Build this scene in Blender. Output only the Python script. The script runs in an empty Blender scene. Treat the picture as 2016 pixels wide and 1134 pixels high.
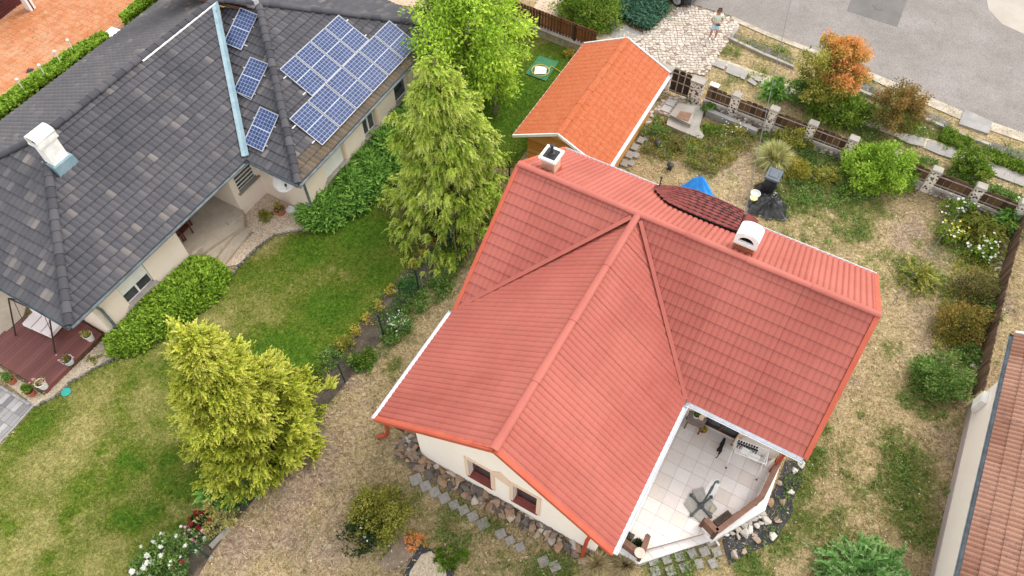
import bpy, bmesh, math, random
import numpy as np
from mathutils import Vector, Matrix
random.seed(7); rng = np.random.default_rng(7)
S = bpy.context.scene
COL = S.collection
# ---------------------------------------------------------------- camera, light, exposure
CAM_H, FPX, PITCH = 23.4, 1440.0, math.radians(55.96)
cam = bpy.data.cameras.new("camera"); cam_o = bpy.data.objects.new("camera", cam); COL.objects.link(cam_o)
cam_o.location = (0, 0, CAM_H); cam_o.rotation_euler = (math.radians(90) - PITCH, 0, 0)
cam.sensor_width = 36; cam.lens = FPX / 2016 * 36; cam.clip_end = 2000
S.camera = cam_o
SUN_DIR = Vector((0.70, 0.55, 0.95)).normalized()
wd = bpy.data.worlds.new("World"); S.world = wd; wd.use_nodes = True
wn = wd.node_tree.nodes; wl = wd.node_tree.links
sky = wn.new("ShaderNodeTexSky"); sky.sky_type = 'NISHITA'; sky.sun_disc = False
sky.sun_elevation = math.asin(SUN_DIR.z); sky.sun_rotation = math.atan2(SUN_DIR.x, SUN_DIR.y)
sky.air_density = 1.0; sky.dust_density = 4.0; sky.ozone_density = 0.6
bg = wn["Background"]; bg.inputs[1].default_value = 0.15
# thin even cloud: the clear sky is mixed with a plain grey-white cloud layer over the whole dome
cloud = wn.new("ShaderNodeMix"); cloud.data_type = 'RGBA'; cloud.inputs[0].default_value = .72
cloud.inputs[7].default_value = (5.6, 5.5, 5.35, 1); wl.new(sky.outputs[0], cloud.inputs[6]); wl.new(cloud.outputs[2], bg.inputs[0])
sun = bpy.data.lights.new("sun", 'SUN'); sun.energy = 0.9; sun.angle = math.radians(30); sun.color = (1, .97, .92)
sun_o = bpy.data.objects.new("sun", sun); COL.objects.link(sun_o)
sun_o.rotation_euler = SUN_DIR.to_track_quat('Z', 'Y').to_euler()
S.view_settings.view_transform = 'Standard'; S.view_settings.look = 'None'
S.view_settings.exposure = 1.25; S.view_settings.gamma = 1.0; S.view_settings.use_curve_mapping = False
S.render.engine = 'CYCLES'
S.cycles.use_denoising = True
S.cycles.max_bounces = 6; S.cycles.diffuse_bounces = 3; S.cycles.transparent_max_bounces = 6

# ---------------------------------------------------------------- survey: pixel of the 2016 px photo + height -> point in metres
_c, _s = math.cos(PITCH), math.sin(PITCH)
CAM = Vector((0, 0, CAM_H))
def ray(px, py):
    x, y = (px - 1008) / FPX, (567 - py) / FPX
    return Vector((x, _c + y * _s, -_s + y * _c))
def G(px, py, z=0.0):
    d = ray(px, py); t = (z - CAM_H) / d.z
    return CAM + d * t
def GP(px, py, p0, n):
    d = ray(px, py); t = (p0 - CAM).dot(n) / d.dot(n)
    return CAM + d * t
def poly(pts, z=0.0): return [G(a, b, z) for a, b in pts]

ORD = "first second third fourth fifth sixth seventh eighth ninth tenth eleventh twelfth thirteenth fourteenth".split()
# ---------------------------------------------------------------- tags
def tag(o, label=None, cat=None, group=None, kind=None):
    if label: o["label"] = label
    if cat: o["category"] = cat
    if group: o["group"] = group
    if kind: o["kind"] = kind
    return o
def thing(name, label, cat, loc=(0, 0, 0), group=None):
    o = bpy.data.objects.new(name, None); COL.objects.link(o)
    o.location = loc; o.empty_display_size = .2
    return tag(o, label, cat, group)
def adopt(o, parent):
    if parent is not None:
        o.parent = parent; o.matrix_parent_inverse = parent.matrix_basis.inverted()
    return o
def link(name, me, parent=None):
    o = bpy.data.objects.new(name, me); COL.objects.link(o)
    return adopt(o, parent)
def kids(o): return [c for c in bpy.data.objects if c.parent == o]
def copy_tree(root, loc=None, rz=0.0, label=None):
    r = root.copy(); COL.objects.link(r)
    if loc is not None: r.location = loc
    r.rotation_euler.z = root.rotation_euler.z + rz
    if label: r["label"] = label
    for ch in kids(root):
        c = ch.copy(); COL.objects.link(c); c.parent = r
        for g in kids(ch):
            d = g.copy(); COL.objects.link(d); d.parent = c
    return r

# ---------------------------------------------------------------- mesh builder
class MB:
    def __init__(s): s.v = []; s.f = []; s.t = []
    def add(s, vs, fs, t=.5):
        k = len(s.v); s.v += [tuple(p) for p in vs]
        for f in fs: s.f.append(tuple(i + k for i in f)); s.t.append(t)
        return s
    def box(s, c, size, ax=None, t=.5, taper=1.0):
        c = Vector(c); x, y, z = [q / 2 for q in size]
        X, Y, Z = ax if ax else (Vector((1, 0, 0)), Vector((0, 1, 0)), Vector((0, 0, 1)))
        vs = []
        for sz in (-1, 1):
            k = taper if sz > 0 else 1
            for sx, sy in ((-1, -1), (1, -1), (1, 1), (-1, 1)):
                vs.append(c + X * x * sx * k + Y * y * sy * k + Z * z * sz)
        return s.add(vs, [(3, 2, 1, 0), (4, 5, 6, 7), (0, 1, 5, 4), (1, 2, 6, 5), (2, 3, 7, 6), (3, 0, 4, 7)], t)
    def beam(s, p, q, w, h, up=(0, 0, 1), t=.5):
        p, q = Vector(p), Vector(q); X = (q - p); L = X.length
        if L < 1e-6: return s
        X.normalize(); U = Vector(up); Y = U.cross(X)
        if Y.length < 1e-4: Y = Vector((1, 0, 0)).cross(X)
        Y.normalize(); Z = X.cross(Y)
        return s.box((p + q) / 2, (L, w, h), (X, Y, Z), t)
    def prism(s, pts, z0, z1, t=.5):
        n = len(pts)
        a = sum(pts[i][0] * pts[(i + 1) % n][1] - pts[(i + 1) % n][0] * pts[i][1] for i in range(n))
        if a < 0: pts = pts[::-1]
        vs = [(p[0], p[1], z0) for p in pts] + [(p[0], p[1], z1) for p in pts]
        fs = [tuple(range(n - 1, -1, -1)), tuple(range(n, 2 * n))] + [(i, (i + 1) % n, n + (i + 1) % n, n + i) for i in range(n)]
        return s.add(vs, fs, t)
    def slab(s, pts, d, t=.5):      # 3-D polygon extruded along vector d
        n = len(pts); d = Vector(d); pts = [Vector(p) for p in pts]
        nn = (pts[1] - pts[0]).cross(pts[2] - pts[0])
        if nn.dot(d) < 0: pts = pts[::-1]
        vs = pts + [p + d for p in pts]
        fs = [tuple(range(n - 1, -1, -1)), tuple(range(n, 2 * n))] + [(i, (i + 1) % n, n + (i + 1) % n, n + i) for i in range(n)]
        return s.add(vs, fs, t)
    def tube(s, path, r, n=8, cap=True, t=.5):
        path = [Vector(p) for p in path]; rs = r if isinstance(r, (list, tuple)) else [r] * len(path)
        rings = []; prev = None
        for i, p in enumerate(path):
            d = (path[min(i + 1, len(path) - 1)] - path[max(i - 1, 0)]).normalized()
            ref = prev if prev is not None else (Vector((0, 0, 1)) if abs(d.z) < .9 else Vector((1, 0, 0)))
            X = (ref - d * ref.dot(d)); X.normalize(); Y = d.cross(X); prev = X
            rings.append([p + (X * math.cos(2 * math.pi * k / n) + Y * math.sin(2 * math.pi * k / n)) * rs[i] for k in range(n)])
        vs = [q for R in rings for q in R]
        fs = [(i * n + k, i * n + (k + 1) % n, (i + 1) * n + (k + 1) % n, (i + 1) * n + k) for i in range(len(path) - 1) for k in range(n)]
        if cap: fs += [tuple(range(n - 1, -1, -1)), tuple((len(path) - 1) * n + k for k in range(n))]
        return s.add(vs, fs, t)
    def lathe(s, c, prof, n=14, t=.5, axis=None):
        c = Vector(c)
        X, Y, Z = axis if axis else (Vector((1, 0, 0)), Vector((0, 1, 0)), Vector((0, 0, 1)))
        vs = [c + X * r * math.cos(2 * math.pi * k / n) + Y * r * math.sin(2 * math.pi * k / n) + Z * z for r, z in prof for k in range(n)]
        m = len(prof)
        fs = [(i * n + k, i * n + (k + 1) % n, (i + 1) * n + (k + 1) % n, (i + 1) * n + k) for i in range(m - 1) for k in range(n)]
        fs += [tuple(range(n - 1, -1, -1)), tuple((m - 1) * n + k for k in range(n))]
        return s.add(vs, fs, t)
    def mesh(s, name, mat, smooth=False):
        me = bpy.data.meshes.new(name); me.from_pydata(s.v, [], s.f)
        at = me.attributes.new("tint", 'FLOAT', 'FACE'); at.data.foreach_set("value", np.array(s.t, dtype=np.float32))
        me.materials.append(mat)
        if smooth: me.polygons.foreach_set("use_smooth", [True] * len(me.polygons))
        me.update(); return me
    def build(s, name, mat, parent=None, smooth=False, kind=None):
        o = link(name, s.mesh(name, mat, smooth), parent)
        if kind: o["kind"] = kind
        return o

def np_mesh(name, V, F, mat, tint=None, parent=None, kind=None, smooth=False, extra=None):
    V = np.asarray(V, dtype=np.float32).reshape(-1, 3); F = np.asarray(F, dtype=np.int32)
    me = bpy.data.meshes.new(name); nf, k = F.shape
    me.vertices.add(len(V)); me.vertices.foreach_set("co", V.ravel())
    me.loops.add(nf * k); me.loops.foreach_set("vertex_index", F.ravel())
    me.polygons.add(nf); me.polygons.foreach_set("loop_start", np.arange(nf, dtype=np.int32) * k)
    me.polygons.foreach_set("loop_total", np.full(nf, k, dtype=np.int32))
    if tint is not None:
        a = me.attributes.new("tint", 'FLOAT', 'FACE'); a.data.foreach_set("value", np.asarray(tint, dtype=np.float32))
    for nm, val in (extra or {}).items():
        a = me.attributes.new(nm, 'FLOAT', 'POINT'); a.data.foreach_set("value", np.asarray(val, dtype=np.float32))
    me.materials.append(mat)
    if smooth: me.polygons.foreach_set("use_smooth", np.ones(nf, dtype=bool))
    me.update(calc_edges=True); me.validate()
    o = link(name, me, parent)
    if kind: o["kind"] = kind
    return o

# ---------------------------------------------------------------- materials
def _nodes(name):
    m = bpy.data.materials.new(name); m.use_nodes = True
    nt = m.node_tree; return m, nt.nodes, nt.links, nt.nodes["Principled BSDF"]
def _mix(N, L, a, b, fac, mode='MIX'):
    n = N.new("ShaderNodeMix"); n.data_type = 'RGBA'; n.blend_type = mode
    for key, val in ((0, fac), (6, a), (7, b)):
        if hasattr(val, "is_linked") or hasattr(val, "links"): L.new(val, n.inputs[key])
        else: n.inputs[key].default_value = val if key == 0 else (*val[:3], 1)
    return n.outputs[2]
def _noise(N, L, scale, detail=5, rough=.6, dist=0, vec=None):
    n = N.new("ShaderNodeTexNoise"); n.inputs["Scale"].default_value = scale; n.inputs["Detail"].default_value = detail
    n.inputs["Roughness"].default_value = rough; n.inputs["Distortion"].default_value = dist
    if vec is None:
        g = N.new("ShaderNodeNewGeometry"); vec = g.outputs["Position"]
    L.new(vec, n.inputs["Vector"]); return n.outputs["Fac"]
def _ramp(N, L, fac, stops, interp='LINEAR'):
    r = N.new("ShaderNodeValToRGB"); r.color_ramp.interpolation = interp
    e = r.color_ramp.elements
    while len(e) < len(stops): e.new(.5)
    for k, (p, c) in enumerate(stops):
        e[k].position = p; e[k].color = (*c, 1) if len(c) == 3 else c
    L.new(fac, r.inputs[0]); return r.outputs[0]
def _bw(N, L, fac, a, b, lo=0., hi=1.):
    m = N.new("ShaderNodeMapRange"); m.inputs[1].default_value = a; m.inputs[2].default_value = b
    m.inputs[3].default_value = lo; m.inputs[4].default_value = hi; L.new(fac, m.inputs[0]); return m.outputs[0]
def M(name, c1, c2=None, ns=1.2, lo=.38, hi=.62, tints=None, fine=.12, fs=45, rough=.8, spec=.25, metal=0, bump=0, bs=60, stain=None, trans=0, coat=0):
    m, N, L, P = _nodes(name)
    if tints:
        a = N.new("ShaderNodeAttribute"); a.attribute_name = "tint"
        base = _ramp(N, L, a.outputs["Fac"], [(i / (len(tints) - 1), c) for i, c in enumerate(tints)])
    else:
        base = None
    if c2 is not None:
        f = _bw(N, L, _noise(N, L, ns), lo, hi)
        cc = _mix(N, L, c1, c2, f)
        base = cc if base is None else _mix(N, L, base, c2, _bw(N, L, _noise(N, L, ns), lo, hi, 0, .5))
    elif base is None:
        rgb = N.new("ShaderNodeRGB"); rgb.outputs[0].default_value = (*c1, 1); base = rgb.outputs[0]
    if stain:
        sc, scol, a0, a1, amt = stain
        base = _mix(N, L, base, scol, _bw(N, L, _noise(N, L, sc, 8, .7), a0, a1, 0, amt))
    if fine:
        g_ = .915 if max(c1) < .66 else 1.0
        v = _bw(N, L, _noise(N, L, fs, 5, .75), .35, .65, g_ * (1 - fine), g_ * (1 + fine))
        cb = N.new("ShaderNodeCombineColor"); [L.new(v, cb.inputs[i]) for i in range(3)]
        base = _mix(N, L, base, cb.outputs[0], 1.0, 'MULTIPLY')
    L.new(base, P.inputs["Base Color"])
    P.inputs["Roughness"].default_value = rough; P.inputs["Specular IOR Level"].default_value = spec; P.inputs["Metallic"].default_value = metal
    P.inputs["Coat Weight"].default_value = coat
    if bump:
        b = N.new("ShaderNodeBump"); b.inputs["Strength"].default_value = 1; b.inputs["Distance"].default_value = bump
        L.new(_noise(N, L, bs, 6, .7), b.inputs["Height"]); L.new(b.outputs[0], P.inputs["Normal"])
    if trans:
        out = N["Material Output"]; tr = N.new("ShaderNodeBsdfTranslucent"); L.new(base, tr.inputs[0])
        ms = N.new("ShaderNodeMixShader"); ms.inputs[0].default_value = trans
        L.new(P.outputs[0], ms.inputs[1]); L.new(tr.outputs[0], ms.inputs[2]); L.new(ms.outputs[0], out.inputs[0])
    return m
def leafmat(name, *tints, trans=.3, rough=.6): return M(name, tints[0], tints=list(tints), fine=.0, rough=rough, spec=.2, trans=trans)

RED = M("red_coated_steel", (.45, .13, .10), (.47, .145, .11), tints=[(.350, .090, .068), (.375, .099, .075), (.40, .109, .083)], ns=.5, fine=.035, fs=30, rough=.55, spec=.25, stain=(1.3, (.335, .11, .082), .50, .68, .45))
REDTRIM = M("red_trim_steel", (0.475, 0.095, 0.052), (0.522, 0.119, 0.067), ns=2, fine=.06, rough=.5)
REDDARK = M("red_downpipe_paint", (.42, .06, .025), rough=.45, fine=.06)
ZINC = M("galvanised_gutter", (.62, .66, .70), (.72, .74, .78), ns=5, rough=.45, metal=.25, spec=.5)
CREAM = M("cream_render", (0.864, 0.784, 0.695), (0.896, 0.829, 0.741), ns=.6, fine=.04, fs=120, rough=.9, bump=.002, bs=180)
PEACH = M("peach_trim_render", (.70, .52, .39), (.74, .56, .43), ns=2, fine=.05, rough=.9)
PINKW = M("pale_pink_render", (0.818, 0.69, 0.58), (0.862, 0.747, 0.65), ns=.5, fine=.05, fs=90, rough=.9, bump=.002, bs=150, stain=(1.6, (0.504, 0.437, 0.348), .62, .85, .5))
WHITEP = M("white_paint", (.80, .79, .76), (.72, .71, .68), ns=3, fine=.04, rough=.5)
WHITEC = M("white_masonry_paint", (0.861, 0.851, 0.819), (0.735, 0.724, 0.693), ns=4, fine=.06, rough=.85, bump=.004, bs=50)
GLASS = M("dark_window_glass", (.03, .035, .04), (.07, .08, .09), ns=1.5, fine=0, rough=.08, spec=.7)
BROWNSILL = M("red_brown_sill", (.22, .06, .05), (.27, .08, .065), ns=3, rough=.5)
DARKWOOD = M("dark_brown_wood", (.095, .045, .03), (.14, .07, .045), ns=4, fine=.25, fs=70, rough=.75)
RAILWOOD = M("brown_rail_wood", (.15, .075, .05), (.21, .11, .075), ns=4, fine=.2, fs=60, rough=.7)
BLACKPL = M("black_plastic", (.02, .021, .024), (.035, .036, .04), ns=6, rough=.42, spec=.45)
BLACKM = M("black_metal", (.03, .03, .033), rough=.45, fine=.1)
DGREY = M("dark_grey_steel", (.06, .068, .07), (.09, .10, .105), ns=6, rough=.5)
GREYM = M("grey_steel", (.22, .23, .24), (.30, .30, .31), ns=6, rough=.4, metal=.5)
RAILM = M("weathered_rail_steel", (.42, .38, .36), (.30, .25, .22), ns=4, rough=.6, metal=.2)
CONC = M("pale_concrete", (.38, .35, .31), (.29, .265, .23), ns=1.5, fine=.18, fs=50, rough=.95, bump=.004, bs=60, stain=(3, (.22, .19, .15), .58, .8, .6))
CONCG = M("grey_concrete", (.34, .33, .31), (.26, .25, .24), ns=1.4, fine=.2, fs=50, rough=.95, bump=.005, bs=50, stain=(4, (.17, .16, .13), .58, .8, .6))
TERRA = M("terracotta", (.52, .16, .08), (.44, .13, .07), ns=6, rough=.8)
SOIL = M("dark_soil", (.075, .05, .035), (.12, .085, .06), ns=3, fine=.35, fs=40, rough=1, bump=.02, bs=30)
BARK = M("grey_brown_bark", (.16, .12, .09), (.24, .19, .15), ns=6, fine=.3, fs=60, rough=.95, bump=.01, bs=50)
# ================================================================ SETTING
def pip(P, poly_):                      # points in polygon, vectorised
    P = np.asarray(P); x, y = P[:, 0], P[:, 1]; ins = np.zeros(len(P), bool); n = len(poly_)
    for i in range(n):
        x1, y1 = poly_[i][0], poly_[i][1]; x2, y2 = poly_[(i + 1) % n][0], poly_[(i + 1) % n][1]
        c = ((y1 > y) != (y2 > y)) & (x < (x2 - x1) * (y - y1) / ((y2 - y1) if abs(y2 - y1) > 1e-9 else 1e-9) + x1); ins ^= c
    return ins
def vnoise(x, y, seed):                 # value noise, numpy
    r = np.random.default_rng(seed); T = r.random((256, 256))
    xi, yi = np.floor(x).astype(int), np.floor(y).astype(int); fx, fy = x - xi, y - yi
    fx = fx * fx * (3 - 2 * fx); fy = fy * fy * (3 - 2 * fy)
    g = lambda a, b: T[a % 256, b % 256]
    return (g(xi, yi) * (1 - fx) + g(xi + 1, yi) * fx) * (1 - fy) + (g(xi, yi + 1) * (1 - fx) + g(xi + 1, yi + 1) * fx) * fy
def fbm(x, y, seed, f=1.0, o=4): return sum(vnoise(x * f * 2 ** i, y * f * 2 ** i, seed + i) * .5 ** (i + 1) for i in range(o)) / (1 - .5 ** o)

# greener and barer places of the yard: pixel, radius in px, amount
GREEN = [(1650,900,55,.5),(1700,1060,70,.5),(1740,660,50,.35),(1600,480,60,.42),(1680,450,60,.5),(1760,420,50,.45),(1700,520,50,.3),(640,820,40,.3),(760,960,50,.4),(900,1110,60,.5),(1690,820,40,.3),(1600,345,60,.9),(1680,385,70,.9),(1560,390,45,.8),(1540,430,30,.5),(1660,430,40,.4),(1760,330,60,.8),(1380,270,50,.6),(1300,250,40,.7),(1400,330,40,.5),(1250,260,30,.5),
 (1440,260,40,.8),(1500,260,50,.8),(1575,300,60,.8),(800,600,40,.6),(740,610,30,.4),(890,500,40,.7),(860,560,40,.6),(790,650,40,.5),(720,700,30,.5),(780,720,30,.4),
 (850,960,40,.55),(900,1000,45,.7),(960,1040,50,.5),(900,1070,60,.6),(840,1010,50,.4),(1000,1100,50,.6),(1080,1110,60,.5),(750,1050,60,.5),(1100,1134,60,.7),(1300,1110,70,.55),(1350,1100,50,.6),
 (1600,900,40,.8),(1575,960,40,.8),(1560,1020,45,.9),(1535,1070,40,.9),(1480,1110,40,.8),(1620,840,30,.6),(1780,960,75,.85),(1770,900,60,.7),(1800,1030,60,.8),(1720,1000,50,.5),(1790,870,40,.5),(1640,1040,50,.4),(1620,1100,60,.5),(1820,790,50,.6),
 (1850,560,60,.5),(1800,540,50,.7),(1800,470,30,.4),(1900,480,60,.8),(1740,500,30,.5),(1900,660,50,.6),(1740,560,25,.4),(1850,270,45,1.),(1800,255,45,1.),(1900,300,45,1.),(1960,310,50,.8),(1760,240,50,.8),(1990,345,40,.6),(1440,100,30,.5),(1500,110,30,.3),(1480,85,20,.6),(1540,95,30,.5),(1620,130,30,.5),(1700,165,40,.5),(1880,225,40,.5),(1700,240,60,.9),(1650,220,60,1.),(1790,300,40,.6),(1900,345,40,.7),
 (1290,300,30,.3),(1210,360,40,.6),(1440,160,40,.4),(1500,150,50,.5)]
BARE = [(1480,300,40,.9),(1440,340,45,.8),(1420,300,40,.4),(640,860,70,.9),(590,950,90,.9),(560,1050,90,.8),(700,820,60,.5),(480,1080,60,.9),(620,1080,70,.6),(740,900,40,.5),(690,760,40,.6),(790,1090,30,1.),(770,1110,30,1.),(1860,850,40,.8),(1870,900,40,.8),(1850,980,40,.7),(1800,460,60,.8),(1840,500,50,.8),(1880,650,50,.6),(1820,620,60,.7),(1850,700,60,.6),(920,480,50,.9),(950,450,40,1.),(900,540,40,.6),(1960,520,40,.6),(1975,600,40,.7),(1940,720,40,.7),(1350,290,40,.4),(1290,240,40,.4),(1700,620,50,.35),(1680,760,50,.3),(650,700,30,.8),(700,650,30,.6),(1440,390,60,.4)]
def blobs(x, y, L):
    out = np.zeros_like(x)
    for px, py, r, a in L:
        g = G(px, py); e = G(px + r, py); R = abs(e.x - g.x)
        out = np.maximum(out, a * np.exp(-((x - g.x) ** 2 + (y - g.y) ** 2) / (R * R) * .9))
    return out
def ground_attr(x, y):
    g = blobs(x, y, GREEN); s = blobs(x, y, BARE)
    g = np.clip(g * 1.15 + .6 * (fbm(x, y, 3, .7) - .47) + 1.0 * (fbm(x, y, 9, 1.9) - .5) - .0, 0, 1)
    s = np.clip(s + .8 * (fbm(x, y, 21, .8) - .5) + .8 * (fbm(x, y, 31, 2.4) - .5), 0, 1)
    return g, s
def ground_material():
    m, N, L, P = _nodes("dry_grass_ground")
    ag = N.new("ShaderNodeAttribute"); ag.attribute_name = "green"; as_ = N.new("ShaderNodeAttribute"); as_.attribute_name = "bare"
    fibre = _noise(N, L, 8, 9, .82, 1.1); med = _noise(N, L, 4.5, 6, .72, .5); big = _noise(N, L, .8, 4, .6)
    straw = _ramp(N, L, fibre, [(.34, (.095, .065, .034)), (.44, (.25, .18, .092)), (.53, (.415, .32, .175)), (.65, (.63, .53, .33))])
    grn = _ramp(N, L, fibre, [(.34, (.03, .048, .009)), (.48, (.105, .13, .03)), (.64, (.29, .29, .10))])
    soil = _ramp(N, L, fibre, [(.34, (.075, .048, .032)), (.48, (.23, .16, .11)), (.64, (.46, .375, .28))])
    def soft(att, a, b):
        ad = N.new("ShaderNodeMath"); ad.operation = 'ADD'; L.new(att.outputs["Fac"], ad.inputs[0])
        L.new(_bw(N, L, med, .36, .64, -.34, .34), ad.inputs[1]); return _bw(N, L, ad.outputs[0], a, b)
    c = _mix(N, L, straw, soil, soft(as_, .15, .85)); c = _mix(N, L, c, grn, soft(ag, .22, .8))
    v = _bw(N, L, big, .3, .7, .86, 1.12); cb = N.new("ShaderNodeCombineColor"); [L.new(v, cb.inputs[i]) for i in range(3)]
    c = _mix(N, L, c, cb.outputs[0], 1.0, 'MULTIPLY')
    L.new(c, P.inputs["Base Color"]); P.inputs["Roughness"].default_value = 1; P.inputs["Specular IOR Level"].default_value = .1
    b = N.new("ShaderNodeBump"); b.inputs["Distance"].default_value = .06; L.new(fibre, b.inputs["Height"]); L.new(b.outputs[0], P.inputs["Normal"])
    return m
GROUNDM = ground_material()
xs = np.arange(-34, 34.01, .19); ys = np.arange(2, 44.01, .19); X, Y = np.meshgrid(xs, ys)
xf, yf = X.ravel(), Y.ravel(); ga, ba = ground_attr(xf, yf)
zz = .03 * (fbm(xf, yf, 51, .5) - .5) - .02
nx, ny = len(xs), len(ys); ii = np.arange(nx * ny).reshape(ny, nx)
Fq = np.stack([ii[:-1, :-1], ii[:-1, 1:], ii[1:, 1:], ii[1:, :-1]], -1).reshape(-1, 4)
# outer skirt to the horizon
V = np.stack([xf, yf, zz], 1); k0 = len(V); B = 900.0
V = np.vstack([V, [(-B, -B, -.05), (B, -B, -.05), (B, B, -.05), (-B, B, -.05), (xs[0], ys[0], -.05), (xs[-1], ys[0], -.05), (xs[-1], ys[-1], -.05), (xs[0], ys[-1], -.05)]])
Fq = np.vstack([Fq, [(k0, k0 + 1, k0 + 5, k0 + 4), (k0 + 1, k0 + 2, k0 + 6, k0 + 5), (k0 + 2, k0 + 3, k0 + 7, k0 + 6), (k0 + 3, k0, k0 + 4, k0 + 7)]])
np_mesh("ground", V, Fq, GROUNDM, kind="structure", smooth=True, extra={"green": np.append(ga, [.4] * 8), "bare": np.append(ba, [.3] * 8)})

LIFT = [0.012]
def sheet(name, pts, mat, z=None, kind="structure", th=.03, px=True):
    p = [(q.x, q.y) for q in (poly(pts) if px else pts)]
    z = z if z is not None else LIFT[0]
    mb = MB(); mb.prism(p, z - th, z); o = mb.build(name, mat); o["kind"] = kind
    return o
ASPH = M("worn_asphalt", (0.221, 0.201, 0.184), (0.271, 0.246, 0.23), ns=.35, fine=.3, fs=20, rough=.95, spec=.15, bump=.004, bs=90, stain=(1.1, (0.164, 0.152, 0.143), .5, .75, .6))
ASPHD = M("dark_asphalt_patch", (0.145, 0.136, 0.128), (0.17, 0.162, 0.153), ns=1, fine=.25, fs=40, rough=.95, spec=.15, bump=.004, bs=90)
SHOULD = M("pale_gravel_shoulder", (0.527, 0.468, 0.383), (0.383, 0.332, 0.255), ns=1.8, fine=.35, fs=30, rough=1, bump=.012, bs=40)
BEIGEC = M("beige_concrete_drive", (.42, .385, .335), (.37, .335, .285), ns=.6, fine=.1, fs=50, rough=.95)
road_px = [(1345,3),(1440,32),(1512,64),(1600,97),(1700,137),(1800,178),(1900,222),(2016,263),(2120,303),(2300,60),(2000,-160),(1500,-190),(1100,-110)]
sheet("road", road_px, ASPH, .02)
sheet("road_patch", [(1689,-40),(1667,22),(1766,54),(1800,-40)], ASPHD, .026)
sheet("concrete_drive", [(1936,-30),(1946,20),(1972,48),(2016,68),(2100,80),(2080,-40)], BEIGEC, .028)
sheet("road_shoulder", [(1440,32),(1512,64),(1600,97),(1700,137),(1800,178),(1900,222),(2016,263),(2120,303),(2120,325),(2016,280),(1900,240),(1800,196),(1700,150),(1600,106),(1512,72),(1440,40)], SHOULD, .024)
sheet("verge_sand", [(2016,55),(2016,95),(2060,110),(2090,80)], SHOULD, .031)
LAWNM_ST = [(.34, (.022, .038, .004)), (.45, (.06, .09, .008)), (.54, (.115, .145, .018)), (.66, (.27, .27, .07))]
def lawn_material():
    m, N, L, P = _nodes("mown_lawn")
    fibre = _noise(N, L, 9, 9, .8, 1.0); big = _noise(N, L, .45, 5, .6, .3); med = _noise(N, L, 2.2, 5, .65, .5)
    c = _ramp(N, L, fibre, LAWNM_ST); d = _ramp(N, L, fibre, [(.34, (.11, .10, .025)), (.48, (.27, .225, .08)), (.64, (.48, .41, .19))])
    lush = _ramp(N, L, fibre, [(.34, (.012, .034, .002)), (.48, (.042, .098, .006)), (.64, (.13, .215, .024))])
    ad = N.new("ShaderNodeMath"); ad.operation = 'ADD'; L.new(_bw(N, L, big, .36, .64, -.38, .38), ad.inputs[0]); L.new(_bw(N, L, med, .34, .66, -.22, .22), ad.inputs[1])
    at = N.new("ShaderNodeAttribute"); at.attribute_name = "dry"; a2 = N.new("ShaderNodeMath"); a2.operation = 'ADD'; L.new(ad.outputs[0], a2.inputs[0]); L.new(at.outputs["Fac"], a2.inputs[1])
    c = _mix(N, L, c, lush, _bw(N, L, a2.outputs[0], .1, -.6)); c = _mix(N, L, c, d, _bw(N, L, a2.outputs[0], .0, .9, 0, .85))
    L.new(c, P.inputs["Base Color"]); P.inputs["Roughness"].default_value = 1; P.inputs["Specular IOR Level"].default_value = .1
    b = N.new("ShaderNodeBump"); b.inputs["Distance"].default_value = .03; L.new(fibre, b.inputs["Height"]); L.new(b.outputs[0], P.inputs["Normal"])
    return m
LAWNM = lawn_material()
lawn_px = [(1205,85),(1100,62),(1050,50),(900,20),(840,110),(800,300),(752,372),(700,418),(648,450),(585,455),(540,462),(505,490),(470,525),(440,565),(400,600),(330,660),(290,690),(222,708),(180,728),(140,752),(112,778),(70,800),(30,845),(-20,905),(-60,1300),(200,1330),(300,1134),(340,1080),(385,1030),(430,985),(470,940),(520,880),(570,815),(615,752),(660,700),(700,652),(745,598),(790,545),(830,500),(868,455),(890,420),(960,330),(1010,330),(1130,180)]
sheet("lawn_margin", lawn_px, LAWNM, .012)
# dry (+) and lush (-) places of the lawn
DRY = [(100,900,110,.75),(200,1000,120,.6),(360,900,60,.45),(60,1080,100,.8),(300,780,60,.5),(160,830,70,.6),(420,690,40,.5),(520,470,40,.8),(620,560,70,.25),(520,600,60,.3),(450,640,40,.5),(120,800,60,.4),(330,850,70,.35),(60,950,80,.3),(280,990,60,.5),(380,1000,40,.2),(100,1080,80,.6),(200,1120,80,.7),(300,930,40,.3),(250,720,50,.6),(830,420,40,.4),(20,1080,60,.5),(180,880,50,.3)]
LUSH = [(660,610,70,.8),(560,690,70,.9),(740,540,50,.5),(620,480,50,.7),(700,450,60,.8),(80,840,40,.8),(160,960,50,.5),(330,960,35,.6),(380,960,35,.7),(240,1020,26,1.3),(265,1030,18,1.2),(380,1040,40,.5),(250,905,26,1.2),(270,920,18,1.2),(335,905,20,1.2),(140,1010,16,1.),(225,955,30,.8),(300,1010,22,.9),(200,880,22,.8),(90,1100,18,.9),(30,1040,16,.9),(690,520,40,.4),(1000,180,90,.8),(950,250,90,.9),(1080,140,60,.7),(150,1050,35,.4),(220,870,30,.5)]
lp = [(q.x, q.y) for q in poly(lawn_px)]
lx = np.arange(-24, 6, .2); ly = np.arange(1.5, 33, .2); LX, LY = np.meshgrid(lx, ly); lxf, lyf = LX.ravel(), LY.ravel()
ins = pip(np.stack([lxf, lyf], 1), lp); li = np.arange(len(lxf)).reshape(len(ly), len(lx))
LF = np.stack([li[:-1, :-1], li[:-1, 1:], li[1:, 1:], li[1:, :-1]], -1).reshape(-1, 4); keep = ins[LF].all(1)
def dryness(x, y): return blobs(x, y, DRY) - blobs(x, y, LUSH)
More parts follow.
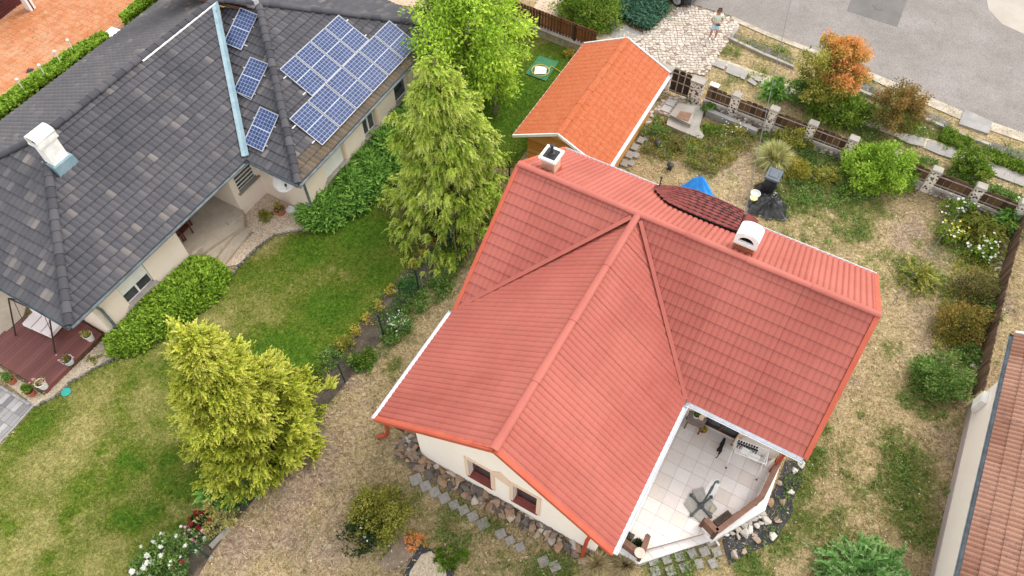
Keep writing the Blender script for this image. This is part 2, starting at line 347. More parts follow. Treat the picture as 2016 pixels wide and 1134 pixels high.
# the lawn: interior grid plus an irregular rim of turf
np_mesh("lawn", np.stack([lxf, lyf, .03 + .03 * (fbm(lxf, lyf, 71, .6) - .5)], 1), LF[keep], LAWNM, kind="structure", smooth=True, extra={"dry": dryness(lxf, lyf) * .9})
BEDM = M("flower_bed_soil", (.085, .06, .045), (.15, .115, .09), ns=2.2, fine=.4, fs=32, rough=1, bump=.025, bs=28, stain=(5, (.24, .20, .16), .55, .75, .7))
bed_px = [(905,425),(868,452),(828,498),(790,540),(745,592),(700,648),(660,695),(612,748),(565,812),(515,880),(470,932),(425,985),(380,1030),(335,1080),(290,1150),(380,1150),(420,1085),(470,1020),(540,935),(600,860),(650,790),(683,752),(720,705),(758,660),(790,620),(826,575),(860,535),(900,485),(945,430)]
sheet("flower_bed", bed_px, BEDM, .016)
GRAVM = M("tan_gravel", (.50, .37, .26), (.62, .51, .38), ns=14, lo=.3, hi=.7, fine=.4, fs=45, rough=.95, bump=.02, bs=38)
grav1 = [(519,377),(466,414),(440,440),(500,458),(430,530),(470,520),(505,488),(540,462),(585,455),(640,448),(606,404)]
grav2 = [(209,664),(225,690),(222,708),(180,728),(140,752),(118,775),(70,800),(0,745),(0,724),(88,779)]
grav3 = [(870,-30),(930,-30),(905,30),(880,25)]
grav4 = [(1050,15),(1090,-40),(1240,-60),(1225,50),(1275,70),(1265,85),(1235,110),(1175,78)]
GRAVW = M("pale_gravel", (.44, .35, .24), (.56, .47, .34), ns=14, lo=.3, hi=.7, fine=.4, fs=45, rough=.95, bump=.02, bs=38)
sheet("gravel_bed", grav1, GRAVM, .02); sheet("gravel_strip", grav2, GRAVW, .021); sheet("gravel_border", grav4, GRAVM, .021)
sheet("gravel_patch", [(722,0),(750,-40),(870,-40),(905,15),(850,20)], GRAVM, .021)
def pebbles(name, pts, mat, n, r0, r1, z=.02, seed=1):
    P = [(q.x, q.y) for q in poly(pts)]; r = np.random.default_rng(seed)
    a = np.array(P); lo, hi = a.min(0), a.max(0); c = r.random((n * 3, 2)) * (hi - lo) + lo; c = c[pip(c, P)][:n]; n = len(c)
    oc = np.array([(1, 0, 0), (0, 1, 0), (-1, 0, 0), (0, -1, 0), (0, 0, .8), (.0, 0, -.5)]); fc = np.array([(0, 1, 4), (1, 2, 4), (2, 3, 4), (3, 0, 4)])
    an = r.random(n) * 6.28; sc = r0 + (r1 - r0) * r.random(n) ** 2; asp = .6 + .5 * r.random(n)
    x = oc[None, :, 0] * sc[:, None]; y = oc[None, :, 1] * (sc * asp)[:, None]; z_ = oc[None, :, 2] * sc[:, None] * .8 + z
    ca, sa = np.cos(an)[:, None], np.sin(an)[:, None]
    V = np.stack([c[:, :1] + x * ca - y * sa, c[:, 1:] + x * sa + y * ca, z_], -1).reshape(-1, 3)
    F = (fc[None] + (np.arange(n) * 6)[:, None, None]).reshape(-1, 3)
    return np_mesh(name, V, F, mat, np.repeat(r.random(n), 4), kind="stuff")
PEB = M("pebbles_mixed", (.2, .15, .1), tints=[(.30, .22, .15), (.50, .38, .27), (.62, .50, .38), (.74, .64, .52), (.40, .30, .22)], rough=.9)
PEBW = M("pebbles_pale", (.2, .15, .1), tints=[(.30, .23, .15), (.46, .38, .27), (.56, .48, .36), (.62, .55, .43), (.36, .28, .19)], rough=.9)
pebbles("gravel", grav1, PEB, 5200, .018, .05, seed=2); pebbles("gravel", grav2, PEBW, 4200, .018, .05, seed=3); pebbles("gravel", grav4, PEB, 2600, .03, .08, seed=4)

# garden patch of cream gravel with black fabric edge, bottom
FABRIC = M("black_landscape_fabric", (.03, .031, .036), (.055, .056, .062), ns=3, fine=.25, fs=60, rough=.85, stain=(4, (.25, .21, .15), .6, .8, .6))
sheet("fabric_edging", [(790,1150),(800,1118),(822,1082),(828,1072),(845,1080),(870,1098),(895,1125),(890,1150)], FABRIC, .02)
cg = [(800,1160),(808,1125),(830,1092),(848,1086),(866,1100),(878,1125),(882,1160)]
sheet("gravel_patch", cg, GRAVW, .032); pebbles("gravel", cg, PEBW, 1500, .015, .035, z=.032, seed=8)
sheet("bare_soil", [(795,1050),(815,1052),(822,1085),(795,1110),(765,1125),(745,1110),(770,1080)], M("cracked_soil", (.20, .15, .11), (.27, .21, .16), ns=3, fine=.25, fs=40, rough=1, bump=.02, bs=20), .014)

# terrace of the pink neighbour behind: orange tiles, hedge side
PATM = M("orange_clay_tile", (0.460, 0.159, 0.063), tints=[(0.429, 0.148, 0.056), (0.474, 0.177, 0.073), (0.519, 0.218, 0.098), (0.489, 0.201, 0.093), (0.445, 0.159, 0.063)], fine=.08, fs=30, rough=.75, stain=(.35, (0.578, 0.354, 0.225), .48, .66, .75))
sheet("clay_patio", [(-60,250),(-80,-60),(330,-80),(345,-30),(280,35),(215,85),(10,215)], M("patio_mortar", (.55, .30, .18), rough=1), .015)
def grid_tiles(name, corners, du, dv, ang, gap, z0, z1, mat, parent, clip, limit=300, jit=.003, kindname="tile"):
    """square tiles on a rotated grid inside polygon clip (world xy); one object per tile, cut ones at the rim clipped"""
    ca, sa = math.cos(ang), math.sin(ang); U = np.array([ca, sa]); W = np.array([-sa, ca]); P = np.array([(p[0], p[1]) for p in clip])
    a, b = P @ U, P @ W; out = []
    for i in range(int(math.floor(a.min() / du)), int(math.ceil(a.max() / du))):
        for j in range(int(math.floor(b.min() / dv)), int(math.ceil(b.max() / dv))):
            q = [(i * du + gap / 2, j * dv + gap / 2), ((i + 1) * du - gap / 2, j * dv + gap / 2), ((i + 1) * du - gap / 2, (j + 1) * dv - gap / 2), (i * du + gap / 2, (j + 1) * dv - gap / 2)]
            c = clip_poly([(x, y) for x, y in q], [(float(x), float(y)) for x, y in zip(a, b)])
            if len(c) < 3 or poly_area(c) < du * dv * .06: continue
            out.append([tuple(U * x + W * y) for x, y in c])
    return out
def poly_area(p): return abs(sum(p[i][0] * p[(i + 1) % len(p)][1] - p[(i + 1) % len(p)][0] * p[i][1] for i in range(len(p)))) / 2
def clip_poly(sub, clip):               # Sutherland-Hodgman, convex clip
    A = sum(clip[i][0] * clip[(i + 1) % len(clip)][1] - clip[(i + 1) % len(clip)][0] * clip[i][1] for i in range(len(clip)))
    if A < 0: clip = clip[::-1]
    for i in range(len(clip)):
        a, b = clip[i], clip[(i + 1) % len(clip)]; new = []
        side = lambda p: (b[0] - a[0]) * (p[1] - a[1]) - (b[1] - a[1]) * (p[0] - a[0])
        for k in range(len(sub)):
            p, q = sub[k], sub[(k + 1) % len(sub)]; sp, sq = side(p), side(q)
            if sp >= 0: new.append(p)
            if (sp > 0 > sq) or (sp < 0 < sq): t = sp / (sp - sq); new.append((p[0] + (q[0] - p[0]) * t, p[1] + (q[1] - p[1]) * t))
        sub = new
        if not sub: return []
    return sub
pt = grid_tiles("tile", None, .33, .33, math.radians(61.2), .012, 0, 0, None, None, [(q.x, q.y) for q in poly([(-60,240),(-70,-50),(325,-60),(338,-30),(278,32),(212,84),(10,212)])])
mb = MB()
for p in pt: mb.prism(p, .01, .024 + random.random() * .003, random.random())
mb.build("patio_tiles", PATM, kind="stuff")
tag(MB().box(G(59, 139, .03), (.3, .3, .012), t=.5).build("drain_grate", BLACKM), "dark square drain grate set in the orange tiled patio", "drain")

# bottom-left block paving
PAVM = M("grey_block_paving", (.3, .3, .31), tints=[(.16, .157, .165), (.22, .215, .22), (.29, .285, .285), (.40, .385, .38), (.25, .245, .25)], fine=.14, fs=40, rough=.92)
PAVE = sheet("paved_drive", [(-60,715),(-2,758),(70,797),(30,842),(-30,905),(-120,960)], CONCG, .03)
cl = [(q.x, q.y) for q in poly([(-40,733),(66,799),(28,838),(-20,892),(-70,900)])]
for k, p in enumerate(grid_tiles("b", None, .42, .21, math.radians(62), .012, 0, 0, None, None, cl)[:300]):
    MB().prism(p, .03, .048 + random.random() * .004, random.random()).build("block", PAVM, PAVE)

# crazy-paved entrance drive
CRAZM = M("crazy_paving_stone", (0.516, 0.43, 0.344), tints=[(.42, .36, .29), (.50, .44, .37), (.54, .48, .41), (.57, .51, .45), (.52, .46, .39), (.22, .14, .10)], fine=.12, fs=25, rough=.92)
drive_px = [(1326,22),(1352,7),(1440,36),(1457,52),(1437,78),(1412,112),(1408,124),(1396,138),(1388,150),(1345,140),(1302,128),(1240,100),(1215,90),(1262,68),(1290,50)]
DRIVE = sheet("stone_drive", drive_px, M("drive_mortar", (.40, .34, .28), (.20, .15, .12), ns=4, fine=.3, fs=40, rough=1), .03)
dp = [(q.x, q.y) for q in poly(drive_px)]
def crazy(clip, s, lim, z0, z1, mat, parent, name, seed=1, shrink=.88):
    r = random.Random(seed); a = np.array(clip); lo, hi = a.min(0) - s, a.max(0) + s; nx_, ny_ = int((hi[0] - lo[0]) / s) + 2, int((hi[1] - lo[1]) / s) + 2
    g = [[(lo[0] + (i + (r.random() - .5) * .75 + (.5 if j % 2 else 0)) * s, lo[1] + (j + (r.random() - .5) * .7) * s) for i in range(nx_)] for j in range(ny_)]
    out = []
    for j in range(ny_ - 1):
        for i in range(nx_ - 1):
            q = [g[j][i], g[j][i + 1], g[j + 1][i + 1], g[j + 1][i]]
            cx, cy = sum(p[0] for p in q) / 4, sum(p[1] for p in q) / 4
            if not pip(np.array([[cx, cy]]), clip)[0]: continue
            k = shrink * (.86 + .14 * r.random()); pts = []
            for n_, p in enumerate(q):       # cut corners so the stones are irregular
                p2 = q[(n_ + 1) % 4]; c0 = (cx + (p[0] - cx) * k, cy + (p[1] - cy) * k); c1 = (cx + (p2[0] - cx) * k, cy + (p2[1] - cy) * k); t = .12 + .2 * r.random()
                pts += [(c0[0] + (c1[0] - c0[0]) * t, c0[1] + (c1[1] - c0[1]) * t), (c0[0] + (c1[0] - c0[0]) * (1 - t * .6), c0[1] + (c1[1] - c0[1]) * (1 - t * .6))]
            out.append((cy, pts))
    out.sort(key=lambda q: q[0]); rest = MB()
    for n_, (_, p) in enumerate(out):
        h = z1 + r.random() * .008
        if n_ < lim: MB().prism(p, z0, h, r.random()).build(name, mat, parent)
        else: rest.prism(p, z0, h, r.random())
    if rest.v: rest.build(name, mat, parent, kind="stuff")
crazy(dp, .19, 300, .02, .045, CRAZM, DRIVE, "stone", 5)
# narrow dark gaps and stones inside the gate
crazy_in = [(1316,190),(1345,190),(1380,205),(1360,222),(1330,232),(1295,225),(1275,250),(1262,240),(1290,215)]
INN = sheet("stone_path", crazy_in, M("path_soil", (.30, .24, .18), (.2, .15, .1), ns=5, fine=.3, rough=1), .03)
crazy([(q.x, q.y) for q in poly(crazy_in)], .2, 200, .02, .045, CRAZM, INN, "stone", 9)
# slabs of the pavement along the street
SLABM = M("grey_paving_slab", (.36, .34, .32), (.30, .285, .27), ns=1.4, fine=.16, fs=45, rough=.95, bump=.003, bs=60)
PV = sheet("pavement", [(1398,118),(1432,132),(1478,152),(1520,170),(1600,205),(1700,245),(1770,272),(1830,296),(1900,323),(2016,368),(2100,400),(2105,378),(2016,345),(1905,302),(1840,277),(1775,262),(1700,225),(1600,185),(1530,155),(1480,138),(1436,122),(1408,115)], M("pavement_mortar", (.58, .50, .38), (.44, .38, .28), ns=4, fine=.3, rough=1), .024)
for q in ([(1403,118),(1431,124),(1425,138),(1399,128)], [(1434,126),(1474,142),(1465,158),(1428,143)], [(1478,154),(1491,166),(1486,170),(1470,160)], [(1488,152),(1500,156),(1494,162),(1484,158)], [(1500,160),(1520,165),(1512,178),(1496,170)], [(1524,166),(1560,180),(1552,196),(1516,182)],
          [(1772,262),(1800,268),(1822,276),(1818,290),(1790,284),(1768,274)], [(1826,278),(1862,290),(1890,302),(1884,316),(1850,306),(1822,294)], [(1894,304),(1918,314),(1912,328),(1888,318)], [(1940,318),(1980,334),(2020,352),(2014,368),(1970,352),(1934,336)], [(2024,354),(2080,376),(2072,392),(2018,370)]):
    MB().prism([(p.x, p.y) for p in poly(q)], .02, .05, .5).build("slab", SLABM, PV)
sheet("path", [(1188,58),(1212,42),(1228,50),(1275,72),(1262,88),(1240,98),(1212,82)], CONCG, .034)
# drain channel: concrete trough with a dark bed
def strip(pts, w, z0, z1, mat, name, kind="structure", off=0, n=None):
    P = poly(pts); mb = MB()
    for a, b in zip(P[:-1], P[1:]): mb.beam((a.x, a.y, (z0 + z1) / 2), (b.x + (b - a).normalized().x * .0, b.y, (z0 + z1) / 2), w, z1 - z0)
    o = mb.build(name, mat); o["kind"] = kind; return o
DITCHM = M("dark_gutter_bed", (.115, .11, .105), (.17, .165, .155), ns=2, fine=.25, fs=40, rough=.95)
KERBM = CONC
for seg in ([(1443,72),(1560,123)], [(1690,166),(1792,212),(1868,248)], [(1950,288),(2030,312)]):
    strip(seg, .55, -.02, .015, DITCHM, "drain_channel")
for seg in ([(1437,78),(1500,108),(1562,134)], [(1690,180),(1800,228),(1905,272),(1948,288)]): strip(seg, .16, -.02, .12, KERBM, "kerb")
strip([(1436,79),(1451,58)], .16, -.02, .122, KERBM, "kerb")
sheet("drain_cover", [(1898,218),(1952,242),(1944,266),(1886,246)], CONCG, .09, th=.11)
MB().lathe(G(1732, 12, .026), [(.36, 0), (.36, .012), (.0, .012)], 22).build("manhole_cover", M("cast_iron_cover", (.11, .10, .095), (.15, .14, .13), ns=8, fine=.3, fs=90, rough=.7))
o = bpy.data.objects["manhole_cover"]; tag(o, "round dark manhole cover in the asphalt patch of the road", "manhole cover")
MB().prism([(p.x, p.y) for p in poly([(1205,-40),(1225,-45),(1290,-20),(1316,22),(1290,50),(1273,66),(1240,52),(1215,36)])], 0, .03).build("planting_bed", SOIL)["kind"] = "structure"
# edging line of dark cobbles between gravel and lawn
EDG = thing("lawn_edging", "thin line of small dark edging stones between gravel and lawn", "edging", G(505, 490))
EDGM = M("dark_edging_stone", (.2, .2, .2), tints=[(.10, .10, .10), (.17, .165, .16), (.25, .24, .23)], fine=.2, rough=.9)
def along(pts, step):
    P = poly(pts); out = []; acc = 0
    for a, b in zip(P[:-1], P[1:]):
        L = (b - a).length; t = acc
        while t < L: out.append((a.lerp(b, t / L), (b - a).normalized())); t += step
        acc = t - L
    return out
mbE = MB()
for p, d in along([(640,450),(585,456),(540,464),(505,490),(470,525),(440,560)], .17) + along([(230,706),(180,729),(140,753),(112,779),(72,800)], .17):
    w = d.cross(Vector((0, 0, 1))); q = p + w * random.uniform(-.02, .02)
    MB().box(q + Vector((0, 0, .03)), (.15 * random.uniform(.8, 1.05), .11 * random.uniform(.8, 1.2), .09), (d, w, Vector((0, 0, 1))), random.random(), .8).build("stone", EDGM, EDG)
# ================================================================ ROOF BUILDERS
class Plane2:
    def __init__(s, pts):               # pts[0]->pts[1] is the eave, up-slope is to its left seen from above
        pts = [Vector(p) for p in pts]; s.pts = pts
        s.o = pts[0]; s.a = (pts[1] - pts[0]).normalized()
        n = Vector((0, 0, 0))
        for i in range(len(pts)): n += (pts[i] - s.o).cross(pts[(i + 1) % len(pts)] - s.o)
        n.normalize()
        if n.z < 0: n = -n
        n = (n - s.a * n.dot(s.a)).normalized(); s.n = n
        s.b = n.cross(s.a)
        s.uv = [((p - s.o).dot(s.a), (p - s.o).dot(s.b)) for p in pts]
        s.amin, s.amax = min(q[0] for q in s.uv), max(q[0] for q in s.uv); s.bmin, s.bmax = min(q[1] for q in s.uv), max(q[1] for q in s.uv)
    def at(s, a, b, h=0): return s.o + s.a * a + s.b * b + s.n * h
    def brange(s, a):
        out = []; n = len(s.uv)
        for i in range(n):
            (a0, b0), (a1, b1) = s.uv[i], s.uv[(i + 1) % n]
            if abs(a1 - a0) < 1e-6:
                if abs(a - a0) < 1e-6: out += [b0, b1]
            elif min(a0, a1) - 1e-9 <= a <= max(a0, a1) + 1e-9: out.append(b0 + (b1 - b0) * (a - a0) / (a1 - a0))
        return (min(out), max(out)) if out else (0, 0)
    def hit(s, px, py, h=0):
        return GP(px, py, s.o + s.n * h, s.n)
    def frame(s): return s.a, s.b, s.n
def profile_box(t):                      # broad crown, narrow pan
    return [0, .72, .98, 1, .98, .72][int(round(t * 6)) % 6]
def steel_slope(pl, mat, parent, name="roof_sheet", wave=.183, amp=.024, course=.36, step=.02, sheet_w=1.1, prof=profile_box, z=0.0, gap=.004):
    a0 = pl.amin; n = max(1, int(round((pl.amax - pl.amin) / sheet_w))); w = (pl.amax - pl.amin) / n
    for k in range(n):
        lo, hi = a0 + k * w + gap / 2, a0 + (k + 1) * w - gap / 2
        m0 = math.floor(lo / (wave / 6)); cols = [lo] + [j * wave / 6 for j in range(m0 + 1, int(hi / (wave / 6)) + 1) if lo + .004 < j * wave / 6 < hi - .004] + [hi]
        vs, fs = [], []
        def hp_(a): return amp * prof((a % wave) / wave)
        for c0, c1 in zip(cols[:-1], cols[1:]):
            (l0, h0), (l1, h1) = pl.brange(c0), pl.brange(c1)
            j0, j1 = int(math.floor(min(l0, l1) / course)), int(math.ceil(max(h0, h1) / course))
            z0, z1 = hp_(c0) + z, hp_(c1) + z
            for j in range(j0, j1):
                B0, B1 = j * course, (j + 1) * course
                p0, q0 = max(B0, l0), min(B1, h0); p1, q1 = max(B0, l1), min(B1, h1)
                if q0 - p0 < 1e-4 and q1 - p1 < 1e-4: continue
                q0 = max(q0, p0); q1 = max(q1, p1)
                st = lambda b: step * (1 - (b - B0) / course)
                i = len(vs); vs += [pl.at(c0, p0, z0 + st(p0)), pl.at(c1, p1, z1 + st(p1)), pl.at(c1, q1, z1 + st(q1)), pl.at(c0, q0, z0 + st(q0))]
                fs.append((i, i + 1, i + 2, i + 3))
                if p0 == B0 or p1 == B1 or (j == j0):
                    i = len(vs); vs += [pl.at(c0, p0, z0 + st(p0)), pl.at(c1, p1, z1 + st(p1)), pl.at(c1, p1, z1 - .004), pl.at(c0, p0, z0 - .004)]
                    fs.append((i + 3, i + 2, i + 1, i))
        if fs: MB().add(vs, fs, random.random()).build(name, mat, parent)
def roof_deck(pls, mat, parent, t=.10, drop=.012, name="roof_deck"):
    mb = MB()
    for pl in pls: mb.slab([pl.at(a, b, -drop) for a, b in pl.uv], -pl.n * t)
    return mb.build(name, mat, parent)
def ridge_cap(p, q, r, mat, parent, seg=.4, n=7, over=.03, name="ridge_cap", up=Vector((0, 0, 1)), lift=0., pieces=True, flat=.75):
    p, q = Vector(p), Vector(q); d = (q - p); L = d.length; d.normalize(); S_ = d.cross(up).normalized(); U = S_.cross(d)
    k = max(1, int(round(L / seg))); s = L / k; joined = MB()
    for i in range(k):
        a, b = p + d * (i * s), p + d * ((i + 1) * s + over); rr0, rr1 = r * 1.12, r * .94
        vs = []
        for P, R in ((a, rr0), (b, rr1)):
            for m in range(n + 1):
                an = math.pi * m / n; vs.append(P + S_ * R * math.cos(an) + U * (R * math.sin(an) * flat + lift))
        fs = [(m, m + 1, n + 2 + m, n + 1 + m) for m in range(n)] + [tuple(range(n, -1, -1)), tuple(range(n + 1, 2 * n + 2))]
        if pieces: MB().add(vs, fs, random.random()).build(name, mat, parent)
        else: joined.add(vs, fs, random.random())
    if not pieces: joined.build(name, mat, parent)
def gutter(p, q, r, mat, parent, out, name="gutter"):
    p, q = Vector(p), Vector(q); d = (q - p).normalized(); out = Vector(out).normalized(); Z = Vector((0, 0, 1)); n = 8; vs, fs = [], []
    for P in (p, q):
        for R in (r, r - .008):
            for m in range(n + 1):
                an = math.pi + math.pi * m / n; vs.append(P + out * R * math.cos(an) + Z * R * math.sin(an))
    K = n + 1
    for m in range(n):
        fs += [(m, m + 1, 2 * K + m + 1, 2 * K + m), (K + m + 1, K + m, 3 * K + m, 3 * K + m + 1)]
    for m in (0, n): fs.append((m, K + m, 3 * K + m, 2 * K + m) if m else (m, 2 * K + m, 3 * K + m, K + m))
    fs += [tuple(list(range(0, K)) + list(range(2 * K - 1, K - 1, -1))), tuple(list(range(2 * K, 3 * K)) + list(range(4 * K - 1, 3 * K - 1, -1)))]
    # end stops
    fs += [tuple(range(K, 2 * K)), tuple(range(4 * K - 1, 3 * K - 1, -1))]
    return MB().add(vs, fs).build(name, mat, parent)
def window(parent, quad, n, frame_mat, glass_mat, fw=.06, mullion=0, sill=None, recess=.12, sill_d=.2, bars=0):
    """quad tl,tr,br,bl on the wall face; frame set back in its reveal"""
    tl, tr, br, bl = [Vector(q) for q in quad]; n = Vector(n).normalized(); ins = -n * recess
    f = MB()
    A = [p + ins for p in (tl, tr, br, bl)]
    for a, b in ((0, 1), (2, 3)): f.beam(A[a] + (A[1] - A[0]).normalized() * 0, A[b], .05, fw, up=(tl - bl).normalized())
    for a, b in ((1, 2), (3, 0)): f.beam(A[a], A[b], .05, fw, up=(tr - tl).normalized())
    for k in range(mullion):
        t = (k + 1) / (mullion + 1); f.beam(A[0].lerp(A[1], t), A[3].lerp(A[2], t), .048, fw * .9, up=(tr - tl).normalized())
    for k in range(bars):
        t = (k + 1) / (bars + 1); f.beam(A[0].lerp(A[3], t), A[1].lerp(A[2], t), .046, fw * .6, up=(tl - bl).normalized())
    fo = f.build("window", frame_mat, parent)
    MB().slab([p - n * .012 for p in A], -n * .01).build("pane", glass_mat, fo)
    if sill is not None:
        d = (br - bl).normalized()
        MB().slab([bl - d * .06 + n * sill_d * .5, br + d * .06 + n * sill_d * .5, br + d * .06 + ins, bl - d * .06 + ins], (0, 0, .035)).build("sill", sill, fo)
    return fo
def wall_with_holes(mb, p, q, z0, z1, holes, n, th=.25, top=None):
    """wall from p to q (xy) seen from outside along -n; holes = [(s0,s1,h0,h1)] ; built of boxes, top = list of (s,z) profile above z1"""
    p, q = Vector((p[0], p[1], 0)), Vector((q[0], q[1], 0)); d = (q - p); L = d.length; d.normalize(); n = Vector(n).normalized()
    cuts = sorted({0, L, *[h[0] for h in holes], *[h[1] for h in holes]})
    def blk(s0, s1, a, b):
        if s1 - s0 < 1e-4 or b - a < 1e-4: return
        mb.slab([p + d * s0 + Vector((0, 0, a)), p + d * s1 + Vector((0, 0, a)), p + d * s1 + Vector((0, 0, b)), p + d * s0 + Vector((0, 0, b))], -n * th)
    for s0, s1 in zip(cuts[:-1], cuts[1:]):
        hs = sorted([h for h in holes if h[0] < (s0 + s1) / 2 < h[1]], key=lambda h: h[2]); z = z0
        for h in hs: blk(s0, s1, z, h[2]); z = h[3]
        blk(s0, s1, z, z1)
    if top: mb.slab([p + d * s + Vector((0, 0, z)) for s, z in top], -n * th)

# ================================================================ RED-ROOFED HOUSE
YAW = -.5211; HU = Vector((math.cos(YAW), math.sin(YAW), 0)); HV = Vector((HU.y, -HU.x, 0)); HJ = Vector((3.92, 14.5705, 0)); ZR = 5.9
def hp(u, v, z=0.0): return HJ + HU * u + HV * v + Vector((0, 0, z))
def huv(p): q = Vector(p) - HJ; return q.dot(HU), q.dot(HV)
house = thing("red_house", "cream house with a salmon red steel tile roof in an L shape", "house", hp(2, 2))
R1, R2 = hp(-4.282, 0, ZR), hp(7.402, 0, ZR); Jt = hp(0, 0, ZR)
FE1, FE2 = hp(-4.282, -3.493, ZR - 2.35), hp(7.402, -3.493, ZR - 2.35)
E2, VR = hp(7.402, 3.568, ZR - 2.94), hp(3.642, 3.568, ZR - 2.94); VL = hp(-4.28, 4.279, 2.876)
GL, G0, GR = hp(-4.221, 8.797, ZR - 2.945), hp(0, 8.797, ZR - .095), hp(3.642, 8.797, ZR - 2.945)
P_far = Plane2([FE2, FE1, R1, R2]); P_nr = Plane2([VR, E2, R2, Jt]); P_wr = Plane2([GR, VR, Jt, G0]); P_wl = Plane2([VL, GL, G0, Jt])
P_nl = Plane2([hp(-4.28, 4.279, 2.876), hp(0, 4.279, 2.876), Jt, R1]); P_nl.pts = [VL, Jt, R1]; P_nl.uv = [((p - P_nl.o).dot(P_nl.a), (p - P_nl.o).dot(P_nl.b)) for p in P_nl.pts]; P_nl.amin, P_nl.amax = min(q[0] for q in P_nl.uv), max(q[0] for q in P_nl.uv)
steel_slope(P_far, RED, house, amp=.042); steel_slope(P_nr, RED, house, amp=.022, step=.028); steel_slope(P_nl, RED, house, amp=.022, step=.028); steel_slope(P_wr, RED, house, amp=.022, step=.016); steel_slope(P_wl, RED, house, amp=.022, step=.016)
roof_deck([P_far, P_nr, P_nl, P_wr, P_wl], DARKWOOD, house)
Zv = Vector((0, 0, 1))
ridge_cap(R1 + Zv * .0, R2, .115, RED, house, seg=2.0, lift=.035, flat=.55); ridge_cap(G0, Jt + HV * .1, .12, RED, house, seg=2.0, lift=.03, flat=.55)
def flash(p, q, w, mat, name="valley_flashing", lift=.045):
    p, q = Vector(p), Vector(q); MB().beam(p + Zv * lift, q + Zv * lift, w, .03).build(name, mat, house)
flash(Jt - Zv * .05 + HV * .2 - HU * .15, VL, .15, RED); flash(Jt - Zv * .05 + HV * .2 + HU * .15, VR + Zv * .02, .13, RED)
def barge(p, q, out, name="barge_board"):
    p, q = Vector(p), Vector(q); o = Vector(out); m = MB()
    m.beam(p + o * .02 - Zv * .02, q + o * .02 - Zv * .02, .05, .15); m.beam(p - o * .045 + Zv * .06, q - o * .045 + Zv * .06, .11, .03); m.build(name, REDTRIM, house)
barge(R1, FE1, -HU); barge(R1, VL, -HU); barge(R2, FE2, HU); barge(R2, E2, HU); barge(G0, GL, HV); barge(G0, GR, HV)
gutter(VL - HU * .07 - Zv * .02 + HV * .1, GL - HU * .07 - Zv * .03, .075, ZINC, house, -HU); gutter(VR + HU * .07 - Zv * .03 + HV * .06, GR + HU * .07 - Zv * .04 - HV * .05, .085, ZINC, house, HU)
gutter(VR + HV * .07 - Zv * .03 + HU * .05, E2 + HV * .07 - Zv * .04 - HU * .06, .085, ZINC, house, HV); gutter(FE1 - HV * .07 - Zv * .03, FE2 - HV * .07 - Zv * .03, .075, ZINC, house, -HV)
# walls
wf = 8.23; nL, nR = -3.27, 3.15
def wu(px, py): p = GP(px, py, hp(0, wf), HV); u, v = huv(p); return u, p.z
w1 = [wu(*q) for q in ((925.7, 907), (965, 926), (964, 956), (922, 935))]; w2 = [wu(*q) for q in ((1012.6, 958.6), (1055.5, 981), (1053, 1010), (1010, 983.6))]
def rect(w): return (sum((w[0][0], w[3][0])) / 2 - nL, sum((w[1][0], w[2][0])) / 2 - nL, (w[2][1] + w[3][1]) / 2, (w[0][1] + w[1][1]) / 2)
r1, r2 = rect(w1), rect(w2)
r1 = (r1[0], r1[0] + max(.8, r1[1] - r1[0]), max(.75, r1[2]), max(.75, r1[2]) + max(.75, r1[3] - r1[2])); r2 = (r2[0], r2[0] + max(.8, r2[1] - r2[0]), r1[2], r1[3])
wm = MB(); Lf = nR - nL
def roof_z(u): return ZR - .12 - .14 - (2.945 / 4.22 * -u if u < 0 else 2.945 / 3.642 * u)
wall_with_holes(wm, hp(nL, wf), hp(nR, wf), -.05, min(roof_z(nL), roof_z(nR)) - .02, [r1, r2], HV, .3, top=[(0, min(roof_z(nL), roof_z(nR)) - .02), (Lf, min(roof_z(nL), roof_z(nR)) - .02), (Lf, roof_z(nR)), (-nL, roof_z(0)), (0, roof_z(nL))])
wm.build("front_wall", CREAM, house)
wm = MB()
wm.slab([hp(nL, wf - .302, -.05), hp(nL, -3, -.05), hp(nL, -3, 3.1), hp(nL, wf - .302, 3.1)], HU * .3)
wm.slab([hp(nL, -3, 3.1), hp(nL, 0, 5.55), hp(nL, 3.2, 3.3), hp(nL, 3.2, 3.1)], HU * .3)
wm.slab([hp(nR, wf - .302, -.05), hp(nR, 2.74, -.05), hp(nR, 2.74, 2.9), hp(nR, wf - .302, 2.9)], -HU * .3)
wm.slab([hp(nL + .302, -3, -.05), hp(6.6, -3, -.05), hp(6.6, -3, 3.2), hp(nL + .302, -3, 3.2)], HV * .3)
wm.slab([hp(6.9, -3, -.05), hp(6.9, 2.415, -.05), hp(6.9, 2.415, 3.2), hp(6.9, 0, 5.5), hp(6.9, -3, 3.35)], -HU * .3)
wm.build("wall", CREAM, house)
for r in (r1, r2):
    q = [hp(nL + r[0], wf, r[3]), hp(nL + r[1], wf, r[3]), hp(nL + r[1], wf, r[2]), hp(nL + r[0], wf, r[2])]
    wo = window(house, q, HV, BROWNSILL, GLASS, .07, recess=.22, sill=BROWNSILL, sill_d=.14, bars=1)
    t = MB(); e = .13
    for a, b, c, d in ((r[0] - e, r[0], r[2] - .06, r[3] + e), (r[1], r[1] + e, r[2] - .06, r[3] + e), (r[0], r[1], r[3], r[3] + e)):
        t.slab([hp(nL + a, wf + .003, c), hp(nL + b, wf + .003, c), hp(nL + b, wf + .003, d), hp(nL + a, wf + .003, d)], HV * .035)
    t.build("window_surround", PEACH, house)
ac = [wu(*q) for q in ((967, 927), (985, 929), (1012, 955), (1003, 957), (979, 940))]
MB().slab([hp(u, wf + .003, z) for u, z in ac], HV * .03).build("plaster_ornament", PEACH, house)
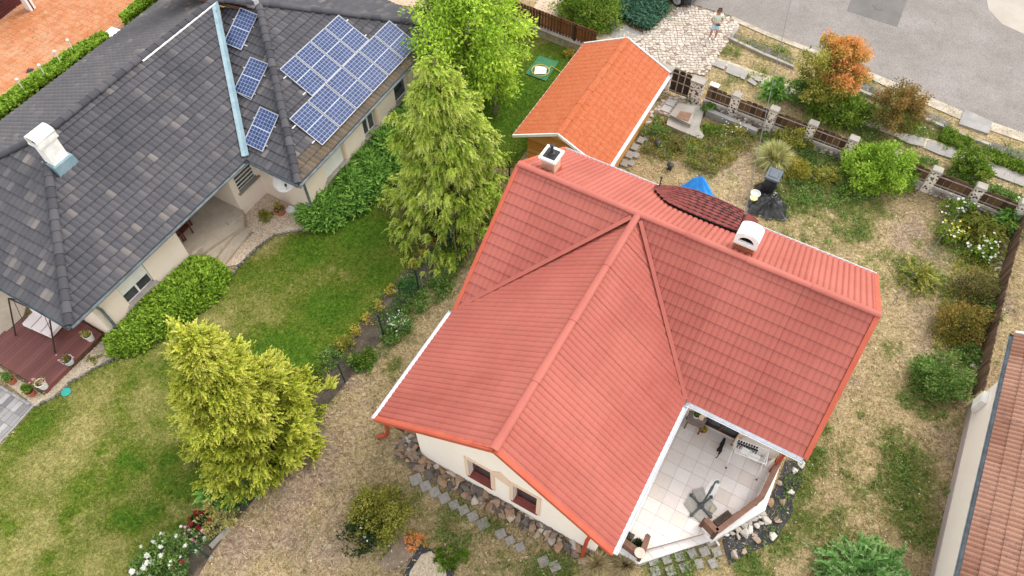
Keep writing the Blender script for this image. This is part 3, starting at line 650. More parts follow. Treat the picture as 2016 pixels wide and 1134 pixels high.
# soffit boards under the gable
MB().slab([hp(nL - .9, wf + .02, 2.86), hp(nL - .9, 8.7, 2.86), hp(nL - .0, 8.7, 2.86), hp(nL, wf + .02, 2.86)], (0, 0, .03)).build("soffit", DARKWOOD, house)
def pipe(path, r, mat, parent, name="downpipe"): return MB().tube(path, r, 10).build(name, mat, parent, smooth=False)
b0 = G(766, 858); pipe([G(760, 834, 2.55), G(761, 840, 2.3), b0 + Vector((0, 0, .25)), b0 + Vector((-.12, -.03, .08)), b0 + Vector((-.4, -.06, .06))], .065, REDDARK, house)
b1 = G(1146, 1096); pipe([GR - HU * .1 - Zv * .12, GR - HU * .35 - HV * .42 - Zv * .25, b1 + Vector((.08, .1, 1.9)), b1 + Vector((0, .02, 1.7)), b1 + Vector((0, 0, .05))], .06, REDDARK, house)
b2 = G(1543, 922); pipe([E2 - HU * .2 - Zv * .1, hp(6.95, 3.2, 2.4), hp(6.97, 3.14, 2.2), hp(6.97, 3.14, .05)], .055, REDDARK, house)
# wall, door and windows on the terrace side (under the eave of the right wing)
TV = 2.72
wt = MB(); wall_with_holes(wt, hp(nR + .002, TV), hp(6.9, TV), -.05, 2.72, [(.35, 1.05, 1.15, 2.3), (1.3, 2.45, .36, 2.45)], HV, .3); wt.build("terrace_wall", CREAM, house)
window(house, [hp(nR + .35, TV, 2.3), hp(nR + 1.05, TV, 2.3), hp(nR + 1.05, TV, 1.15), hp(nR + .35, TV, 1.15)], HV, DARKWOOD, GLASS, .08, recess=.1, sill=PEACH)
dr = MB(); dq = [hp(nR + 1.3, TV - .1, 2.45), hp(nR + 2.45, TV - .1, 2.45), hp(nR + 2.45, TV - .1, .36), hp(nR + 1.3, TV - .1, .36)]
for a, b in ((0, 1), (1, 2), (2, 3), (3, 0)): dr.beam(dq[a], dq[b], .06, .09, up=HV)
dr.beam(dq[0].lerp(dq[1], .5), dq[3].lerp(dq[2], .5), .05, .09, up=HV); door = dr.build("door", DARKWOOD, house)
MB().slab([p - HV * .02 for p in dq], -HV * .012).build("pane", GLASS, door)
MB().box(hp(nR + 1.95, TV - .04, 1.35), (.03, .03, .14), t=.5).build("handle", GREYM, door)
for s in (1.16, 2.5): MB().box(hp(nR + s, TV + .09, 1.3), (.16, .18, 2.3), (HU, HV, Zv)).build("door_jamb", PEACH, house)
# chimneys, laid brick by brick
BRK = M("orange_brick", (.5, .2, .1), tints=[(.46, .15, .07), (.55, .21, .11), (.62, .27, .15), (.50, .18, .09)], fine=.12, fs=40, rough=.9)
BRKP = M("peach_brick", (.6, .35, .2), tints=[(.62, .38, .26), (.70, .46, .33), (.76, .54, .41), (.66, .42, .30)], fine=.1, fs=40, rough=.9)
MORT = M("lime_mortar", (.55, .47, .40), rough=1)
def brick_stack(parent, c, w, d, z0, z1, mat, ax, bw=.24, bh=.075, gap=.012):
    X, Y = ax; core = MB().box(Vector((c.x, c.y, (z0 + z1) / 2)), (w - .02, d - .02, z1 - z0), (X, Y, Zv)); cho = core.build("chimney", MORT, parent)
    rows = int((z1 - z0) / bh)
    for r in range(rows):
        z = z0 + (r + .5) * bh
        for axis, half, other, full in ((X, w / 2, Y, d / 2), (Y, d / 2, X, w / 2)):
            for sgn in (-1, 1):
                n = max(1, int(round(2 * half / bw))); off = (.5 if r % 2 else 0); L = 2 * half
                edges = sorted({0, L, *[min(L, max(0, (k + off) * L / n)) for k in range(n + 1)]})
                for a, b in zip(edges[:-1], edges[1:]):
                    if b - a < .03: continue
                    p = Vector((c.x, c.y, z)) + axis * ((a + b) / 2 - half) + other * sgn * (full - .012)
                    MB().box(p, (b - a - gap, .03, bh - gap), (axis, other, Zv), random.random()).build("brick", mat, cho)
    return cho
c1 = P_far.hit(1084, 334); zb = c1.z
ch = brick_stack(house, c1, .46, .46, zb - .32, zb + .66, BRKP, (HU, HV))
MB().box(Vector((c1.x, c1.y, zb - .02)), (.56, .62, .22), (HU, HV, Zv), taper=.93).build("chimney_flashing", REDTRIM, house)
k = MB(); zc = zb + .70
for s in (-1, 1): k.box(c1 + HU * s * .27 + Zv * (zc - zb), (.09, .66, .08), (HU, HV, Zv)); k.box(c1 + HV * s * .285 + Zv * (zc - zb), (.45, .09, .08), (HU, HV, Zv))
k.build("chimney_rim", WHITEP, ch); MB().box(c1 + Zv * (zc - zb), (.45, .48, .05), (HU, HV, Zv)).build("chimney_cap", BLACKM, ch)
MB().lathe(c1 + Zv * (zc - zb + .02), [(.15, 0), (.12, .05), (.11, .08), (.06, .10), (.055, .36), (.075, .37), (.075, .42), (.04, .43)], 12).build("flue_pipe", BLACKM, ch)
c2 = P_far.hit(1463, 492); zb = c2.z
ch = brick_stack(house, c2, .62, .42, zb - .35, zb + .46, BRK, (HU, HV), bw=.25)
MB().box(Vector((c2.x, c2.y, zb - .05)), (.72, .56, .24), (HU, HV, Zv), taper=.94).build("chimney_flashing", REDTRIM, house)
hood = MB(); hz = zb + .47; n = 10; HWd, HD = .36, .27
prof_o = [(-HWd, 0), (-HWd, .34)] + [(-HWd * math.cos(math.pi * i / n), .34 + .22 * math.sin(math.pi * i / n)) for i in range(1, n)] + [(HWd, .34), (HWd, 0)]
arch = [(.24, .16)] + [(.24 * math.cos(math.pi * i / n), .16 + .24 * math.sin(math.pi * i / n)) for i in range(1, n)] + [(-.24, .16)]
def hpt(a, b, z): return c2 + HU * a + HV * b + Zv * (hz - c2.z + z)
hood.slab([hpt(a, -HD, z) for a, z in prof_o], HV * .06)          # back
front = [(x, z) for x, z in prof_o]
# front plate around the arch, in wedge pieces
hood.slab([hpt(-HWd, HD, 0), hpt(HWd, HD, 0), hpt(HWd, HD, .16), hpt(-HWd, HD, .16)], -HV * .07)
top = [prof_o[1]] + prof_o[2:-2] + [prof_o[-2]]; arr = arch[::-1]
full = [(-HWd, .16)] + top + [(HWd, .16)]; inn = [arr[0]] + arr + [arr[-1]]; mlen = min(len(full), len(inn))
for i in range(mlen - 1):
    hood.slab([hpt(full[i][0], HD, full[i][1]), hpt(full[i + 1][0], HD, full[i + 1][1]), hpt(inn[i + 1][0], HD, inn[i + 1][1]), hpt(inn[i][0], HD, inn[i][1])], -HV * .07) if (Vector(full[i]) - Vector(full[i + 1])).length > 1e-4 and (Vector(inn[i]) - Vector(inn[i + 1])).length > 1e-4 else hood.add([hpt(full[i][0], HD, full[i][1]), hpt(full[i + 1][0], HD, full[i + 1][1]), hpt(inn[i + 1][0], HD, inn[i + 1][1])], [(0, 1, 2)])
for i in range(len(top) - 1): hood.slab([hpt(top[i][0], -HD + .06, top[i][1]), hpt(top[i + 1][0], -HD + .06, top[i + 1][1]), hpt(top[i + 1][0], HD - .07, top[i + 1][1]), hpt(top[i][0], HD - .07, top[i][1])], (0, 0, -.03))
for s in (-1, 1): hood.box(hpt(s * (HWd - .03), -.005, .17), (.06, 2 * HD - .13, .34), (HU, HV, Zv))
hood.build("chimney_hood", WHITEC, ch)
MB().box(hpt(0, 0, .02), (.6, .4, .04), (HU, HV, Zv)).build("flue_opening", BLACKM, ch)
# aerial mast with bracket and the short black post at the canopy's tip
m0 = P_far.hit(1452, 457)
MB().tube([m0 - Zv * .2, m0 + Zv * .95], .03, 8).box(m0 + Zv * .75, (.14, .06, .06), (HU, HV, Zv)).box(m0 + Zv * .92, (.1, .1, .1), (HU, HV, Zv)).build("service_mast", M("rusty_mast", (.10, .05, .04), (.15, .10, .08), ns=8, rough=.7), house)
mt = m0 + Zv * .95
p3_ = GP(1297, 372, P_far.o, P_far.n); MB().tube([p3_ - Zv * .1, p3_ + Zv * .55], .022, 8).lathe(p3_ + Zv * .55, [(.04, 0), (.05, .04), (.0, .08)], 8).build("vent_post", BLACKM, house)
# eyebrow canopy with hexagonal shingles over the garden door
SHING = M("dark_red_hex_shingle", (.25, .06, .05), tints=[(.13, .028, .026), (.16, .036, .033), (.20, .05, .044), (.17, .04, .037)], fine=.22, fs=70, rough=.95)
inner_px = [(1289, 373), (1315, 399), (1350, 416), (1400, 437), (1455, 458), (1487, 447)]; outer_px = [(1294, 365), (1330, 366), (1370, 374), (1415, 391), (1460, 412), (1491, 432)]
def lerp_path(P, t):
    t = min(max(t, 0), 1) * (len(P) - 1); i = min(int(t), len(P) - 2); return P[i].lerp(P[i + 1], t - i)
IN = [P_far.hit(*q, .12) for q in inner_px]; OUT = [G(*q, 3.62) for q in outer_px]
NS, NT = 26, 9
def can(t, s): return lerp_path(IN, t).lerp(lerp_path(OUT, t), s) + Zv * (.10 * math.sin(math.pi * s) * math.sin(math.pi * t))
vs = [can(i / NS, j / NT) for j in range(NT + 1) for i in range(NS + 1)]; fsq = [(j * (NS + 1) + i, j * (NS + 1) + i + 1, (j + 1) * (NS + 1) + i + 1, (j + 1) * (NS + 1) + i) for j in range(NT) for i in range(NS)]
vs2 = [v - Zv * .07 for v in vs]; kk = len(vs)
canopy = MB().add(vs, fsq).add(vs2, [f[::-1] for f in fsq]).add([OUT[i] for i in range(6)] + [o_ - Zv * .16 for o_ in OUT], [(i, i + 1, i + 7, i + 6) for i in range(5)]).build("canopy_roof", M("canopy_felt", (.03, .02, .022), fine=.2, rough=1), house)
def shingle(c, X, Y, Nn, w, h, t):
    pts = [(0, .5), (-.5, .24), (-.5, -.24), (0, -.5), (.5, -.24), (.5, .24)]
    MB().slab([c + X * a * w + Y * b * h for a, b in pts], Nn * .016, t).build("shingle", SHING, canopy)
Lc = sum((IN[i] - IN[i + 1]).length for i in range(5)); rows_c = 9; colw = .27
for j in range(rows_c):
    s = (j + .5) / rows_c; L = sum((can((i + 1) / 20, s) - can(i / 20, s)).length for i in range(20)); nc = int(L / colw)
    for i in range(nc):
        t = (i + (.75 if j % 2 else .25)) / nc
        wdt = (can(t, 1) - can(t, 0)).length
        if wdt / rows_c < .035 and (j % 2): continue
        c = can(t, s); X = (can(min(t + .02, 1), s) - can(max(t - .02, 0), s)).normalized(); Y = (can(t, min(s + .03, 1)) - can(t, max(0, s - .03))); Y = (Y - X * Y.dot(X)).normalized(); Nn = X.cross(Y)
        if Nn.z < 0: Nn = -Nn
        shingle(c + Nn * .004, X, Y, Nn, .258, min(.25, wdt / rows_c * 1.24), random.random())
for q in ((1320, 371), (1475, 426)):
    g = G(q[0], q[1], 3.5); MB().box(Vector((g.x, g.y, 1.72)), (.12, .12, 3.4), (HU, HV, Zv)).build("canopy_post", DARKWOOD, house)
# ================================================================ TERRACE BESIDE THE RED HOUSE
TZ = .35
def T(px, py, z=TZ): return G(px, py, z)
TILEM = M("cream_terrace_tile", (.7, .6, .5), tints=[(.66, .595, .555), (.71, .65, .62), (.74, .69, .66), (.68, .61, .56), (.63, .555, .495)], fine=.05, fs=12, rough=.5, spec=.35, stain=(.8, (.60, .50, .42), .5, .75, .5))
GROUT = M("terrace_grout", (.40, .33, .28), rough=1)
q1, q2, q3, q4, q5 = [huv(T(*p)) for p in ((1243, 1089), (1386, 1050), (1404, 1040), (1497, 978), (1528, 907))]
tp = [(nR + .004, TV + .004), (q5[0], TV + .004), q4, q2, q1, (nR + .004, q1[1] + .25)]
txy = [(hp(u, v).x, hp(u, v).y) for u, v in tp]
terr = MB().prism(txy, -.05, TZ - .012).build("terrace", GROUT); terr["kind"] = "structure"
for p in grid_tiles("tile", None, .46, .46, YAW, .008, 0, 0, None, None, txy)[:300]:
    MB().prism(p, TZ - .012, TZ + random.random() * .0015, random.random()).build("tile", TILEM, terr)
# the low white kerb and step round its outer edge
s_px = [(1243, 1090), (1386, 1051), (1404, 1062), (1257, 1110)]
sp = [T(*q, .17) for q in s_px]; step = MB().prism([(p.x, p.y) for p in sp], -.05, .15).build("terrace_step", WHITEC, terr)
for i in range(5):
    a, b = i / 5 + .004, (i + 1) / 5 - .004
    q = [sp[0].lerp(sp[1], a), sp[0].lerp(sp[1], b), sp[3].lerp(sp[2], b), sp[3].lerp(sp[2], a)]
    MB().prism([(p.x, p.y) for p in q], .15, .17, random.random()).build("tile", TILEM, terr)
def plinth(px, z1, name="terrace_kerb"):
    p = [G(*q, z1) for q in px]; MB().prism([(a.x, a.y) for a in p], -.05, z1).build(name, WHITEC, terr)
plinth([(1386, 1046), (1400, 1040), (1416, 1052), (1404, 1064)], .36); plinth([(1404, 1056), (1497, 986), (1506, 996), (1508, 1003), (1404, 1064)], .37)
plinth([(1497, 984), (1529, 910), (1537, 914), (1508, 1000)], .365); plinth([(1217, 1066), (1212, 1082), (1256, 1108), (1262, 1094)], .362)
def railing(name, label, pts, z0, z1, parts):
    t = thing(name, label, "railing", pts[0])
    for a, b in zip(pts[:-1], pts[1:]):
        a_, b_ = Vector((a.x, a.y, 0)), Vector((b.x, b.y, 0)); d = (b_ - a_).normalized(); w = d.cross(Zv)
        MB().beam(a_ + Zv * z1, b_ + Zv * z1, .17, .05).build("top_rail", RAILWOOD, t)
        n = max(1, int((z1 - z0 - .1) / .16))
        for k in range(n): z = z0 + .1 + k * .16; MB().beam(a_ + Zv * z + d * .05, b_ + Zv * z - d * .05, .03, .12).build("board", RAILWOOD, t)
    for p in pts: MB().box(Vector((p.x, p.y, (z0 + z1) / 2 - .03)), (.1, .1, z1 - z0 - .01), (HU, HV, Zv)).build("post", DARKWOOD, t)
    return t
railing("terrace_railing", "brown wooden railing along the outer edge of the tiled terrace, bent at its corner", [G(1389, 1022, 1.05), G(1412, 1046, 1.05), G(1499, 979, 1.05), G(1541, 893, 1.05)], .37, 1.05, 0)
railing("corner_railing", "short brown wooden railing round the flower pots at the end of the red roof gutter", [G(1225, 1062, 1.05), G(1264, 1091, 1.05), G(1276, 1054, 1.05)], .37, 1.05, 0)
# brown table with plant
def table(name, label, quad_px, z, mat, cat="table"):
    q = [G(*p, z) for p in quad_px]; c = sum(q, Vector()) / 4; t = thing(name, label, cat, (c.x, c.y, TZ))
    MB().prism([(p.x, p.y) for p in q], z - .035, z).build("tabletop", mat, t)
    for p in q: r = c.lerp(p, .86); MB().box(Vector((r.x, r.y, (TZ + z) / 2 - .02)), (.05, .05, z - TZ - .035), (HU, HV, Zv)).build("leg", DARKWOOD, t)
    for a, b in ((0, 1), (1, 2), (2, 3), (3, 0)): MB().beam(c.lerp(q[a], .86) - Zv * .08, c.lerp(q[b], .86) - Zv * .08, .03, .08).build("apron", DARKWOOD, t)
    return t
table("garden_table", "low brown garden table standing in the corner under the terrace eave", [(1357.7, 807.8), (1393.4, 824.7), (1383.5, 842.5), (1351.7, 828.6)], TZ + .6, M("grey_brown_table", (.24, .19, .17), (.30, .25, .22), ns=3, fine=.15, rough=.7))

# ---------------------------------------------------------------- foliage kit
def unit(a): return a / (np.linalg.norm(a, axis=-1, keepdims=True) + 1e-9)
def leaf_quads(P, D, Nn, l, w, fold=0.):
    """diamond leaves: base P, direction D, normal N"""
    S_ = unit(np.cross(D, Nn)); l = np.asarray(l).reshape(-1, 1) if np.ndim(l) else l; w = np.asarray(w).reshape(-1, 1) if np.ndim(w) else w
    V = np.stack([P, P + D * l * .45 + S_ * w, P + D * l, P + D * l * .45 - S_ * w], 1)
    return V.reshape(-1, 3)
def quadF(n): return np.arange(n * 4).reshape(n, 4)
def crown_leaves(centers, rad, per, l, w, up=.35, seed=1, flat=.8, out_from=None, zmin=.03):
    r = np.random.default_rng(seed); n = len(centers); k = n * per
    d = unit(r.normal(size=(k, 3))); rr = np.repeat(rad, per)[:, None] if np.ndim(rad) else rad
    P = np.repeat(centers, per, 0) + d * rr * (r.random((k, 1)) ** .45) * np.array([1, 1, flat])
    if out_from is not None: d = unit(d + .8 * unit(P - out_from))
    D = unit(d + r.normal(size=(k, 3)) * .6 + np.array([0, 0, up])); Nn = unit(np.cross(D, r.normal(size=(k, 3))) + np.array([0, 0, .8]))
    keep = P[:, 2] > zmin; P, D, Nn = P[keep], D[keep], Nn[keep]; m = len(P); sc = .7 + .6 * r.random(m)
    ct = np.repeat(r.random(n), per)[keep]
    return leaf_quads(P, D, Nn, l * sc, w * sc), quadF(m), np.clip(.55 * ct + .45 * r.random(m), 0, 1)
def sprays(B, D, L, n, l, w, droop=.3, seed=1, spread=.75, tints=None):
    """feathery sprays: M axes, n scale-leaf quads each side alternately"""
    r = np.random.default_rng(seed); m = len(B); t = np.linspace(.12, 1, n)[None, :, None]
    L = np.asarray(L).reshape(-1, 1, 1) if np.ndim(L) else L
    dr = np.asarray(droop).reshape(-1, 1, 1) if np.ndim(droop) else droop
    P = B[:, None] + D[:, None] * L * t + np.array([0, 0, -1.]) * L * dr * t * t
    T_ = unit(D[:, None] * L + np.array([0, 0, -2.]) * L * dr * t)
    side = unit(np.cross(D, unit(r.normal(size=(m, 3)) * .5 + np.array([0, 0, 1.]))))[:, None]; sg = np.where(np.arange(n) % 2, 1., -1.)[None, :, None]
    LD = unit(T_ + side * sg * spread * (1.05 - t * .75) + r.normal(size=(m, n, 3)) * .15); NN = unit(np.cross(side, T_) + r.normal(size=(m, n, 3)) * .35)
    ll = (l * (1.25 - .7 * t) * (.75 + .5 * r.random((m, n, 1)))).reshape(-1); k = m * n
    V = leaf_quads(P.reshape(-1, 3), LD.reshape(-1, 3), NN.reshape(-1, 3), ll, ll * w)
    ct = r.random(m) if tints is None else tints
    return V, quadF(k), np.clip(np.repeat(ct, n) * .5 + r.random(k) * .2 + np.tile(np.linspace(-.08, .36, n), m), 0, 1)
def merge(*parts):
    V, F, Tn, k = [], [], [], 0
    for v, f, t in parts: V.append(v); F.append(f + k); Tn.append(t); k += len(v)
    return np.vstack(V), np.vstack(F), np.concatenate(Tn)
def stems(parent, base, tips, r0, mat=BARK, name="stem", jitter=.1):
    mb = MB()
    for tp_ in tips:
        b = Vector(base) + Vector((random.uniform(-1, 1), random.uniform(-1, 1), 0)) * r0; m_ = b.lerp(Vector(tp_), .5) + Vector((random.uniform(-1, 1), random.uniform(-1, 1), .3)) * jitter
        mb.tube([b - Zv * .04, m_, Vector(tp_)], [r0, r0 * .7, r0 * .3], 6)
    return mb.build(name, mat, parent)
L_BRIGHT = leafmat("bright_green_leaves", (0.048, 0.099, 0.008), (0.117, 0.210, 0.021), (0.224, 0.332, 0.042), (0.341, 0.431, 0.083))
L_MID = leafmat("mid_green_leaves", (0.051, 0.108, 0.021), (0.116, 0.215, 0.044), (0.215, 0.339, 0.080), (0.339, 0.465, 0.143))
L_DARK = leafmat("dark_green_leaves", (.012, .03, .01), (.025, .055, .015), (.05, .09, .025))
L_JUN = leafmat("juniper_green", (0.038, 0.113, 0.020), (0.106, 0.256, 0.041), (0.222, 0.428, 0.071), (0.384, 0.611, 0.127), trans=.15)
L_JUNB = leafmat("bright_juniper_green", (0.071, 0.144, 0.012), (0.178, 0.316, 0.024), (0.305, 0.473, 0.048), (0.457, 0.605, 0.096), trans=.2)
L_TEAL = leafmat("blue_green_needles", (0.025, 0.081, 0.044), (0.05, 0.131, 0.075), (0.088, 0.188, 0.112), trans=.15)
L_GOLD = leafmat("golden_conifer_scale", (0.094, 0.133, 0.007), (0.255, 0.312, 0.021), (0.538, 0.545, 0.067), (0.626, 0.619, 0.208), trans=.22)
L_WEEP = leafmat("weeping_gold_green", (0.092, 0.162, 0.014), (0.291, 0.411, 0.038), (0.534, 0.597, 0.117), (0.534, 0.597, 0.287), trans=.22)
L_TREE = leafmat("fresh_green_tree_leaves", (0.121, 0.218, 0.017), (0.285, 0.467, 0.035), (0.511, 0.716, 0.071), (0.752, 0.880, 0.156), trans=.35)
L_OLIVE = leafmat("olive_leaves", (0.099, 0.116, 0.016), (0.232, 0.248, 0.036), (0.398, 0.389, 0.075), (0.564, 0.497, 0.132))
L_RUST = leafmat("rusty_green_leaves", (0.068, 0.090, 0.018), (0.150, 0.173, 0.037), (0.300, 0.232, 0.068), (0.480, 0.255, 0.105))
L_ORANGE = leafmat("orange_maple_leaves", (0.278, 0.216, 0.037), (0.582, 0.341, 0.076), (0.759, 0.341, 0.127), (0.835, 0.278, 0.152))
L_YEL = leafmat("yellow_leaves", (.20, .19, .03), (.42, .35, .05), (.58, .47, .08), (.66, .57, .16))
L_CREAM = leafmat("cream_yellow_leaves", (.36, .32, .09), (.56, .50, .17), (.70, .63, .28))
L_SILV = leafmat("silvery_leaves", (0.058, 0.153, 0.031), (0.115, 0.265, 0.062), (0.230, 0.388, 0.125), (0.442, 0.571, 0.265))
L_STRAWG = leafmat("pampas_blades", (0.208, 0.247, 0.065), (0.390, 0.403, 0.130), (0.598, 0.572, 0.260), (0.754, 0.689, 0.390))
L_DRYG = leafmat("dry_blades", (.22, .17, .08), (.40, .32, .17), (.56, .46, .28), (.30, .29, .10))
FL_WHITE = leafmat("white_petals", (.70, .69, .62), (.84, .82, .78)); FL_RED = leafmat("dark_red_petals", (.20, .01, .015), (.34, .02, .03)); FL_PINK = leafmat("pink_petals", (.70, .34, .42), (.82, .52, .58)); FL_YEL = leafmat("yellow_petals", (.70, .55, .05), (.78, .68, .15))
SEED = [100]
def nseed(): SEED[0] += 1; return SEED[0]
def shrub(name, label, cat, c, rx, ry, h, mat, style="leaf", n=60, per=60, l=.09, w=.028, group=None, rot=0., stem=True, low=.0, lump=.22, part="crown", droop=.15, spray_n=12, wr=None):
    c = Vector(c); t = thing(name, label, cat, (c.x, c.y, 0), group); sd = nseed(); r = np.random.default_rng(sd)
    d = unit(r.normal(size=(n, 3))); d[:, 2] = np.abs(d[:, 2]) * 1. - low * .5; d = unit(d)
    rad = .72 + .28 * r.random((n, 1)) + .12 * r.normal(size=(n, 1)); inner = r.random((n, 1)) < .25; rad = np.where(inner, rad * .6, rad)
    loc = d * rad * np.array([rx, ry, h * .78]); ca, sa = math.cos(rot), math.sin(rot)
    loc = np.stack([loc[:, 0] * ca - loc[:, 1] * sa, loc[:, 0] * sa + loc[:, 1] * ca, loc[:, 2] + h * .15], 1); C = loc + np.array([c.x, c.y, c.z])
    core = np.array([c.x, c.y, c.z + h * .3])
    if style == "leaf":
        V, F, Tn = crown_leaves(C, lump * (.7 + .6 * r.random(n)) * min(rx, ry, h) * 1.3, per, l, w, seed=sd, out_from=core, zmin=c.z + .02)
    elif style == "feather":
        D = unit(unit(C - core) + r.normal(size=(n, 3)) * .35 + np.array([0, 0, .15])); Ls = lump * 2.2 * min(rx, ry) * (.6 + .7 * r.random(n))
        B_ = C - D * Ls[:, None] * .75; B_[:, 2] = np.maximum(B_[:, 2], c.z + .04); D[:, 2] = np.maximum(D[:, 2], -.05)
        parts = []
        for q in range(max(1, per // spray_n)):
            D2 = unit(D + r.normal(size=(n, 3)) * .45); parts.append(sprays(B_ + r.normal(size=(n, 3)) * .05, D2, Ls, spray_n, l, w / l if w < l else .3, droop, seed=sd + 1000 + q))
        V, F, Tn = merge(*parts); V[:, 2] = np.maximum(V[:, 2], c.z + .015)
    elif style == "blade":
        k = n * per; an = r.random(k) * 6.283; el = .35 + r.random(k) * 1.05; D = np.stack([np.cos(an) * np.cos(el), np.sin(an) * np.cos(el), np.sin(el)], 1)
        base = np.array([c.x, c.y, c.z + .02]) + np.stack([np.cos(an) * rx * .22, np.sin(an) * ry * .22, 0 * an], 1) * r.random((k, 1))
        L = (h * .75 + rx * .5) * (.55 + .5 * r.random((k, 1))); S_ = unit(np.cross(D, np.array([0, 0, 1.])) + 1e-6); wv = w * (.7 + .6 * r.random((k, 1)))
        p1 = base + D * L * .5; p2 = base + D * L * .95 + np.array([0, 0, -1.]) * L * .42 * np.cos(el)[:, None]; p2[:, 2] = np.maximum(p2[:, 2], c.z + .02)
        V = np.stack([base - S_ * wv * .5, base + S_ * wv * .5, p1 + S_ * wv, p1 - S_ * wv, p1 - S_ * wv, p1 + S_ * wv, p2 + S_ * wv * .15, p2 - S_ * wv * .15], 1).reshape(-1, 3)
        F = np.arange(k * 8).reshape(k * 2, 4); Tn = np.repeat(r.random(k), 2)
    np_mesh(part, V, F, mat, Tn, t)
    if stem and style != "blade":
        pick = C[r.choice(n, min(7, n), replace=False)]; stems(t, (c.x, c.y, c.z), [Vector(p) for p in pick], .03 * max(.6, min(2, h)))
    t["_c"] = 0; del t["_c"]
    return t, C
def blossoms(parent, C, mat, n, size, name="blossom", seed=5, lift=.12, solo=False):
    r = np.random.default_rng(seed); idx = r.choice(len(C), n); top = C[idx] + r.normal(size=(n, 3)) * .12 + np.array([0, 0, lift]); Vs, k = [], 7
    an = np.arange(k) / k * 6.283
    D = np.stack([np.cos(an), np.sin(an), np.full(k, .55)], 1); D = unit(D)
    P = np.repeat(top, k, 0); D = np.tile(D, (n, 1)) + r.normal(size=(n * k, 3)) * .25; D = unit(D); NN = unit(r.normal(size=(n * k, 3)) * .4 + np.array([0, 0, 1.])); sc = np.repeat(size * (.6 + .7 * r.random(n)), k)
    return np_mesh(name, leaf_quads(P, D, NN, sc, sc * .45), quadF(n * k), mat, r.random(n * k), parent)
def pot_plant(name, label, c, r, h, potm, leafm, lh, n=14, per=22, flower=None, l=.07, cat="flower pot"):
    c = Vector(c); t = thing(name, label, cat, c)
    MB().lathe(c, [(r * .72, 0), (r, h * .96), (r * 1.08, h * .96), (r * 1.08, h), (r * .93, h), (r * .9, h - .03)], 16).build("pot", potm, t)
    MB().lathe(c + Zv * (h - .05), [(r * .9, 0), (r * .9, .02), (.0, .025)], 14).build("soil", SOIL, t)
    if leafm is not None:
        rr = np.random.default_rng(nseed()); C = np.array(c) + np.array([0, 0, h]) + unit(rr.normal(size=(n, 3))) * np.array([r * .9, r * .9, lh * .5]) * rr.random((n, 1)) + np.array([0, 0, lh * .45])
        V, F, Tn = crown_leaves(C, r * .45, per, l, l * .32, seed=nseed(), zmin=c.z + h * .8); np_mesh("foliage", V, F, leafm, Tn, t)
        if flower: blossoms(t, C, flower, 6, .07, seed=nseed(), lift=lh * .3)
    return t

# ---------------------------------------------------------------- terrace things
pot_plant("potted_plant", "white pot with a leafy plant standing on the brown garden table", G(1370, 820, TZ + .6), .12, .16, WHITEP, L_MID, .32, 12, 20)
pot_plant("potted_plant", "yellow-green leafy plant in a low pot in front of the garden table", G(1383, 848, TZ), .13, .12, TERRA, L_YEL, .18, 10, 18)
for k, (px, py, lb) in enumerate(((1342, 823, "white feeding bowl on the terrace floor by the brown table"),)):
    tag(MB().lathe(G(px, py, TZ + .002), [(.09, 0), (.12, .05), (.105, .05), (.07, .02)], 14).build("feeding_bowl", WHITEP), lb, "bowl")
CATM = M("black_fur", (.012, .011, .012), (.022, .020, .02), ns=12, fine=.2, fs=120, rough=.75)
def skin_body(name, verts, edges, radii, mat, parent, sub=2):
    me = bpy.data.meshes.new(name); me.from_pydata(verts, edges, []); o = link(name, me, parent)
    sk = o.modifiers.new("skin", 'SKIN'); sk.use_smooth_shade = True
    for i, r in enumerate(radii): me.skin_vertices[0].data[i].radius = (r, r) if not isinstance(r, tuple) else r
    me.skin_vertices[0].data[0].use_root = True
    sb = o.modifiers.new("subdiv", 'SUBSURF'); sb.levels = sb.render_levels = sub
    dg = bpy.context.evaluated_depsgraph_get(); ev = o.evaluated_get(dg); m2 = bpy.data.meshes.new_from_object(ev); m2.materials.clear(); m2.materials.append(mat)
    m2.polygons.foreach_set("use_smooth", [True] * len(m2.polygons)); o.modifiers.clear(); o.data = m2; bpy.data.meshes.remove(me); m2.name = name
    return o
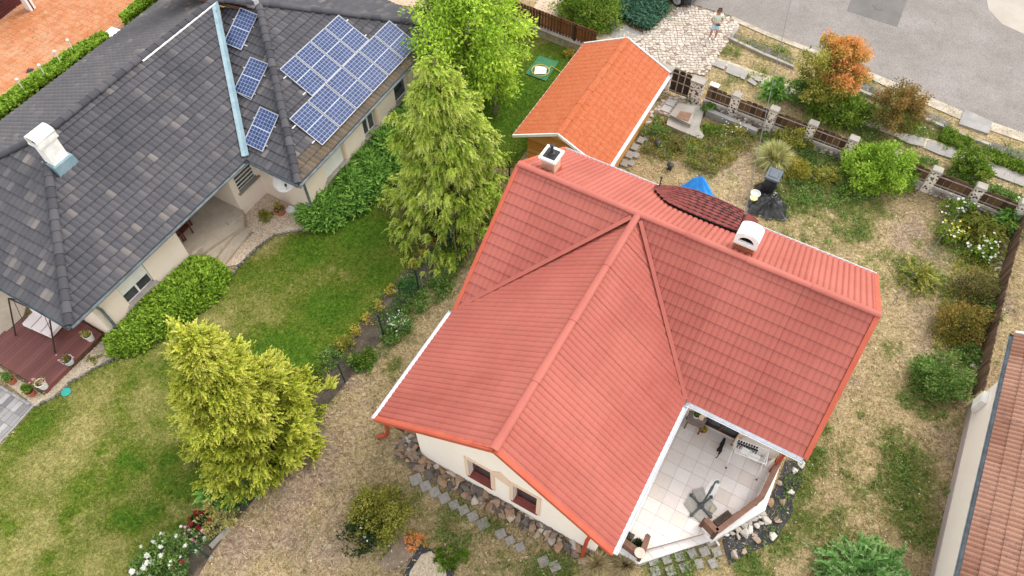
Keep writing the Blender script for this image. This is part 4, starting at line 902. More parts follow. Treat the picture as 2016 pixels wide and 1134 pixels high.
def cat_figure(label, a, b, sit=False):
    """walking cat: a = head point, b = rump point on the floor (xy)"""
    a, b = Vector((a.x, a.y, TZ)), Vector((b.x, b.y, TZ)); d = (a - b).normalized(); s = d.cross(Zv); L = .36
    t = thing("cat", label, "cat", (a + b) / 2); o = (a + b) / 2
    P = lambda f, l, z: o + d * f + s * l + Zv * z
    V = [P(-.16, 0, .23), P(-.04, 0, .235), P(.08, 0, .24), P(.15, 0, .25), P(.20, 0, .285), P(.245, 0, .30), P(.30, 0, .285)]
    E_ = [(i, i + 1) for i in range(6)]; R = [.062, .068, .062, .055, .045, .052, .028]
    def chain(root, pts, rs):
        k = len(V); V.extend(pts); R.extend(rs); E_.append((root, k)); E_.extend((k + i, k + i + 1) for i in range(len(pts) - 1))
    for sg, f1, f2 in ((1, .0, .03), (-1, 0, -.03)):
        chain(3, [P(.13, sg * .045, .17), P(.125 + f2, sg * .045, .09), P(.14 + f2, sg * .045, .025), P(.175 + f2, sg * .045, .018)], [.034, .022, .018, .018])
        chain(0, [P(-.14, sg * .05, .18), P(-.10 - f2, sg * .052, .125), P(-.175 - f2, sg * .05, .075), P(-.165 - f2, sg * .05, .022), P(-.125 - f2, sg * .05, .018)], [.046, .03, .019, .017, .017])
    chain(0, [P(-.22, .01, .24), P(-.30, .025, .20), P(-.39, .02, .16), P(-.46, -.02, .17)], [.024, .018, .017, .014])
    body = skin_body("body", V, E_, R, CATM, t)
    for sg in (-1, 1):
        c = P(.235, sg * .03, .335); MB().add([c + s * .018 - d * .006, c - s * .018 - d * .006, c + d * .012, c + Zv * .04], [(0, 1, 3), (1, 2, 3), (2, 0, 3), (2, 1, 0)]).build("ear", CATM, body)
    return t
cat_figure("black cat walking across the tiled terrace with its tail stretched behind", T(1422, 872), T(1412, 895))
t2 = cat_figure("black cat half hidden in the corner beside the brown garden table", T(1349, 803), T(1342, 815))
# drying rack with socks
AIRM = M("white_coated_wire", (.78, .78, .78), rough=.35, fine=0, spec=.5)
rk = thing("drying_rack", "white folding clothes airer under the terrace eave, hung with dark socks", "clothes rack", T(1472, 892))
ra = [G(1452, 864, TZ + .95), G(1514, 887, TZ + .95), G(1508, 914, TZ + .95), G(1446, 890, TZ + .95)]
for i in range(2):
    MB().tube([ra[0].lerp(ra[3], i), ra[1].lerp(ra[2], i)], .014, 6).build("rail", AIRM, rk)
    MB().tube([ra[i * 1].lerp(ra[i], 0), ra[3 - i]], .014, 6).build("rail", AIRM, rk)
for k in range(9): t_ = (k + 1) / 10; MB().tube([ra[0].lerp(ra[3], t_), ra[1].lerp(ra[2], t_)], .005, 5).build("wire", AIRM, rk)
for A, B in ((ra[0], ra[3]), (ra[1], ra[2])):
    m_ = A.lerp(B, .5); d = (B - A).normalized()
    for sg in (-1, 1):
        foot = Vector((m_.x, m_.y, TZ)) + Vector((d.x, d.y, 0)) * sg * .42
        MB().tube([m_ + d * -sg * .30, foot], .013, 6).build("leg", AIRM, rk); MB().box(foot + Zv * .02, (.05, .05, .04)).build("foot", BLACKPL, rk)
SOCK = M("black_cotton", (.018, .018, .021), fine=.3, fs=100, rough=1)
def sock(p, d, row, k):
    z = -Zv; o = MB().tube([p + Zv * .01, p + z * .10, p + z * .17, p + z * .2 + d * .07], [.032, .03, .034, .02], 7).build("sock", SOCK, None)
    return tag(o, f"black sock on the white airer, {ORD[k]} from the left in the {('back', 'front')[row]} row", "sock", "black socks on the drying rack")
for row, t_ in ((0, .1), (1, .3)):
    A, B = ra[0].lerp(ra[3], t_), ra[1].lerp(ra[2], t_)
    for k in range(8): sock(A.lerp(B, .06 + k * .082 + (.02 if row else 0)), HV, row, k)
for k, (t1, t2_, w_) in enumerate(((.55, .35, .3), (.7, .62, .34))):
    p = ra[0].lerp(ra[3], t1).lerp(ra[1].lerp(ra[2], t1), t2_); d = HU
    tag(MB().slab([p - d * w_ / 2 - HV * .05, p + d * w_ / 2 - HV * .05, p + d * w_ / 2 + HV * .02, p - d * w_ / 2 + HV * .02], (0, 0, .012)).slab([p - d * w_ / 2 + HV * .021, p + d * w_ / 2 + HV * .021, p + d * w_ / 2 + HV * .021 - Zv * .28, p - d * w_ / 2 + HV * .021 - Zv * .28], HV * .01).build("white_cloth", WHITEP), ("white cloth draped on the near wires of the airer", "white towel on the airer beside the row of socks")[k], "cloth")
# parasol base: cross foot on four slabs, with the folded pole
pb = thing("parasol_stand", "grey cross-shaped parasol stand with its pole leaning out over the terrace", "parasol stand", T(1379, 997))
pc = T(1379, 997)
arms = [T(1360, 976), T(1399, 980), T(1398, 1018), T(1361, 1015)]
for a in arms:
    MB().beam(pc + Zv * .075, Vector((a.x, a.y, TZ + .075)), .06, .05).build("foot_bar", DGREY, pb); MB().box(Vector((a.x, a.y, TZ + .055)), (.09, .09, .10)).build("foot", BLACKPL, pb)
MB().lathe(pc + Zv * .05, [(.10, 0), (.10, .08), (.05, .10), (.05, .16)], 12).build("hub", DGREY, pb)
MB().tube([pc + Zv * .12, G(1390, 980, TZ + .45), G(1409, 948, TZ + 1.0)], [.032, .032, .028], 10).build("pole", DGREY, pb)
MB().tube([G(1396, 971, TZ + .6), G(1403, 958, TZ + .82)], [.045, .045], 10).build("pole_sleeve", M("dark_grip", (.09, .10, .10), rough=.5), pb)
GRAN = M("speckled_concrete_slab", (.34, .32, .29), (.42, .40, .36), ns=9, fine=.3, fs=60, rough=.95)
for k, (q, lb) in enumerate((([(1362, 966), (1384, 960), (1392, 985), (1376, 994)], "grey concrete weight slab under the far arm of the parasol stand"), ([(1346, 992), (1362, 970), (1377, 996), (1362, 1014)], "grey concrete weight slab under the roof-side arm of the parasol stand"), ([(1365, 1017), (1379, 1000), (1397, 1022), (1384, 1033)], "grey concrete weight slab under the near arm of the parasol stand"), ([(1381, 996), (1396, 982), (1412, 1002), (1396, 1018)], "grey concrete weight slab under the railing-side arm of the parasol stand"))):
    P = T(*q[0]), T(*q[1]), T(*q[2]), T(*q[3]); tag(MB().prism([(p.x, p.y) for p in P], TZ + .002, TZ + .05).build("weight_slab", GRAN), lb, "slab", "weight slabs of the parasol stand")
tag(MB().box(T(1402, 1003, TZ + .08), (.12, .22, .06), (HU, HV, Zv)).build("beige_stone", M("beige_stone", (.45, .40, .28), fine=.2, rough=.9)), "small beige stone block lying on a weight slab of the parasol stand", "stone")
wp = [T(*q) for q in ((1384, 972), (1399, 946), (1415, 942), (1417, 955), (1409, 972), (1397, 988))]
tag(MB().prism([(p.x, p.y) for p in wp], TZ + .003, TZ + .02).build("white_board", WHITEP), "bright white board lying on the tiles under the parasol pole", "board")
tag(MB().lathe(T(1413, 949, TZ + .021), [(.06, 0), (.06, .012), (.0, .014)], 14).build("round_disc", GREYM), "round grey disc lying on the bright white board", "disc")
tg = thing("planter_trough", "long black planter trough along the foot of the terrace railing", "planter", T(1418, 1024))
a, b = T(1405, 1034), T(1434, 1013); MB().beam(a + Zv * .11, b + Zv * .11, .20, .22).build("trough", BLACKPL, tg); MB().beam(a + Zv * .221 + (b - a) * .03, b + Zv * .221 - (b - a) * .03, .15, .012).build("soil", SOIL, tg)
bx = thing("planter_box", "square grey planter of dark soil and small plants in the terrace corner by the gutter", "planter", T(1232, 1061))
c = T(1233, 1062); MB().box(c + Zv * .14, (.36, .36, .28), (HU, HV, Zv)).build("box", M("grey_planter", (.14, .15, .15), rough=.6), bx); MB().box(c + Zv * .283, (.31, .31, .02), (HU, HV, Zv)).build("soil", SOIL, bx)
V, F, Tn = crown_leaves(np.array(c) + np.array([0, 0, .33]) + rng.normal(size=(12, 3)) * np.array([.09, .09, .03]), .07, 14, .06, .02, seed=nseed()); np_mesh("foliage", V, F, L_DARK, Tn, bx)
pot_plant("round_planter", "round black pot of small dark leaves behind the short corner railing", T(1252, 1076), .17, .26, BLACKPL, L_DARK, .12, 12, 14, cat="planter")
tag(MB().lathe(G(1259, 1089, 1.08), [(.05, 0), (.15, .03), (.16, .05), (.12, .06), (.03, .04)], 16).build("clay_dish", M("pale_clay_dish", (.62, .50, .42), fine=.2, rough=.9)), "pale round dish sitting on the corner of the short railing", "dish")
# ================================================================ ORANGE-ROOFED SHED
SA = Vector((math.cos(1.067), math.sin(1.067), 0)); SB = Vector((SA.y, -SA.x, 0)); SO = Vector((1.775, 20.75, 0))
def sp_(a, b, z=0.): return SO + SA * a + SB * b + Zv * z
ORANGE = M("orange_mottled_roof", (.40, .088, .028), (.45, .135, .055), ns=9, lo=.35, hi=.65, fine=.13, fs=24, rough=.75, spec=.2, stain=(2.2, (0.48, 0.198, 0.111), .5, .8, .5))
shed = thing("garden_shed", "wooden shed with an orange gable roof and white trim", "shed", sp_(3, 0))
EL, HRs, HEs = 6.59, 3.3, 2.3
Ps1 = Plane2([sp_(0, 2.14, HEs), sp_(EL, 2.14, HEs), sp_(EL, 0, HRs), sp_(0, 0, HRs)]); Ps2 = Plane2([sp_(EL, -1.97, HEs), sp_(0, -1.97, HEs), sp_(0, 0, HRs), sp_(EL, 0, HRs)])
for P in (Ps1, Ps2): steel_slope(P, ORANGE, shed, wave=.30, amp=.014, course=.27, step=.036, sheet_w=1.1, gap=.0)
roof_deck([Ps1, Ps2], DARKWOOD, shed, t=.07)
ridge_cap(sp_(0, 0, HRs), sp_(EL, 0, HRs), .14, ORANGE, shed, seg=.9, lift=.0, flat=.4)
for a, out in ((0, -1), (EL, 1)):
    for b, z in ((2.14, HEs), (-1.97, HEs)):
        MB().beam(sp_(a, 0, HRs + .01) + SA * out * .03, sp_(a, b, z + .01) + SA * out * .03, .05, .12).build("barge_board", WHITEP, shed)
gutter(sp_(.02, 2.21, HEs - .03), sp_(EL - .02, 2.21, HEs - .03), .075, ZINC, shed, SB); MB().beam(sp_(0, -2.0, HEs - .04), sp_(EL, -2.0, HEs - .04), .03, .1).build("fascia", WHITEP, shed)
MB().beam(sp_(0, 2.12, HEs - .08), sp_(EL, 2.12, HEs - .08), .03, .1).build("fascia", DARKWOOD, shed)
LARCH = M("varnished_larch_boards", (.36, .15, .035), tints=[(.42, .17, .035), (.56, .26, .06), (.66, .34, .10), (.50, .21, .05)], fine=.2, fs=24, rough=.6)
wy0, wy1 = -1.55, 1.75
sw = MB()
sw.slab([sp_(.5, wy1, 0), sp_(EL - .5, wy1, 0), sp_(EL - .5, wy1, 2.35), sp_(.5, wy1, 2.35)], -SB * .1); sw.slab([sp_(.5, wy0, 0), sp_(EL - .5, wy0, 0), sp_(EL - .5, wy0, 2.35), sp_(.5, wy0, 2.35)], SB * .1)
sw.slab([sp_(.52, wy0 + .101, 0), sp_(.52, wy1 - .101, 0), sp_(.52, wy1 - .101, 2.3), sp_(.52, 0, 3.15), sp_(.52, wy0 + .101, 2.3)], SA * .1); sw.slab([sp_(EL - .52, wy0 + .101, 0), sp_(EL - .52, wy1 - .101, 0), sp_(EL - .52, wy1 - .101, 2.3), sp_(EL - .52, 0, 3.15), sp_(EL - .52, wy0 + .101, 2.3)], -SA * .1)
sw.build("wall", LARCH, shed)
for k in range(23):                       # horizontal boards of the near gable
    z0 = .04 + k * .135; z1 = z0 + .128
    hw = lambda z: 1e9 if z < 2.25 else max(.05, (3.2 - z) / (3.2 - 2.25) * 1.6)
    b0, b1 = max(wy0, -hw(z1)), min(wy1, hw(z1))
    if b1 - b0 < .1 or z1 > 3.1: continue
    MB().slab([sp_(.515, b0, z0), sp_(.515, b1, z0), sp_(.515, b1, z1), sp_(.515, b0, z1)], -SA * .024, random.random()).build("board", LARCH, shed)
for k in range(17):
    z0 = .04 + k * .135
    MB().slab([sp_(.5, wy1 + .002, z0), sp_(EL - .5, wy1 + .002, z0), sp_(EL - .5, wy1 + .002, z0 + .128), sp_(.5, wy1 + .002, z0 + .128)], SB * .022, random.random()).build("board", LARCH, shed)
pipe([sp_(.3, 2.2, 2.2), sp_(.35, 1.9, 2.0), sp_(.35, 1.86, .05)], .04, ZINC, shed)

# ================================================================ TILED ROOFS
TILE_TINTS = [(.045, .045, .053), (.060, .060, .069), (.074, .073, .082), (.092, .089, .096), (.118, .110, .113), (.155, .140, .136), (.215, .193, .175)]
TILEG = M("grey_concrete_roof_tile", (.1, .1, .1), tints=TILE_TINTS, fine=.16, fs=35, rough=.8, spec=.25, stain=(1.3, (.17, .145, .12), .58, .8, .45))
TILEGW = M("weathered_eave_tile", (.1, .1, .1), tints=[(.10, .085, .065), (.14, .11, .08), (.13, .095, .06), (.10, .085, .07), (.12, .10, .08)], fine=.3, fs=22, rough=.9, stain=(14, (.28, .13, .04), .60, .70, .7))
TILEB = M("brown_clay_roof_tile", (0.256, 0.124, 0.06), tints=[(0.192, 0.09, 0.06), (0.256, 0.127, 0.084), (0.307, 0.164, 0.114), (0.346, 0.192, 0.135), (0.23, 0.108, 0.075)], fine=.2, fs=26, rough=.85, stain=(2.2, (0.134, 0.071, 0.057), .54, .72, .7))
def tile_shape(w, c, roll, amp, front, over=.04, per_roll=3):
    n = roll * per_roll * 2; prof = []
    for i in range(n + 1): t = i / n; prof.append((w * t, amp * (.5 - .5 * math.cos(2 * math.pi * t * roll)) ** .6))
    vs = [(a, -.015, h + front) for a, h in prof] + [(a, c + over, h + .004) for a, h in prof] + [(a, -.015, h + front - .035) for a, h in prof]
    m = n + 1; fs = [(i, i + 1, m + i + 1, m + i) for i in range(n)] + [(2 * m + i + 1, i + 1, i, 2 * m + i)[::-1] if False else (2 * m + i, 2 * m + i + 1, i + 1, i) for i in range(n)] + [(0, m, 2 * m), (n, 2 * m + n, m + n)]
    return vs, fs
def tiled_slope(pl, mat, parent, w, c, roll=1, amp=.03, front=.045, limit=0, tone=None, prio=None, eave_mat=None, name="roof_tile", off=0.):
    """individual tiles; the first `limit` of them (by prio) are objects, the rest one joined stuff part, cut tiles clipped to the slope"""
    vs, fs = tile_shape(w - .006, c, roll, amp, front); cells, cut = [], []
    rows = int(math.ceil((pl.bmax - pl.bmin) / c)); i0, i1 = int(math.floor(pl.amin / w)) - 1, int(math.ceil(pl.amax / w)) + 1
    for j in range(rows):
        b0, b1 = pl.bmin + j * c, pl.bmin + (j + 1) * c
        for i in range(i0, i1):
            a0, a1 = i * w + off, (i + 1) * w + off
            q = clip_poly([(a0, b0), (a1, b0), (a1, b1), (a0, b1)], pl.uv)
            if len(q) < 3: continue
            ar = poly_area(q) / (w * c)
            if ar > .93: cells.append((a0, b0, j))
            elif ar > .05: cut.append((q, a0, b0, j))
    tone = tone or (lambda p: .5)
    def T_(p): return min(.99, max(0., tone(p)))
    key = prio or (lambda p: -(p - CAM).length)
    cells.sort(key=lambda q: -key(pl.at(q[0], q[1])))
    meshes = {}
    X, Y, N_ = pl.frame(); base = Matrix((( X.x, Y.x, N_.x, 0), (X.y, Y.y, N_.y, 0), (X.z, Y.z, N_.z, 0), (0, 0, 0, 1)))
    for (a0, b0, j) in cells[:limit]:
        p = pl.at(a0, b0, .01); k = (int(T_(p) * 16), bool(eave_mat) and j < 2)
        if k not in meshes: meshes[k] = MB().add(vs, fs, (k[0] + .5) / 16 if not k[1] else random.random()).mesh(name, eave_mat if k[1] else mat)
        o = bpy.data.objects.new(name, meshes[k]); COL.objects.link(o); adopt(o, parent)
        jit = Matrix.Rotation(random.uniform(-.008, .008), 4, 'Z') @ Matrix.Rotation(random.uniform(-.006, .006), 4, 'X')
        o.matrix_basis = Matrix.Translation(p) @ base @ jit
    rest, reste = MB(), MB()
    for (a0, b0, j) in cells[limit:]:
        (reste if (eave_mat and j < 2) else rest).add([pl.at(a0 + x, b0 + y, z + .01) for x, y, z in vs], fs, T_(pl.at(a0, b0)) if not (eave_mat and j < 2) else random.random())
    n = roll * 6
    for q, a0, b0, j in cut:
        lo, hi = min(p[0] for p in q), max(p[0] for p in q); tgt = (reste if (eave_mat and j < 2) else rest); tn = T_(pl.at(a0, b0)) if tgt is rest else random.random()
        cols = [lo] + [a0 + w * k / n for k in range(n + 1) if lo + .004 < a0 + w * k / n < hi - .004] + [hi]
        def rng_(a):
            out = []
            for k in range(len(q)):
                (x0, y0), (x1, y1) = q[k], q[(k + 1) % len(q)]
                if abs(x1 - x0) < 1e-9:
                    if abs(a - x0) < 1e-6: out += [y0, y1]
                elif min(x0, x1) - 1e-6 <= a <= max(x0, x1) + 1e-6: out.append(y0 + (y1 - y0) * (a - x0) / (x1 - x0))
            return (min(out), max(out)) if out else None
        for c0, c1 in zip(cols[:-1], cols[1:]):
            r0, r1_ = rng_(c0), rng_(c1)
            if not r0 or not r1_: continue
            H_ = lambda a, b: amp * (.5 - .5 * math.cos(2 * math.pi * ((a - a0) / w) * roll)) ** .6 + front * (1 - (b - b0) / c) + .012
            tgt.add([pl.at(c0, r0[0], H_(c0, r0[0])), pl.at(c1, r1_[0], H_(c1, r1_[0])), pl.at(c1, r1_[1], H_(c1, r1_[1])), pl.at(c0, r0[1], H_(c0, r0[1])), pl.at(c0, r0[0], -.01), pl.at(c1, r1_[0], -.01)], [(0, 1, 2, 3), (4, 5, 1, 0)], tn)
    if rest.f: rest.build(name, mat, parent, kind="stuff")
    if reste.f: reste.build(name, eave_mat, parent, kind="stuff")

# ================================================================ NEIGHBOUR'S HOUSE WITH THE GREY TILED HIP ROOF
ZN, ZE = 5.0, 2.9
nb = thing("grey_roofed_house", "pale pink bungalow with a dark grey tiled hip roof", "house", G(440, 420))
NA = Vector((math.cos(math.radians(61.2)), math.sin(math.radians(61.2)), 0)); NBv = Vector((NA.y, -NA.x, 0))
HC, IC, WC, RC = G(138, 643, ZE), G(485.5, 314, ZE), G(588, 364, ZE), G(878, 55, ZE); RE, RT, AP = G(88, 268, ZN), G(423, 2, ZN), G(510, 9, ZN)
BL = HC + (RE - HC) * 2 - ((RE - HC).dot(NA) * NA) * 2; BL = Vector((HC.x, HC.y, ZE)) - NBv * (2 * abs((HC - RE).dot(NBv)))
be0, be1 = G(13, 233, ZE), G(317, 2, ZE); bd = (be1 - be0).normalized()
BLp = be0 - bd * ((be0 - BL).dot(bd)); BR = be0 + bd * 22
RT2 = RT + NA * 6.0
Pm = Plane2([HC, IC, RT, RE]); Pl = Plane2([BLp, HC, RE]); Pwl = Plane2([IC, WC, AP, RT]); Pwf = Plane2([WC, RC, AP]); Pb = Plane2([BR, BLp, RE, RE.lerp(RT2, 1.0)])
XR = G(756, 0, ZE); Pwr = Plane2([RC, RC + (XR - RC).normalized() * 9.5, AP - (AP - RT).normalized() * 6.5, AP])
def ntone(p):
    a = fbm(np.array([p.x * 1.0]), np.array([p.y * 1.0]), 5, .7, 3)[0]; r = random.random()
    t = .22 + .55 * (a - .5) + .22 * r
    if r > .955 and a > .47: t += .36
    elif r > .84 and a > .44: t += .15
    return t
TW, TC = .225, .37
tiled_slope(Pm, TILEG, nb, TW, TC, limit=220, tone=ntone, eave_mat=None); tiled_slope(Pl, TILEG, nb, TW, TC, limit=80, tone=ntone)
tiled_slope(Pwl, TILEG, nb, TW, TC, tone=ntone); tiled_slope(Pwf, TILEG, nb, TW, TC, tone=ntone, eave_mat=TILEGW); tiled_slope(Pwr, TILEG, nb, TW, TC, tone=ntone); tiled_slope(Pb, TILEG, nb, TW, TC, tone=lambda p: ntone(p) * .6 + .36)
roof_deck([Pm, Pl, Pwl, Pwf, Pwr, Pb], DARKWOOD, nb, t=.12, drop=.03)
TILEC = M("grey_ridge_tile", (.1, .1, .1), tints=TILE_TINTS[:4], fine=.14, fs=35, rough=.8)
for a, b in ((RE, RT2), (HC, RE), (BLp, RE), (WC, AP), (RC, AP), (AP, RT)):
    up = Zv; ridge_cap(a + Zv * .05, b + Zv * .05, .145, TILEC, nb, seg=.42, lift=.02, flat=.8, name="ridge_tile")
VALM = M("blue_grey_valley_sheet", (.20, .30, .35), (.26, .36, .40), ns=3, fine=.12, rough=.6, metal=.1)
vf = MB(); va, vb = RT.lerp(IC, .015), IC.lerp(RT, .01); vd = (vb - va).normalized()
for pl in (Pm, Pwl):
    sd = pl.n.cross(vd).normalized(); sd = sd if sd.z > 0 else -sd
    vf.slab([va + pl.n * .13, vb + pl.n * .13, vb + pl.n * .13 + sd * .17, va + pl.n * .13 + sd * .17], -pl.n * .02)
vf.build("valley_flashing", VALM, nb)
MB().beam(RE.lerp(RT, .52) + NBv * .19 + Zv * .05, RT + NBv * .19 + Zv * .05, .05, .05).build("ridge_mortar", WHITEC, nb)
MB().lathe(AP - NA * .1 + Zv * .1, [(.1, 0), (.1, .18), (.14, .2), (.14, .26), (.05, .3)], 12).build("roof_vent", ZINC, nb)
GUTD = M("dark_grey_gutter", (.13, .15, .165), (.20, .24, .26), ns=4, rough=.5, metal=.3)
for a, b, o_ in ((HC, IC, NBv), (BLp, HC, -NA), (IC, WC, -NA), (WC, RC, NBv)): gutter(a + o_ * .06 - Zv * .02, b + o_ * .06 - Zv * .02, .07, GUTD, nb, o_)
# walls from their surveyed feet
OV = .58                                   # eaves overhang
def wproj(q, a, b, o_):
    d = (b - a).normalized(); p = a + d * (q - a).dot(d); return Vector((p.x, p.y, 0)) - o_ * OV
ed1 = (IC - HC).normalized(); eo1 = Vector((ed1.y, -ed1.x, 0)); ed2 = (WC - IC).normalized(); eo2 = Vector((ed2.y, -ed2.x, 0)); ed3 = (RC - WC).normalized(); eo3 = Vector((ed3.y, -ed3.x, 0))
W0, Wp1, Wp2, W3 = [wproj(G(*q, z), HC, IC, eo1) for q, z in (((206, 653), .2), ((353, 505), 0), ((466, 414), .2), ((519, 377), 0))]
W4 = W3 + ed2 * ((WC - W3).dot(eo3) - OV) / ed2.dot(eo3); W4.z = 0; W5 = W4 + ed3 * ((RC - WC).length - 1.1); W5.z = 0
def nwall(p, q, z0=-.05, z1=2.86, th=.3, name="wall", mat=None):
    d = (q - p).normalized(); n = Vector((d.y, -d.x, 0)); m = MB(); m.slab([Vector((p.x, p.y, z0)), Vector((q.x, q.y, z0)), Vector((q.x, q.y, z1)), Vector((p.x, p.y, z1))], -n * th); return m.build(name, mat or PINKW, nb), n
dep = 2.6
def wallw(p, q, holes, z0=-.05, z1=2.86, name="wall", th=.3):
    d = (q - p).normalized(); n = Vector((d.y, -d.x, 0)); m = MB(); wall_with_holes(m, p, q, z0, z1, holes, n, th); m.build(name, PINKW, nb); return d, n
def hole_from(p, q, n, pxq):
    d = (q - p).normalized(); P = [GP(x, y, p, n) for x, y in pxq]; s = [(w_ - p).dot(d) for w_ in P]; z = [w_.z for w_ in P]
    return min(s), max(s), min(z), max(z)
d = (Wp1 - W0).normalized(); n = Vector((d.y, -d.x, 0)); h1 = hole_from(W0, Wp1, n, [(235, 575), (288, 530), (280, 541), (243, 577)])
wz = (.95, 2.2); h1 = (h1[0], h1[1], *wz); wallw(W0, Wp1, [h1])
def wwin(p, d, n, h, mull=1, blind=0., sillm=CONC, bars=0):
    q = [p + d * h[0] + Zv * h[3], p + d * h[1] + Zv * h[3], p + d * h[1] + Zv * h[2], p + d * h[0] + Zv * h[2]]
    wo = window(nb, q, n, WHITEP, GLASS, .08, mullion=mull, recess=.12, sill=sillm, sill_d=.26, bars=bars)
    if blind > 0:
        a = h[3] - blind * (h[3] - h[2]); MB().slab([p + d * (h[0] + .02) - n * .07 + Zv * a, p + d * (h[1] - .02) - n * .07 + Zv * a, p + d * (h[1] - .02) - n * .07 + Zv * h[3], p + d * (h[0] + .02) - n * .07 + Zv * h[3]], n * .03).build("roller_blind", WHITEP, wo)
    return wo
wwin(W0, d, n, h1, 1, .55)
wallw(Wp1, Wp1 - NBv * dep, []); wallw(Wp2 - NBv * dep, Wp2, []); wallw(Wp1 - NBv * dep, Wp2 - NBv * dep, [(1.2, 2.2, 0, 2.2)])
d2_, n2_ = None, None
d2_ = (W3 - Wp2).normalized(); n2_ = Vector((d2_.y, -d2_.x, 0)); hh = hole_from(Wp2, W3, n2_, [(452, 346), (482, 322), (490, 330), (458, 360)]); L23 = (W3 - Wp2).length
hh = (.25, L23 - .12, 1.15, 2.3); wallw(Wp2, W3, [hh]); wwin(Wp2, d2_, n2_, hh, 0, 0, bars=5)
wallw(W3, W4, [])
d4 = (W5 - W4).normalized(); n4 = Vector((d4.y, -d4.x, 0)); H4 = []
for q in ([(634, 322), (672, 285), (672, 300), (642, 330)], [(712, 238), (736, 218), (734, 230), (714, 246)], [(774, 170), (798, 146), (798, 160), (776, 182)]): H4.append((*hole_from(W4, W5, n4, q)[:2], 1.0, 2.1))
wallw(W4, W5, H4)
for h, mu, bl in zip(H4, (1, 1, 0), (.95, 0, 0)): wwin(W4, d4, n4, h, mu, bl)
for h in H4 + []:
    MB().slab([W4 + d4 * (h[1] + .02) + n4 * .004 + Zv * .9, W4 + d4 * (h[1] + .14) + n4 * .004 + Zv * .9, W4 + d4 * (h[1] + .14) + n4 * .004 + Zv * 2.3, W4 + d4 * (h[1] + .02) + n4 * .004 + Zv * 2.3], n4 * .03).build("window_surround", PEACH, nb)
nwall(W0 + Vector((0, 0, 0)) - NBv * 6.8, W0 - NBv * .001); nwall(W5, W5 - NBv * 8); nwall(W5 - NBv * 8, W0 - NBv * 6.8)
pipe([WC + Vector((.04, -.06, -.08)), W4 + (W4 - W3).normalized() * .09 + Vector((0, -.06, 2.3)), W4 + (W4 - W3).normalized() * .09 + Vector((0, -.06, .05))], .055, GUTD, nb)
pa = HC.lerp(IC, .115); pipe([pa + NBv * .05 - Zv * .1, W0.lerp(Wp1, .06) + n * .09 + Zv * 1.9, W0.lerp(Wp1, .06) + n * .09 + Zv * .05], .055, GUTD, nb)
# porch floor with its steps
PORM = M("beige_porch_stone", (.44, .37, .29), (.52, .45, .36), ns=1.3, fine=.12, fs=25, rough=.8, stain=(2.5, (.33, .26, .20), .5, .75, .6))
po = MB(); fl = [Wp1 - NBv * dep, Wp2 - NBv * dep, Wp2 + NBv * .15, G(482, 447, .3), G(405, 500, .3), Wp1 + NBv * .15]; po.prism([(p.x, p.y) for p in fl], -.05, .45)
pf = po.build("porch", PORM, nb)
for k, (a, b, c_, e_, z) in enumerate((((455, 425), (440, 508), (470, 500), (480, 447), .30), ((466, 428), (420, 520), (452, 512), (501, 456), .15))):
    pass
sA, sB = G(458, 428, .45), G(399, 502, .45); so = NBv
for k in range(2): MB().prism([(p.x, p.y) for p in (sA + so * (.0 + .42 * k), sB + so * (.0 + .42 * k), sB + so * (.42 + .42 * k), sA + so * (.42 + .42 * k))], -.05, .30 - .15 * k).build("step", PORM, pf)
MB().prism([(p.x, p.y) for p in (G(443, 436, .48), G(470, 413, .48), G(479, 420, .48), G(452, 443, .48))], -.05, .5).build("porch_wall", PORM, nb)
MB().beam(G(380, 505, .6), G(396, 489, .6), .14, .22).build("porch_parapet", PORM, nb)
# white hooded chimney where hip and ridge meet
cw = GP(118, 322, Pm.o, Pm.n); wc0 = Pm.hit(120, 322); wt_ = Vector((wc0.x, wc0.y, 0))
MB().box(wt_ + Zv * (wc0.z + .02), (.86, .76, .5), (NA, NBv, Zv), taper=.9).build("chimney_flashing", VALM, nb)
MB().box(wt_ + Zv * (wc0.z + .50), (.62, .46, 1.26), (NA, NBv, Zv)).build("chimney", WHITEC, nb)
zc = wc0.z + 1.13; hoodm = MB()
wpt = lambda a, b, z: wt_ + NA * a + NBv * b + Zv * (zc + z)
hoodm.box(wpt(0, 0, .03), (.78, .58, .06), (NA, NBv, Zv))
for s in (-1, 1): hoodm.box(wpt(0, s * .26, .17), (.74, .08, .22), (NA, NBv, Zv))
for i in range(8):
    a0, a1 = math.pi * i / 8, math.pi * (i + 1) / 8
    hoodm.slab([wpt(-.38, .3 * math.cos(a0), .28 + .16 * math.sin(a0)), wpt(-.38, .3 * math.cos(a1), .28 + .16 * math.sin(a1)), wpt(.38, .3 * math.cos(a1), .28 + .16 * math.sin(a1)), wpt(.38, .3 * math.cos(a0), .28 + .16 * math.sin(a0))], (0, 0, -.05))
hoodm.build("chimney_hood", WHITEC, nb); MB().box(wpt(0, 0, .07), (.58, .4, .02), (NA, NBv, Zv)).build("flue_opening", BLACKM, nb)
